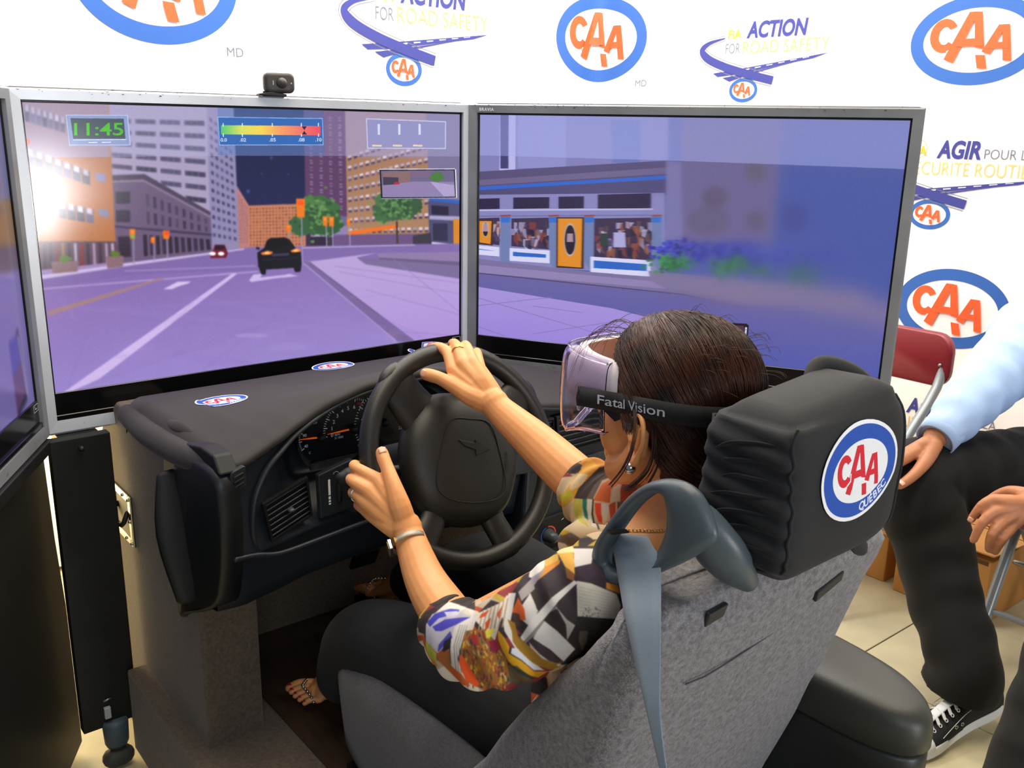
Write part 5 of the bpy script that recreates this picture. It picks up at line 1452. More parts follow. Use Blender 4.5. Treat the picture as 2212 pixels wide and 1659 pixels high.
fing(g, [(1058, 872, 1.562, .019), (1018, 856, 1.562, .0175), (985, 836, 1.570, .0140), (952, 818, 1.580, .0115), (934, 812, 1.586, .0116), (920, 808, 1.592, .0108)])
fing(g, [(1015, 848, 1.568, .015), (1000, 826, 1.576, .013), (988, 808, 1.586, .012)]); fing(g, [(990, 830, 1.574, .011), (982, 812, 1.584, .010)])
# legs (under the trousers) and feet
g.tube([(-.09, -1.09, .50), (-.14, -.85, .52), (-.17, -.66, .50)], [.075, .066, .052], 16, smooth=2); g.tube([(-.17, -.66, .50), (-.155, -.56, .40), (-.115, -.455, .31)], [.048, .045, .032], 16, smooth=2)
g.tube([(.09, -1.09, .50), (.12, -.85, .54), (.13, -.66, .55)], [.075, .066, .052], 16, smooth=2); g.tube([(.13, -.66, .55), (.15, -.45, .45), (.175, -.25, .34)], [.048, .045, .032], 16, smooth=2)


def foot(g, ank, ball, wdir, size=1.0):
    ank, ball, w = Vector(ank), Vector(ball), Vector(wdir).normalized(); d = (ball - ank); d.z = 0; d.normalize()
    up = Vector((0, 0, 1)); toes = []
    heel = ank - d * .045; heel.z = ball.z + .012
    g.tube([ank, ank * .6 + heel * .4 - up * .02, heel], [.031, .030, .025], 14, smooth=3)
    g.tube([ank, ank * .5 + ball * .5, ball], [(.032, .030), (.036, .024), (.042, .013)], 18, smooth=4, up=tuple(up))
    g.tube([heel, heel * .5 + ball * .5 - up * .004, ball], [.022, .024, .020], 12)
    for k in range(5):
        s = ball + w * (.033 - k * .0165); L = (.052, .050, .045, .039, .032)[k] * size; r = (.0105, .0078, .0074, .0070, .0066)[k]
        a = s + d * .005; b = s + d * L * .6 + up * .004; c = s + d * L - up * .002
        g.tube([a, b, c], [r * 1.05, r, r * .85], 10, smooth=3); toes.append((c, d, r))
    return toes


toesL = foot(g, (-.105, -.445, .305), (-.160, -.425, .262), (.25, .9, 0))
toesR = foot(g, (.175, -.235, .335), (.160, -.155, .285), (-1, -.1, 0))
body = g.build('body', M_SKIN, wom, mods=[('remesh', .0020), ('smooth', 3, .5)])
bake(body)
for sx in (-1, 1):
    ec = Vector((sx * .084, -1.228, 1.034))
    E = lambda a, b, o=0: ec + Vector((sx * (o + .002), -a * 1.25, b * 1.22)) + Vector((sx * a * .62, 0, 0))
    ge = G()
    ge.tube([E(-.002, -.026), E(-.011, -.018), E(-.013, -.004), E(-.011, .010), E(-.005, .022), E(.006, .027), E(.016, .022), E(.020, .010), E(.018, -.004), E(.011, -.016), E(.004, -.027), E(-.003, -.031)], [.0060, .0040, .0030, .0030, .0034, .0036, .0036, .0034, .0034, .0038, .0056, .0058], 10, smooth=4)
    ge.tube([E(.012, .012, -.001), E(.011, .002, -.0005), E(.006, -.009, -.0005), E(-.002, -.014, -.001)], [.0026, .0030, .0030, .0026], 8, smooth=3)
    ge.tube([E(-.012, -.004, .001), E(-.009, -.007, .002)], [.0045, .0038], 8)
    ge.tube([E(.002, .022, -.009), E(.002, -.020, -.009)], [(.016, .005), (.012, .005)], 12, up=(1, 0, 0))
    ge.ell(E(-.012, 0, -.014), (.012, .014, .026))
    ge.build('ear', M_SKIN, body, mods=[('remesh', .0011), ('smooth', 3, .5)])
# nails, eyes, lips


def nail(p, q, r, nrm, m=M_NAIL, parent=None, L=.0100, wd=.0060, off=.99, name='nail'):
    """nail plate near tip q of a finger segment p->q"""
    d = (q - p).normalized(); n = Vector(nrm); n = (n - d * n.dot(d)).normalized(); s = d.cross(n)
    g = G(); c = q + n * r * off - d * .001
    g.grid(lambda u, v: c + d * ((v - .5) * L * (1 - .12 * (2 * u - 1) ** 2)) + s * ((u - .5) * wd * 2) - n * (.30 * (2 * u - 1) ** 2 * wd * .5), 6, 4)
    g.build(name, m, parent or body, mods=[('solid', .0008, 0)])


tocam = lambda p: (CAM - p).normalized()
p_, q_ = at(837, 1012, d=1.448), at(825, 978, d=1.462); nail(p_, q_, .0104, tocam(q_) + Vector((.15, 0, .1)))
p_, q_ = at(952, 818, d=1.58), at(920, 808, d=1.592); nail(p_, q_, .0108, tocam(q_))
p_, q_ = RFP['i'][-2], RFP['i'][-1]; nail(p_, q_, .0078, tocam(q_) + Vector((0, 0, .8)), M_LIP)
for c, d, r in toesL + toesR: nail(c - d * .01, c - d * .001, r, (0, 0, 1), M_REDN, L=.009, wd=r * .6, name='toenail')
for sx in (-1, 1):
    e = G().ell((sx * .030, -1.124, 1.060), .0115).build('eye', M_EYE, body); G().ell((sx * .030, -1.1155, 1.060), (.0048, .0035, .0048)).build('iris', mat('iris_brown', '3a2416', .2), body)
G().tube([(-.022, -1.115, .990), (0, -1.109, .992), (.022, -1.115, .990)], [(.002, .003), (.004, .0055), (.002, .003)], 10, smooth=3).build('lips', M_LIP, body)

# jewellery
def ring_on(a, b, t, r, tube_r, m, name, parent, flat=1.0):
    c = a + (b - a) * t; d = (b - a).normalized(); u = d.orthogonal().normalized(); v = d.cross(u)
    return G().tube([c + u * (r * cos(q)) + v * (r * sin(q)) for q in [2 * pi * k / 32 for k in range(32)]], [(tube_r, tube_r * flat)] * 32, 8, closed=True).build(name, m, parent)


ring_on(RFP['m'][1], RFP['m'][2], .1, .0112, .0012, M_GOLD, 'wedding_ring', wom)
ring_on(LFP['r'][1], LFP['r'][2], .2, .0106, .0014, M_SILV, 'finger_ring', wom)
wc_ = at(883, 1172, d=1.418); wd_ = (at(915, 1245, d=1.385) - wr).normalized()
wu = (CAM - wc_); wu = (wu - wd_ * wu.dot(wd_)).normalized(); wv = wd_.cross(wu)
g = G(); rr = []
for k in range(48):
    q = 2 * pi * k / 48; o = wu * cos(q) + wv * sin(q); c = wc_ + o * .0252; rr.append([c + wd_ * .0042 + o * .0006, c + wd_ * .0042 + o * .0020, c - wd_ * .0042 + o * .0020, c - wd_ * .0042 + o * .0006])
wt = g.rings(rr, closed=True).build('watch_band', mat('mesh_steel', 'b8b0a0', .35, .9, bump=.5, bump_scale=1500), wom)
hit_l = at(866, 1186, d=1.41) - wc_; hit_l = (hit_l - wd_ * hit_l.dot(wd_)).normalized(); o2 = wd_.cross(hit_l)
G().obox(wc_ + hit_l * .0290, (wd_, o2, hit_l), (.0085, .0125, .0030)).build('watch_case', M_SILV, wt, smooth=False, mods=[('bevel', .0012, 2)])
G().obox(wc_ + hit_l * .0322, (wd_, o2, hit_l), (.0062, .0098, .0004)).build('watch_dial', mat('dial_gold', '9a8048', .25, .4), wt, smooth=False)
for sg in (-1, 1):
    a = (hit_l * cos(.62) + o2 * sin(.62) * sg); b = wd_.cross(a); G().obox(wc_ + a * .0280, (wd_, b, a), (.0052, .0030, .0014)).build('gold_link', M_GOLD, wt, smooth=False)
ep = Vector((-.0885, -1.224, 1.008)); er = thing('earring', 'silver bead earring hanging from the woman\'s ear', 'earring', ep - Vector((0, 0, .03)))
G().tube([ep + Vector((0, 0, .004)), ep + Vector((-.003, .001, -.002)), ep + Vector((0, 0, -.010))], .0006, 6, smooth=3).build('hook', M_SILV, er)
G().ell(ep + Vector((0, 0, -.0185)), (.0078, .0078, .0085)).build('bead', M_SILV, er)

# ---- trousers
g = G()
g.tube([(-.08, -1.12, .50), (-.10, -1.0, .515), (-.135, -.85, .525), (-.165, -.71, .515), (-.172, -.645, .485), (-.165, -.60, .43), (-.150, -.545, .37), (-.128, -.49, .32)], [.105, .100, .088, .078, .072, .068, .062, .058], 24, smooth=4)
g.tube([(.08, -1.12, .50), (.10, -1.0, .52), (.12, -.85, .555), (.13, -.71, .57), (.135, -.645, .555), (.145, -.52, .49), (.16, -.38, .41), (.172, -.28, .36)], [.105, .100, .088, .078, .072, .066, .060, .056], 24, smooth=4)
g.tube([(0, -1.12, .42), (0, -1.13, .56)], [(.17, .12), (.155, .112)], 24, up=(0, 1, 0))
g.build('trousers', M_PANTS, wom, mods=[('remesh', .006), ('smooth', 6, .5)])

# ---- sandals


def sandal(toes, ball, ank, label):
    ball, ank = Vector(ball), Vector(ank); d = (ball - ank); d.z = 0; d.normalize(); w = Vector((-d.y, d.x, 0)); zc = ball.z - .024
    s = thing('sandal', label, 'sandal', ball - Vector((0, 0, .03)))
    c = ball - d * .03; pts = [(.105, .0), (.095, .036), (.04, .047), (-.03, .038), (-.10, .032), (-.118, 0), (-.10, -.032), (-.03, -.036), (.04, -.046), (.095, -.036)]
    pts = closed_path(pts, 4); G().rings([[c + d * a + w * b + Vector((0, 0, zc - c.z + dz)) for a, b in pts] for dz in (-.012, 0.0)]).build('sole', M_DARK, s, mods=[('bevel', .002, 2)])
    for off, n in ((.012, 12), (-.022, 11)):
        g = G()
        for k in range(n):
            t = -1 + 2 * k / (n - 1); h = .021 * sqrt(max(0, 1 - t * t * .8)); g.ell(ball + d * (off + .018 * (1 - abs(t))) + w * (t * .042) + Vector((0, 0, -.010 + h * 1.35)), .0038, nu=8, nv=6)
        g.build('beaded_strap', M_SILV, s)
    return s


sandal(toesL, (-.160, -.425, .262), (-.105, -.445, .305), 'dark beaded sandal beside the front corner of the grey seat cushion')
sandal(toesR, (.160, -.155, .285), (.175, -.235, .335), 'dark sandal with a silver beaded strap deep in the footwell below the wheel')

# ---- blouse
g = G()


def folds(path, radii, seg, smooth, amp, freq, up=None, ph=0.0):
    comb = cat_path([(*p, r) for p, r in zip(path, radii)], smooth); P = [Vector(c[:3]) for c in comb]; R = [c[3] for c in comb]; rings = []
    prev = None; L = 0
    for i in range(len(P)):
        t = (P[min(i + 1, len(P) - 1)] - P[max(i - 1, 0)]).normalized()
        a = (prev - t * prev.dot(t)).normalized() if prev is not None else t.orthogonal().normalized(); prev = a; b = t.cross(a)
        if i: L += (P[i] - P[i - 1]).length
        ring = []
        for q in range(seg):
            th = 2 * pi * q / seg; f = amp * sin(L * freq + 1.6 * sin(th + ph) + ph) * (.6 + .4 * sin(th * 2 + L * 14)) + amp * .5 * mnoise.noise(Vector((L * 22, cos(th) * 2.2, sin(th) * 2.2 + ph)))
            ring.append(P[i] + (a * cos(th) + b * sin(th)) * (R[i] + f))
        rings.append(ring)
    return rings


hemL = at(950, 1338, d=1.325)
pL = [at(950, 1332, d=1.326), at(978, 1362, d=1.300), at(1024, 1390, d=1.255), at(1080, 1388, d=1.225), at(1145, 1358, d=1.205), at(1215, 1315, d=1.195), at(1290, 1262, d=1.195), Vector((-.13, -1.245, .862))]
g.rings(folds(pL, [.039, .047, .055, .058, .061, .063, .060, .055], 40, 12, .0042, 190))
pR = [at(1250, 1042, d=1.466), at(1272, 1060, d=1.45), at(1305, 1088, d=1.425), at(1350, 1110, d=1.40), Vector((.10, -1.17, .865)), Vector((.14, -1.235, .862))]
g.rings(folds(pR, [.0445, .052, .058, .060, .060, .055], 40, 12, .0048, 210, ph=1.0))
tb = [((0, -1.125, .50), (.170, .118)), ((0, -1.14, .58), (.152, .112)), ((0, -1.155, .66), (.145, .112)), ((0, -1.165, .74), (.155, .125)), ((0, -1.185, .80), (.160, .122)), ((0, -1.215, .85), (.155, .092)), ((0, -1.235, .878), (.115, .070)), ((0, -1.24, .890), (.085, .058))]
comb = cat_path([(*p, *r) for p, r in tb], 8); rings = []
for i, c in enumerate(comb):
    ring = []
    for q in range(64):
        th = 2 * pi * q / 64; f = .004 * sin(c[2] * 90 + 2 * sin(th * 2)) + .007 * mnoise.noise(Vector((cos(th) * 2, sin(th) * 2, c[2] * 14)))
        ring.append(Vector((c[0] + (c[3] + f) * cos(th), c[1] + (c[4] + f) * sin(th), c[2])))
    rings.append(ring)
g.rings(rings)
# cowl collar gathered at the front
g.tube([(-.085, -1.20, .885), (-.09, -1.16, .870), (-.065, -1.115, .850), (0, -1.095, .838), (.065, -1.115, .850), (.09, -1.16, .870), (.085, -1.20, .885)], [.012, .018, .022, .024, .022, .018, .012], 14, smooth=4)
g.tube([(-.060, -1.085, .80), (-.075, -1.095, .835), (-.072, -1.12, .862)], [.012, .016, .014], 12, smooth=4)
blouse = g.build('blouse', M_PANTS, wom, mods=[('remesh', .0028), ('smooth', 4, .5)])
me = bake(blouse); bo = WL[blouse.name]
bt = BVHTree.FromPolygons([tuple(v.co) for v in me.vertices], [tuple(p.vertices) for p in me.polygons])
BW = (at(1150, 1300, d=1.2) - CAM).normalized(); BU = BW.cross(Vector((0, 0, 1))).normalized(); BV = BU.cross(BW).normalized(); BC = at(1150, 1280, d=1.2)
S_UV = 0.80


def uvp(p): q = p - BC; return (.5 + q.dot(BU) / S_UV, .5 + q.dot(BV) / S_UV)


sh_im = Img(1500, 1500, 'b5a58f')


def onb(px, py):
    d = (at(px, py, d=1.0) - CAM).normalized(); h = bt.ray_cast(CAM - bo, d)
    p = h[0] + bo if h[0] is not None else at(px, py, d=1.22)
    u, v = uvp(p); return (u * 1500, (1 - v) * 1500)


def onp(px, py, d):
    u, v = uvp(at(px, py, d=d)); return (u * 1500, (1 - v) * 1500)


random.seed(21)
# base: irregular painterly patches everywhere so that unseen sides carry the same cloth
for _ in range(1300):
    x, y = random.uniform(0, 1500), random.uniform(0, 1500); w, h = random.uniform(20, 110), random.uniform(14, 80); a = random.uniform(0, 3.1)
    q = [(x + w * cos(a + k) * random.uniform(.6, 1), y + h * sin(a + k) * random.uniform(.6, 1)) for k in (0, 1.3, 2.6, 3.9, 5.2)]
    sh_im.poly(q, random.choice(['2c2220', '2c2220', '3a2c2a', 'd8d0c4', 'c8862a', 'b04a20', '6a5c50', 'e0d8cc', '8a2c30', 'b89a30']))
sh_im.fn = lambda x, y: onb(920 + x * .229, 1180 + y * .229)
K = sh_im.poly
K([(640, 0), (1800, 0), (1860, 700), (1640, 1000), (1280, 1120), (900, 820), (780, 700), (800, 460), (1000, 150)], '30242a')
# body panel blocks
K([(1390, 20), (1590, 20), (1560, 165), (1400, 200)], 'd9d4d0'); K([(1400, 200), (1560, 165), (1700, 330), (1420, 320)], '2e1e30')
K([(1215, 0), (1390, 0), (1395, 60), (1250, 75), (1215, 40)], 'f0dca0'); K([(1245, 70), (1390, 55), (1405, 265), (1310, 190)], 'e8b048'); K([(1310, 190), (1405, 265), (1395, 330), (1330, 300)], '8a5a2c')
K([(985, 180), (1130, 110), (1115, 215), (1000, 300), (970, 290)], 'e4e0da'); K([(1120, 110), (1245, 65), (1255, 130), (1120, 210)], 'd8b050'); K([(1130, 190), (1270, 125), (1260, 165), (1000, 365), (990, 330)], 'd8882a')
K([(1000, 290), (1130, 215), (1000, 400), (970, 400)], '9a929c'); K([(870, 430), (1000, 300), (1030, 400), (900, 520)], 'a09894')
K([(985, 440), (1060, 610), (980, 760), (900, 690), (905, 560)], 'd6d0ca'); K([(870, 480), (930, 600), (940, 700), (870, 690), (810, 620)], 'd05a20'); K([(810, 620), (880, 640), (900, 740), (850, 760)], '4a3428')
K([(1155, 400), (1225, 560), (1110, 700), (990, 820), (1010, 760), (1160, 560)], '4a3a3a'); K([(1050, 600), (1160, 470), (1060, 420), (1000, 440)], '2e2222')
K([(890, 860), (1000, 690), (1190, 480), (1400, 320), (1430, 345), (1250, 520), (1080, 740), (920, 900)], 'dcd8d4'); K([(930, 890), (1080, 720), (1250, 540), (1200, 620), (1050, 820), (940, 920)], '8c8684')
K([(1230, 570), (1330, 690), (1410, 745), (1330, 890), (1320, 740), (1220, 600)], 'aaa49c')
K([(1240, 590), (1320, 740), (1330, 880), (1220, 790), (1110, 700), (1170, 620)], '2c2022')
K([(1120, 705), (1240, 800), (1410, 970), (1300, 1090), (1180, 980), (1010, 870), (1050, 800)], 'd8d3cf')
K([(1010, 870), (1190, 1000), (1290, 1110), (1200, 1110), (1080, 1030), (960, 900)], '3e2e38'); K([(970, 900), (1060, 1000), (1090, 1080), (1000, 1000)], 'd0b8ac')
K([(1420, 325), (1560, 350), (1800, 450), (1840, 560), (1815, 690), (1430, 660)], 'cfc8ba')
for k in range(9): sh_im.line(onp(920 + 1440 * .229, 1180 + (380 + k * 34) * .229, 1.19), onp(920 + 1810 * .229, 1180 + (480 + k * 25) * .229, 1.19), 2, 'b8b0a2') if False else K([(1440, 380 + k * 32), (1810, 470 + k * 26), (1810, 475 + k * 26), (1440, 386 + k * 32)], 'b4aca0')
for _ in range(26): x, y = random.uniform(1470, 1640), random.uniform(570, 680); K([(x, y), (x + 14, y + 3), (x + 9, y + 12)], '2a2220')
K([(1700, 340), (1815, 360), (1830, 450), (1700, 400)], 'd8882c')
K([(1430, 665), (1850, 690), (1850, 740), (1690, 980), (1420, 1090), (1300, 1110), (1410, 970), (1340, 880), (1410, 750)], '201817'); K([(1450, 800), (1530, 800), (1520, 900), (1470, 990), (1440, 880)], '5a4c40')
# bold bands where the sleeve begins
K([(780, 440), (850, 440), (800, 700), (870, 870), (1000, 960), (1160, 1080), (1290, 1120), (1180, 1160), (980, 1090), (840, 960), (740, 800), (720, 640)], 'dad4cc')
K([(770, 690), (840, 720), (870, 850), (960, 930), (1100, 1060), (1280, 1120), (1180, 1165), (1020, 1110), (880, 990), (820, 900), (810, 800)], '9a7016')
K([(680, 790), (740, 860), (790, 950), (780, 1010), (900, 1080), (1020, 1180), (1160, 1180), (1060, 1240), (900, 1190), (780, 1090), (720, 980), (680, 880)], 'd69c10')
K([(810, 960), (860, 960), (980, 1080), (1120, 1170), (1020, 1170), (900, 1070), (800, 1010)], 'dcdce4')
K([(770, 1120), (860, 1130), (960, 1210), (1020, 1270), (900, 1310), (760, 1270), (730, 1190)], '5a4a30'); K([(780, 1110), (900, 1170), (1020, 1240), (1010, 1260), (880, 1200)], '283028')
# sleeve: gathered stripes, then a painterly area and the blue cuff
K([(430, 660), (730, 520), (760, 460), (800, 480), (700, 720), (650, 900), (560, 960), (520, 760)], 'dacfc0')
for k in range(7): x = 480 + k * 38; K([(x + 60, 600 - k * 18), (x + 70, 596 - k * 18), (x + 20, 800 - k * 6), (x + 6, 800 - k * 6)], 'a08c78')
for q_ in ([(520, 640), (600, 600), (560, 660), (500, 680)], [(560, 720), (615, 670), (590, 770), (560, 790)], [(670, 640), (720, 560), (690, 690)]): K(q_, 'c04c1c')
K([(350, 800), (560, 780), (640, 880), (760, 1060), (800, 1290), (640, 1380), (500, 1340), (400, 1200), (340, 1000)], '9a6428')
cs_ = ['c48a1c', 'a03028', '6a3820', 'd8a830', '8c2040', '4a3040', 'b85c20', 'd8b040', '702c30', '3c5c58', 'c8b080', 'b04028']
for _ in range(260):
    x, y = random.uniform(350, 800), random.uniform(790, 1360)
    if y > 800 + (x - 350) * -.1 and x < 620 + (y - 800) * .35 and y < 1330 + (x - 500) * .2:
        a = random.uniform(.9, 1.9); L = random.uniform(18, 60); w = random.uniform(6, 20); K([(x, y), (x + w, y - 4), (x + w + L * cos(a), y + L * sin(a)), (x + L * cos(a) - 3, y + L * sin(a) + 5)], random.choice(cs_))
K([(590, 900), (660, 880), (690, 980), (630, 1010)], '98243c'); K([(560, 800), (650, 770), (610, 860), (570, 870)], 'e8d840'); K([(430, 820), (490, 840), (500, 940), (430, 900)], 'b83430')
K([(230, 900), (270, 760), (440, 660), (500, 670), (380, 760), (340, 900), (300, 1060), (340, 1200), (300, 1230), (240, 1120)], 'e0dad2')
for k in range(4): x = 262 + k * 22; K([(x + 60, 740), (x + 66, 742), (x + 8, 940), (x + 30, 1190), (x + 22, 1190), (x, 940)], '8c8680')
K([(330, 1010), (380, 1080), (500, 1280), (490, 1330), (380, 1270), (310, 1100)], 'ee5418'); K([(240, 1130), (330, 1200), (420, 1320), (330, 1300), (200, 1160)], 'c85a20'); K([(220, 930), (240, 1150), (200, 1160), (100, 1060), (110, 1010), (180, 990)], 'a8602c')
K([(0, 740), (60, 640), (200, 590), (330, 590), (430, 660), (270, 760), (230, 900), (110, 1010), (0, 900)], 'b9b6c0')
K([(10, 720), (80, 640), (230, 590), (330, 600), (260, 640), (120, 680), (40, 760)], '3c3cb0'); K([(60, 760), (180, 690), (350, 670), (420, 670), (280, 740), (150, 800), (90, 800)], '4640b4'); K([(170, 620), (290, 610), (330, 640), (200, 670)], 'c8c4d4')
K([(230, 800), (250, 860), (110, 1000), (120, 930)], '4a48a8'); K([(170, 900), (240, 850), (230, 960), (160, 1000)], '1c1a28'); K([(0, 890), (30, 930), (100, 1010), (100, 1080), (50, 1060), (0, 960)], 'b4bc3c'); K([(300, 590), (400, 600), (430, 660), (330, 620)], 'd0c8b8')
# lower front and side under the arm
K([(1160, 1180), (1290, 1120), (1600, 1020), (1600, 1090), (1450, 1260), (1260, 1390), (1160, 1330)], 'c8a684')
for _ in range(30): x, y = random.uniform(1170, 1560), random.uniform(1090, 1360); K([(x, y), (x + 34, y - 22), (x + 44, y + 6), (x + 10, y + 18)], random.choice(['9a5a2c', 'e0d0b4', 'a84c20', 'd8c4a4', '7a4424']))
K([(900, 1300), (1140, 1240), (1160, 1430), (920, 1500)], '1c1412'); K([(780, 1360), (910, 1320), (915, 1500), (820, 1620), (740, 1640)], 'b8a89c'); K([(790, 1370), (850, 1350), (860, 1500), (800, 1560)], '8a4420'); K([(740, 1500), (790, 1480), (780, 1659), (700, 1659)], 'd8b020'); K([(980, 1470), (1050, 1400), (1060, 1390), (1020, 1470)], 'c8c0a0')
# right sleeve
sh_im.fn = lambda x, y: onb(1040 + x * .2412, 840 + y * .2412)
K([(640, 600), (1300, 600), (1300, 1350), (1000, 1350), (640, 1050)], 'cdb48c')
K([(970, 620), (1090, 710), (960, 820), (800, 1010), (740, 1060), (650, 980), (860, 760)], 'd89a2c'); K([(870, 760), (960, 770), (900, 860), (780, 930), (800, 850)], 'dcc090'); K([(690, 960), (800, 900), (830, 960), (740, 1050)], 'c4b830')
K([(1060, 700), (1180, 710), (1010, 860), (940, 990), (830, 980), (870, 890)], '3a2820'); K([(1180, 710), (1240, 760), (1080, 820), (990, 1000), (940, 980), (1010, 860)], '6a5848')
K([(830, 985), (900, 985), (900, 1130), (960, 1240), (880, 1190), (820, 1080)], 'b8b040'); K([(905, 985), (945, 985), (940, 1080), (975, 1190), (925, 1150), (905, 1060)], '1c6a58'); K([(945, 985), (1000, 990), (1000, 1140), (1060, 1250), (990, 1230), (950, 1120)], 'd8cdb8')
K([(1240, 770), (1300, 800), (1160, 900), (1150, 1020), (1000, 1000), (1080, 850)], 'd8651a'); K([(1015, 1020), (1070, 1025), (1070, 1120), (1100, 1210), (1050, 1190), (1020, 1110)], 'e83c14'); K([(1075, 1025), (1150, 1030), (1130, 1160), (1110, 1230), (1080, 1120)], 'dccfb8')
K([(1140, 1040), (1200, 1010), (1200, 1200), (1160, 1200)], 'c04820'); K([(1180, 880), (1244, 860), (1244, 1010), (1150, 1010)], 'd8c49a'); K([(995, 985), (1005, 985), (1000, 1120), (1060, 1260), (1045, 1260), (985, 1120)], '2c2420')
sh_im.fn = None
sh_im.blur(1)
M_BLOUSE = img_mat('printed_blouse_jersey', sh_im.image('painterly_print'), 0, .75, bump=.15, bscale=500)
me.materials.clear(); me.materials.append(M_BLOUSE)
ul = me.uv_layers.new(name='UVMap'); co = np.empty(len(me.vertices) * 3, np.float32); me.vertices.foreach_get('co', co); co = co.reshape(-1, 3) + np.array(bo, np.float32) - np.array(BC, np.float32)
uvv = np.stack([.5 + co @ np.array(BU) / S_UV, .5 + co @ np.array(BV) / S_UV], 1).astype(np.float32); li = np.empty(len(me.loops), np.int32); me.loops.foreach_get('vertex_index', li)
ul.data.foreach_set('uv', uvv[li].ravel())

# ---- hair
M_HAIR = Nt('brown_hair'); q = M_HAIR; tc = q.new('ShaderNodeTexCoord'); n = q.new('ShaderNodeTexNoise'); n.inputs['Scale'].default_value = 26; n.inputs['Detail'].default_value = 6
q.link(tc.outputs['Object'], n.inputs['Vector']); r = q.new('ShaderNodeValToRGB'); r.color_ramp.elements[0].position = .3; r.color_ramp.elements[1].position = .72
r.color_ramp.elements[0].color = (*srgb('190d07'), 1); r.color_ramp.elements[1].color = (*srgb('572b15'), 1); q.link(n.outputs['Fac'], r.inputs[0]); q.link(r.outputs[0], q.b.inputs['Base Color'])
q.b.inputs['Roughness'].default_value = .42; q.b.inputs['Specular IOR Level'].default_value = .4; M_HAIR = q.m
g = G(); g.ell((0, -1.240, 1.092), (.089, .103, .097), nu=36, nv=24); g.ell((0, -1.275, 1.035), (.080, .062, .082), nu=30, nv=18); g.ell((0, -1.215, 1.125), (.082, .085, .062), nu=30, nv=18); g.ell((0, -1.262, .975), (.058, .045, .050), nu=24, nv=14); g.ell((0, -1.283, 1.10), (.068, .062, .066))
hair = g.build('hair', M_HAIR, wom, mods=[('remesh', .0035), ('smooth', 10, .5)])
me = bake(hair); hoff = WL[hair.name]
bm = bmesh.new(); bm.from_mesh(me)
pn = Vector((0, 1, -.80)).normalized(); pc = Vector((0, -1.116, 1.135)) - hoff
bmesh.ops.bisect_plane(bm, geom=bm.verts[:] + bm.edges[:] + bm.faces[:], plane_co=pc, plane_no=pn, clear_outer=True)
bmesh.ops.holes_fill(bm, edges=[e for e in bm.edges if e.is_boundary])
bm.to_mesh(me); bm.free()
htree = BVHTree.FromPolygons([tuple(v.co) for v in me.vertices], [tuple(p.vertices) for p in me.polygons])
hc = Vector((0, -1.250, 1.080))


def hair_pt(d, off):
    h = htree.ray_cast(hc - hoff + d * .3, -d)
    return (h[0] + hoff + h[1].normalized() * off) if h[0] is not None else None


random.seed(8)
A_ = Vector((.25, .80, .62)).normalized(); B2 = Vector((0, -.62, -.80)).normalized()
ax = A_.cross(B2).normalized(); axm = (A_ + B2).normalized()
g = G()
for s in range(1900):
    ph = random.uniform(0, 2 * pi); m = axm * cos(ph) + ax * sin(ph); half = A_.angle(B2) / 2
    # great-circle-like arc from the parting over the head to the nape through the middle direction m
    mid = (m if m.z > -.9 else -m)
    t0 = random.uniform(.05, .45); t1 = random.uniform(.55, .97); path = []; off = random.uniform(.0002, .0022); wv_ = random.uniform(0, 6)
    for k in range(10):
        t = t0 + (t1 - t0) * k / 9; d = (A_ * max(0, cos(t * pi / 2 * 1.0)) ** 1.0 * (1 - t) + B2 * t ** 1.2 + mid * sin(pi * t) * 1.1)
        d += Vector((.012 * sin(wv_ + t * 9), .012 * cos(wv_ * 2 + t * 8), 0)); d.normalize()
        p = hair_pt(d, off + .0014 * sin(t * pi))
        if p is None or (p - hoff - pc).dot(pn) > -.001: path = path if len(path) > 4 else []; break
        path.append(p)
    if len(path) > 4: g.tube(path, [.0003] + [.00055] * (len(path) - 2) + [.0002], 3, caps=False)
strands = g.build('hair_strands', M_HAIR, wom, kind='stuff')
# loose wisps
g = G(); random.seed(12)
for k in range(16):
    a = hair_pt(Vector((-.25 + random.uniform(-.2, .3), .72, .55 + random.uniform(-.1, .25))).normalized(), .001)
    if a is None: continue
    j = Vector((random.uniform(-.012, .012), random.uniform(-.008, .010), random.uniform(-.006, .006)))
    g.tube([a, a + Vector((-.010, .022, .002)) + j, a + Vector((-.022, .042, -.018)) + j * 1.6, a + Vector((-.030, .052, -.045 + random.uniform(-.03, .01))) + j * 2.0], [.0004, .0004, .0003, .0002], 3, smooth=4, caps=False)
for k in range(60):
    d = Vector((random.uniform(-.7, .7), random.uniform(-.9, .3), random.uniform(.3, 1))).normalized(); a = hair_pt(d, .001)
    if a is None: continue
    b = a + Vector((0, -.03, -.004)) + d * random.uniform(.003, .010); g.tube([a, (a + b) / 2 + d * random.uniform(.004, .012), b], [.0003, .0003, .0002], 3, smooth=4, caps=False)
for base_, n_w in (([(1372, 885, 1.205), (1374, 930, 1.185), (1366, 975, 1.18), (1348, 1015, 1.185), (1322, 1048, 1.19)], 7), ([(1410, 905, 1.20), (1414, 965, 1.19), (1400, 1015, 1.19), (1370, 1048, 1.195), (1350, 1058, 1.20)], 14), ([(1420, 950, 1.21), (1422, 1000, 1.20), (1400, 1045, 1.20)], 10)):
    for _ in range(n_w):
        j = (random.gauss(0, 2.6), random.gauss(0, 3), random.gauss(0, .003)); g.tube([at(x + j[0] * (1 + .25 * i), y + j[1], d=dd + j[2]) for i, (x, y, dd) in enumerate(base_)], .00055, 3, smooth=4, caps=False)
g.build('loose_hair', M_HAIR, wom, kind='stuff')
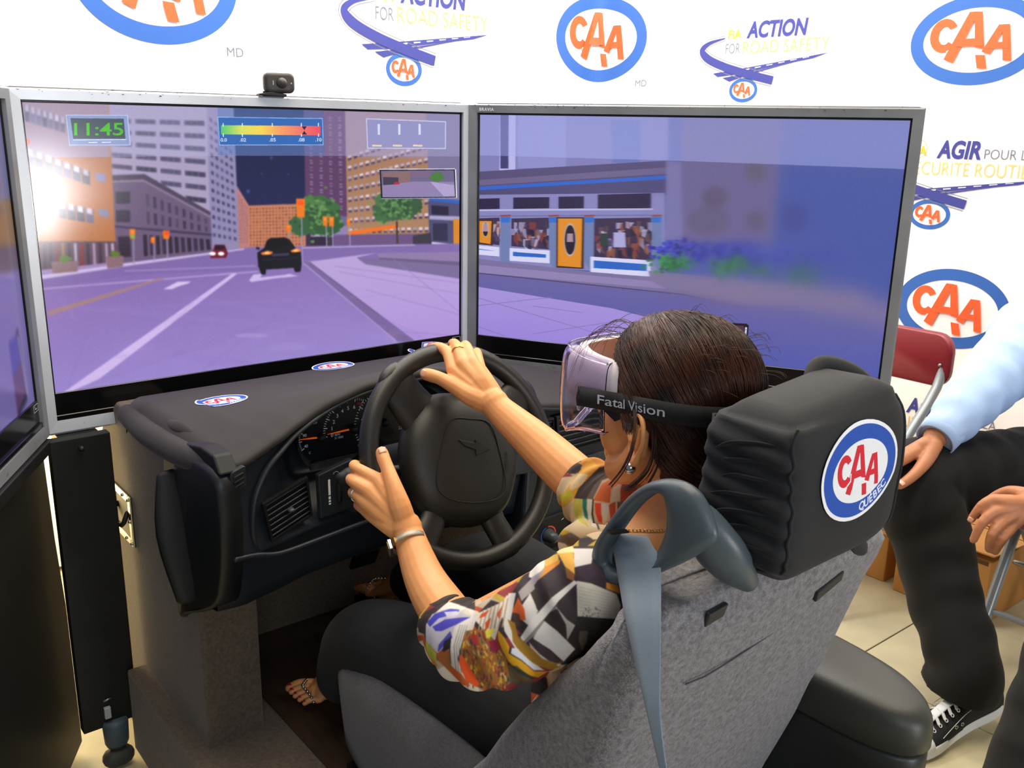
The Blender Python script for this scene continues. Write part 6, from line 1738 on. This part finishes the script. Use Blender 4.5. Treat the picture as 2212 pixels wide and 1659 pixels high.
# sideburn hair in front of the ear
g = G()
for _ in range(60):
    x, y = random.uniform(1338, 1362), random.uniform(893, 902); g.tube([at(x, y, d=1.205), at(x + 5, y + 14, d=1.202), at(x + 9 + random.uniform(-4, 4), y + 28 + random.uniform(-8, 10), d=1.202)], .0006, 3, smooth=3, caps=False)
g.build('sideburn_hair', M_HAIR, wom, kind='stuff')
gl = G().tube([(-.088, -1.262, .905), (-.095, -1.23, .903), (-.095, -1.19, .893), (-.07, -1.15, .885), (0, -1.13, .88), (.07, -1.15, .885), (.095, -1.19, .893), (.095, -1.23, .903), (.05, -1.29, .915), (-.05, -1.29, .915)], .0012, 6, closed=True, smooth=5)

# necklace: separate oval links
nk = thing('necklace', 'thin gold chain necklace around the woman\'s neck', 'necklace', (0, -1.22, .88))
bodyt = BVHTree.FromPolygons([tuple(v.co) for v in body.data.vertices], [tuple(p.vertices) for p in body.data.polygons]); boff = WL[body.name]


def snap(p, off=.0015):
    h = bodyt.find_nearest(p - boff); return h[0] + boff + h[1] * off


npth = [snap(Vector(p)) for p in closed_path([(-.060, -1.285, .925), (-.085, -1.25, .915), (-.095, -1.20, .895), (-.06, -1.165, .88), (0, -1.15, .865), (.06, -1.165, .88), (.095, -1.20, .895), (.085, -1.25, .915), (.060, -1.285, .925), (0, -1.30, .93)], 10)]
g = G()
for i in range(len(npth)):
    a, b = npth[i], npth[(i + 1) % len(npth)]; d = (b - a); L = d.length * .62
    if L < .001: continue
    d.normalize(); n = (a - Vector((0, -1.24, a.z - .01))).normalized(); s = d.cross(n).normalized()
    if i % 2: s = (s + n * .8).normalized()
    c = (a + b) / 2 + n * .001
    g.tube([c + d * (L * cos(q)) + s * (.0022 * sin(q)) for q in [2 * pi * k / 12 for k in range(12)]], .0006, 5, closed=True)
g.build('chain_links', M_GOLD, nk, kind='stuff')

# ---- goggles with lettered strap
M_VISOR = mat('clear_violet_plastic', 'f4effc', 0.06, trans=1.0, spec=.5, coat=.3)
M_VISOR.node_tree.nodes['Principled BSDF'].inputs['IOR'].default_value = 1.18
M_FOAM = mat('goggle_side_black', '17181a', .7)
gog = thing('goggles', 'clear violet impairment goggles with a lettered black strap on the driver\'s head', 'goggles', (0, -1.10, 1.05))
GC = Vector((0, -1.150, 1.062))


def gpt(a, v, k=1.0):
    """a: angle around the face (0 front), v: -1..1 height"""
    rx, ry = .088 * k, .108 * k
    p = 2 / 3.2; c, s = cos(a), sin(a)
    x = rx * abs(s) ** p * (1 if s > 0 else -1); y = ry * abs(c) ** p * (1 if c > 0 else -1)
    dz = .062 * v; lowcut = 0
    if v < 0: lowcut = .022 * max(0, 1 - abs(x) / .035) * -v          # nose bridge
    sidecut = .020 * max(0, (abs(a) - .9) / .7) * (-v if v < 0 else v * .3)
    return GC + Vector((x, y * (1 - .03 * v * v), dz + lowcut + (sidecut if v < 0 else -sidecut)))


g = G()
NA = 40; prof = [(-1.0, .80), (-1.0, .92), (-.94, .985), (-.6, 1.0), (0, 1.01), (.6, 1.0), (.92, .97), (1.0, .90), (1.02, .78)]
vs = [gpt(-1.655 + 3.31 * i / NA, v, k) for v, k in prof for i in range(NA + 1)]
g.add(vs, [(j * (NA + 1) + i, j * (NA + 1) + i + 1, (j + 1) * (NA + 1) + i + 1, (j + 1) * (NA + 1) + i) for j in range(len(prof) - 1) for i in range(NA)])
g.build('visor', M_VISOR, gog, mods=[('solid', .0022, 0), ('sub', 1)])
g = G(); vs = [gpt(-1.76 + 3.52 * i / NA, v, k) for v, k in ((-.05, .90), (.3, .92), (.7, .91), (.93, .86), (1.0, .78), (1.0, .68)) for i in range(NA + 1)]
g.add(vs, [(j * (NA + 1) + i, j * (NA + 1) + i + 1, (j + 1) * (NA + 1) + i + 1, (j + 1) * (NA + 1) + i) for j in range(5) for i in range(NA)])
g.build('forehead_pad', mat('frosted_lilac_pad', 'ddd0d8', .6), gog, mods=[('solid', .002, 0)])
for v_ in (1.0, -1.0): G().tube([gpt(-1.62 + 3.24 * i / NA, v_, .93) for i in range(NA + 1)], .0022, 8).build('visor_rim', M_VISOR, gog)
# strap
spx = [(1256, 856), (1300, 863), (1350, 871), (1400, 880), (1450, 889), (1500, 896), (1550, 899), (1590, 899), (1618, 893)]
sp_ = []
for x_, y_ in spx:
    d = (at(x_, y_, d=1.0) - CAM).normalized(); h = htree.ray_cast(CAM - hoff, d); h2 = bodyt.ray_cast(CAM - boff, d)
    c = [t for t in ((h[0] + hoff) if h[0] is not None else None, (h2[0] + boff) if h2[0] is not None else None) if t is not None]
    sp_.append(min(c, key=lambda t: (t - CAM).length) if c else at(x_, y_, x=-.086))
sp_[0] = at(1254, 855, x=-.088); sp_[1] = at(1300, 863, x=-.090)
for i, p in enumerate(sp_):
    n = Vector((p.x, p.y + 1.24, 0)).normalized(); sp_[i] = p + n * (.0065 if i > 1 else .004)
mir = [Vector((-p.x, p.y, p.z)) for p in sp_[::-1]]
bz = sp_[-1].z; allp = sp_ + [Vector((-.02, -1.362, bz - .001)), Vector((.02, -1.362, bz - .001))] + mir if sp_[-1].x < -.025 else sp_ + mir
sd_ = cat_path(allp, 6); sd_ = [Vector(p) for p in sd_]
HW = .0135; g = G(); rr = []
for i, p in enumerate(sd_):
    t = (sd_[min(i + 1, len(sd_) - 1)] - sd_[max(i - 1, 0)]).normalized(); n = Vector((p.x, p.y + 1.24, 0)).normalized(); n = (n - t * n.dot(t)).normalized(); u = t.cross(n); u = u if u.z > 0 else -u
    rr.append([p + u * HW + n * .0008, p + n * .0016, p - u * HW + n * .0008, p - u * HW - n * .0006, p + u * HW - n * .0006])
g.rings(rr); g.build('strap', mat('black_elastic', '111113', .75, bump=.3, bump_scale=900), gog)
cum = [0]
for a, b in zip(sd_, sd_[1:]): cum.append(cum[-1] + (b - a).length)


def strap_fn(s, v):
    i = 0
    while i < len(cum) - 2 and cum[i + 1] < s: i += 1
    t = (s - cum[i]) / (cum[i + 1] - cum[i] + 1e-9); p = sd_[i] * (1 - t) + sd_[i + 1] * t
    tt = (sd_[min(i + 1, len(sd_) - 1)] - sd_[max(i - 1, 0)]).normalized(); n = Vector((p.x, p.y + 1.24, 0)).normalized(); n = (n - tt * n.dot(tt)).normalized(); u = tt.cross(n); u = u if u.z > 0 else -u
    return p + u * v + n * .0026


def s_of(px):
    best = min(range(len(sd_) // 2 + 4), key=lambda i: abs(proj(sd_[i])[0] - px)); return cum[best]


def proj(p):
    q = [sum(AX[i][k] * (p[k] - CAM[k]) for k in range(3)) for i in range(3)]; return (1106 + F_PX * q[0] / q[2], 829.5 + F_PX * q[1] / q[2])


s0, s1 = s_of(1291), s_of(1434); g = G()
put_text(g, 'Fatal Vision', strap_fn, s0, -.0055, .0125, .008, width=s1 - s0)
g.build('strap_lettering', mat('strap_print_silver', 'b9bdc4', .5), gog, smooth=False); g = G()
put_text(g, 'Fatal Vision', strap_fn, s_of(1540), -.0055, .0125, .008, width=s1 - s0)
g.build('strap_lettering', mat('strap_print_silver', 'b9bdc4', .5), gog, smooth=False)
G().tube([at(1251, 828, x=-.091), at(1247, 842, x=-.093), at(1250, 884, x=-.092)], [.0022, .003, .0022], 8, smooth=3).build('strap_buckle', M_VISOR, gog)
g = G(); g.prism([(0, 0), (1, 0), (1, 1), (0, 1)], lambda u, v, o: (at(1285, 872, x=-.084) * (1 - u) + at(1385, 890, x=-.084) * u) * (1 - v) + (at(1300, 880, x=-.080) * (1 - u) + at(1330, 910, x=-.080) * u) * v + Vector((o, 0, 0)), -.002, .001)
g.build('side_shield', M_FOAM, gog, smooth=False)

# ================================================================ the seated man at the right edge
man = thing('person', 'man in a light blue shirt and black trousers seated with his hand on his knee', 'person', (1.85, -1.15, .44))
M_SHIRT = mat('light_blue_shirt_cotton', 'a9c4ea', 0.8, bump=.1, bump_scale=500, sheen=.1)
M_BTR = mat('black_jeans', '080706', 0.9, bump=.2, bump_scale=500, sheen=.02)
g = G()
kn = Vector((1.36, -.90, .53)); hipR = Vector((1.88, -1.02, .50)); anR = Vector((1.215, -1.145, .13)); kn2 = at(2372, 1330, d=1.98); hipL = Vector((1.88, -1.28, .50)); anL = at(2200, 1780, d=1.92)
for a, b, c in ((hipR, kn, anR), (hipL, kn2, anL)):
    g.tube([a, a * .5 + b * .5, b], [.075, .065, .05], 14, smooth=2); g.tube([b, b * .5 + c * .5, c], [.05, .05, .035], 14, smooth=2)
g.tube([(1.88, -1.13, .46), (1.92, -1.13, .66), (1.95, -1.12, .86), (1.94, -1.12, .98), (1.93, -1.12, 1.06), (1.92, -1.12, 1.12)], [(.15, .10), (.13, .09), (.16, .10), (.15, .08), (.06, .055), (.052, .052)], 24, smooth=3, up=(1, 0, 0))
g.ell((1.90, -1.12, 1.22), (.095, .075, .115)); g.ell((1.865, -1.12, 1.185), (.06, .055, .08)); g.ell((1.81, -1.12, 1.20), (.014, .012, .018)); g.ell((1.83, -1.12, 1.135), (.03, .025, .025))
for sy in (-1, 1): g.ell((1.92, -1.12 + sy * .078, 1.21), (.018, .010, .03))
# hand on the knee
W1 = at(2020, 945, d=2.42)
g.tube([(1.92, -.94, .94), at(2250, 715, d=2.62), at(2150, 812, d=2.54), at(2075, 892, d=2.47), W1], [.05, .05, .045, .038, .030], 18, smooth=4)
M1 = [(1935, 1000, 2.36, .0155), (1950, 986, 2.385, .0155), (1962, 976, 2.41, .0150), (1975, 968, 2.43, .0135)]
for a_, b_ in zip(M1, M1[1:]): fing(g, [(2012, 955, 2.416, .021), ((a_[0] + b_[0]) / 2 + 8, (a_[1] + b_[1]) / 2 - 1, (a_[2] + b_[2]) / 2 + .002, .014)])
for m in M1: fing(g, [(2012, 955, 2.415, .022), ((2012 + m[0]) / 2, (955 + m[1]) / 2, 2.400, .019), m])
for m, p, tip in ((M1[0], (1912, 1018, 2.345, .0115), (1896, 1040, 2.35, .0095)), (M1[1], (1922, 1004, 2.37, .0118), (1900, 1022, 2.37, .0098)), (M1[2], (1930, 992, 2.40, .0115), (1906, 1008, 2.40, .0095)), (M1[3], (1945, 980, 2.43, .0105), (1920, 992, 2.435, .0088))): fing(g, [m, p, tip])
TH = fing(g, [(2018, 960, 2.40, .022), (2002, 992, 2.375, .019), (1982, 1018, 2.35, .0150), (1962, 1036, 2.335, .0132), (1944, 1048, 2.325, .0115)])
# hand hanging over the thigh
g.tube([(1.92, -1.33, .94), (1.78, -1.42, .80), at(2290, 1060, d=2.20), at(2225, 1085, d=2.20)], [.05, .045, .038, .031], 18, smooth=4)
M2 = [(2145, 1080, 2.20, .0150), (2150, 1105, 2.19, .0152), (2168, 1125, 2.185, .0150), (2188, 1135, 2.19, .0140)]
for a_, b_ in zip(M2, M2[1:]): fing(g, [(2220, 1092, 2.201, .021), ((a_[0] + b_[0]) / 2 + 8, (a_[1] + b_[1]) / 2 - 2, (a_[2] + b_[2]) / 2 + .002, .014)])
for m in M2: fing(g, [(2220, 1092, 2.20, .022), ((2220 + m[0]) / 2, (1092 + m[1]) / 2, 2.19, .020), m])
for m, p, t_ in ((M2[0], (2120, 1092, 2.205, .0112), (2098, 1122, 2.22, .0095)), (M2[1], (2122, 1128, 2.19, .0118), (2103, 1166, 2.205, .0098)), (M2[2], (2142, 1155, 2.18, .0116), (2136, 1186, 2.20, .0096)), (M2[3], (2166, 1165, 2.18, .0108), (2150, 1192, 2.195, .0090))): fing(g, [m, p, t_])
fing(g, [(2215, 1070, 2.22, .020), (2180, 1062, 2.25, .015), (2150, 1072, 2.27, .012), (2130, 1085, 2.28, .010)])
mb = g.build('body', M_SKIN2, man, mods=[('remesh', .0034), ('smooth', 4, .5)])
nail(TH[-2], TH[-1], .0115, tocam(TH[-1]) + Vector((0, 0, .4)), M_NAIL, mb, L=.013, wd=.0078)
for p_, q_, r_ in (((2120, 1092, 2.205), (2098, 1122, 2.22), .0095),): nail(at(*p_[:2], d=p_[2]), at(*q_[:2], d=q_[2]), r_, tocam(at(*q_[:2], d=q_[2])) + Vector((-.6, 0, 0)), M_NAIL, mb, L=.011, wd=.006)
G().ell((1.925, -1.12, 1.25), (.098, .083, .100)).build('hair', M_HAIR, man, mods=[('smooth', 2, .5)])
# shirt
g = G()
g.tube([(1.88, -1.13, .48), (1.90, -1.13, .60), (1.94, -1.12, .80), (1.95, -1.12, .92), (1.94, -1.12, 1.0), (1.93, -1.12, 1.05)], [(.18, .13), (.165, .12), (.19, .13), (.185, .115), (.12, .09), (.07, .065)], 28, smooth=4, up=(1, 0, 0))
W2 = at(2035, 930, d=2.43)
g.rings(folds([Vector((1.93, -.98, .95)), Vector((1.86, -.90, .86)), at(2245, 722, d=2.62), at(2150, 812, d=2.54), at(2078, 888, d=2.47), at(2022, 948, d=2.425)], [.10, .105, .112, .088, .066, .047], 36, 10, .0045, 80))
g.rings(folds([Vector((1.93, -1.28, .95)), Vector((1.84, -1.40, .86)), at(2330, 1030, d=2.22), at(2262, 1062, d=2.20)], [.085, .080, .062, .050], 36, 10, .0045, 80, ph=2))
sb = g.build('shirt', M_SHIRT, man, mods=[('remesh', .005), ('smooth', 4, .5)])
cf = at(2024, 946, d=2.425); cd = (at(2060, 905, d=2.46) - cf).normalized()
g = G(); rr = []
u_ = cd.orthogonal().normalized(); v_ = cd.cross(u_)
for k in range(36):
    q = 2 * pi * k / 36; o = u_ * cos(q) + v_ * sin(q); rr.append([cf - cd * .012 + o * .046, cf - cd * .012 + o * .0505, cf + cd * .05 + o * .0535, cf + cd * .05 + o * .049])
g.rings(rr, closed=True).build('cuff', M_SHIRT, sb)
# trousers
g = G()
g.rings(folds([hipR, hipR * .6 + kn * .4, hipR * .25 + kn * .75 + Vector((0, 0, .01)), kn + Vector((-.02, .0, .0)), kn * .72 + anR * .28, kn * .4 + anR * .6, anR + Vector((0, 0, .04)), anR + Vector((-.005, 0, -.02))], [.125, .122, .118, .112, .100, .090, .086, .092], 36, 8, .004, 60))
g.rings(folds([hipL, hipL * .5 + kn2 * .5, kn2, kn2 * .5 + anL * .5, anL + Vector((0, 0, .02))], [.115, .112, .108, .100, .092], 36, 8, .004, 60, ph=1))
g.tube([(1.86, -1.13, .42), (1.90, -1.13, .58)], [(.19, .13), (.175, .12)], 24, up=(1, 0, 0))
mt = g.build('trousers', M_BTR, man, mods=[('remesh', .007), ('smooth', 4, .5)])
# ================================================================ things around the man: chairs, shoes, carton
M_CANVAS = mat('black_canvas', '121417', .85, bump=.3, bump_scale=900)
M_RUBBER = mat('white_rubber', 'd9dde0', .5)
M_LACE = mat('white_lace', 'e6e8ea', .7, bump=.4, bump_scale=1500)
M_TUBE = mat('grey_enamel_tube', '8a9094', .35, .35)
M_MAROON = mat('maroon_chair_plastic', '7a1a26', .4, bump=.05, bump_scale=300)
M_CARD = mat('brown_cardboard', 'b8813f', .8, var=.06, var_scale=6, bump=.06, bump_scale=200)
M_CARD2 = mat('cardboard_inner_edge', '5a3a18', .9)
M_TAPE = mat('carton_tape', 'c89a5a', .3)


def sneaker(name, label, heel, toe, group=None):
    heel, toe = Vector(heel), Vector(toe); d = (toe - heel); L = d.length; d.normalize(); w = Vector((-d.y, d.x, 0)).normalized(); up = d.cross(w); up = up if up.z > 0 else -up
    s = thing(name, label, 'shoe', (heel + toe) / 2, group)
    P = lambda a, b, h: heel + d * (a * L) + w * b + up * h
    out = [(0.0, 0), (.02, .026), (.15, .034), (.35, .032), (.55, .036), (.75, .046), (.90, .042), (.985, .022), (1.0, 0), (.985, -.024), (.90, -.042), (.75, -.044), (.55, -.036), (.35, -.031), (.15, -.033), (.02, -.026)]
    out = closed_path(out, 3)
    G().rings([[P(a, b * 1.04, h + (.006 if a > .9 else 0)) for a, b in out] for h in (0, .004, .026)]).build('sole', M_RUBBER, s, mods=[('bevel', .002, 2)])
    prof = [(.02, .028, .075), (.12, .034, .082), (.28, .033, .088), (.40, .033, .085), (.52, .037, .072), (.64, .043, .060), (.76, .046, .050), (.86, .044, .044), (.94, .034, .038), (.985, .014, .030)]
    rr = []
    for a, b, h in cat_path(prof, 3): rr.append([P(a, b * cos(t), .022 + (h - .022) * max(0, sin(t)) ** .75 + (0 if sin(t) >= 0 else .004 * sin(t))) for t in [2 * pi * k / 26 for k in range(26)]])
    G().rings(rr).build('canvas_upper', M_CANVAS, s)
    rr = []
    for a, b, h in cat_path([(.80, .049, .050), (.88, .047, .046), (.95, .036, .038), (1.0, .016, .030)], 4): rr.append([P(a, b * cos(t), .020 + (h - .016) * max(0, sin(t)) ** .8) for t in [2 * pi * k / 26 for k in range(26)]])
    G().rings(rr).build('toe_cap', M_RUBBER, s)
    G().tube([P(a, .0, h) for a, h in ((.40, .092), (.55, .081), (.66, .069), (.74, .060))], [(.012, .003)] * 4, 10, smooth=3, up=tuple(up)).build('tongue', M_RUBBER, s)
    for k in range(6):
        a = .42 + k * .058; h = .094 - k * .0062
        G().tube([P(a, -.021, h - .012), P(a + .01, -.008, h), P(a + .018, .008, h), P(a + .028, .021, h - .013)], [(.0045, .0018)] * 4, 8, smooth=3, up=tuple(up)).build('lace', M_LACE, s)
        for sg in (-1, 1):
            c = P(a + .014 + .014 * sg, sg * .024, h - .014); n = (up + w * sg * 1.2).normalized(); u = d; v = n.cross(u)
            G().tube([c + n * .001 + (u * cos(t) + v * sin(t)) * .0040 for t in [2 * pi * q / 14 for q in range(14)]], .0013, 6, closed=True).build('eyelet', M_RUBBER, s)
    for sg in (-1, 1):
        for a in (.50, .56):
            c = P(a, sg * .0375, .042); n = w * sg; u = d; v = n.cross(u); G().tube([c + (u * cos(t) + v * sin(t)) * .0042 for t in [2 * pi * q / 14 for q in range(14)]], .0012, 6, closed=True).build('vent_eyelet', M_SILV, s)
    g = G()
    for sg in (-1, 1): g.tube([P(a, sg * b, h) for a, b, h in ((.10, .0345, .068), (.3, .0345, .070), (.45, .036, .066), (.6, .0405, .052), (.72, .0455, .040))], .0007, 5, smooth=4)
    g.build('stitching', M_LACE, s)
    return s


sneaker('sneaker', 'black canvas sneaker with white laces and sole beside the armrest box', at(2150, 1515, d=2.36) - Vector((0, 0, .012)), at(1940, 1625, d=2.21) - Vector((0, 0, .012)))
sneaker('sneaker', 'black canvas sneaker of the seated man under his nearer leg', (1.16, -1.62, .002), (.88, -1.60, .002))


def folding_chair(label, c, ang, seat_h, back, low=False):
    d = Vector((cos(ang), sin(ang), 0)); w = Vector((-sin(ang), cos(ang), 0)); c = Vector(c)      # d points to the front
    P = lambda a, b, z: c + d * a + w * b + Vector((0, 0, z))
    s = thing('folding_chair', label, 'chair', c, None)
    G().rings([[P(a, b, z) for a, b in [(p[0] * k, p[1] * k) for p in rrect(.19, .20, .05)]] for z, k in ((seat_h - .012, .96), (seat_h, 1.0), (seat_h + .014, 1.0), (seat_h + .022, .94), (seat_h + .024, .5))]).build('seat', M_MAROON, s)
    for sg in (-1, 1):
        G().tube([P(-.26, sg * .205, back - .02), P(-.22, sg * .21, back - .16), P(.02, sg * .212, seat_h - .02), P(.235, sg * .212, .012)], .0150, 14, smooth=4).build('front_leg', M_TUBE, s)
        G().tube([P(.10, sg * .195, seat_h - .01), P(-.08, sg * .195, seat_h * .55), P(-.25, sg * .195, .012)], .0135, 14, smooth=4).build('rear_leg', M_TUBE, s)
        for a in (.235, -.25): G().tube([P(a, sg * (.212 if a > 0 else .195), 0), P(a, sg * (.212 if a > 0 else .195), .02)], .014, 12).build('rubber_foot', M_BLACKM, s)
        G().tube([P(-.02, sg * .222, seat_h * .52), P(-.02, sg * .19, seat_h * .52)], .007, 10).build('hinge_bolt', M_STEEL, s)
    G().tube([P(.17, -.21, .13), P(.17, .21, .13)], .009, 12).build('front_rung', M_TUBE, s)
    G().tube([P(-.08, -.195, seat_h * .55), P(-.08, .195, seat_h * .55)], .009, 12).build('rear_rung', M_TUBE, s)
    out = rrect(.235, .085, .055, 6); g = G(); rr = []
    for o, k in ((-.014, .97), (-.010, 1.0), (.010, 1.0), (.016, .96)):
        rr.append([P(-.25 + .030 * (1 - (u / .235) ** 2) * -1 + o, u * k, back - .08 + v * k) for u, v in out])
    bk_ = g.rings(rr).build('backrest', M_MAROON, s, mods=[('bevel', .003, 2)])
    for sg in (-1, 1): G().ell(P(-.232, sg * .205, back - .09), .006, nu=10, nv=8).build('rivet', M_STEEL, bk_)
    return s


folding_chair('maroon folding chair with grey tube legs standing behind the seated man', (1.66, -.445, 0), pi, .44, .815)
folding_chair('grey tube folding chair that the man in the blue shirt sits on', (1.80, -1.22, 0), radians(184), .41, .80)

# carton
bx = thing('cardboard_box', 'brown cardboard carton with taped flaps on the floor behind the man\'s leg', 'box', (1.99, -.81, 0))
X0, X1, Y0, Y1, ZT = 1.755, 2.22, -.955, -.665, .205
G().box(X0, X1, Y0, Y1, .001, ZT).build('carton_body', M_CARD, bx, smooth=False, mods=[('bevel', .003, 2)])
G().prism([(X0 - .004, Y0 - .004), ((X0 + X1) / 2 - .004, Y0 - .004), ((X0 + X1) / 2 - .004, Y1 + .004), (X0 - .004, Y1 + .004)], lambda u, v, d: (u, v, d + .020 * max(0, ((X0 + X1) / 2 - u) / .23)), ZT + .001, ZT + .005).build('flap', M_CARD, bx, smooth=False)
G().prism([((X0 + X1) / 2 + .004, Y0 - .004), (X1 + .004, Y0 - .004), (X1 + .004, Y1 + .004), ((X0 + X1) / 2 + .004, Y1 + .004)], lambda u, v, d: (u, v, d), ZT + .001, ZT + .005).build('flap', M_CARD, bx, smooth=False)
G().box(X0 - .001, X0 + .001, Y0 + .01, Y1 - .01, ZT - .012, ZT + .001).build('flap_gap', M_CARD2, bx, smooth=False)
G().box(X0 - .0015, X0, -.86, -.81, .09, .15).build('tape', M_TAPE, bx, smooth=False)
b2 = thing('cardboard_box', 'low cardboard carton in the gap between the seat back and the man\'s shin', 'box', (1.83, -.46, 0))
G().box(1.78, 1.875, -.620, -.30, .001, .16).build('carton_body', M_CARD, b2, smooth=False, mods=[('bevel', .003, 2)])
G().box(1.778, 1.826, -.622, -.298, .161, .165).build('flap', M_CARD, b2, smooth=False)
G().box(1.829, 1.877, -.622, -.298, .161, .165).build('flap', M_CARD, b2, smooth=False)
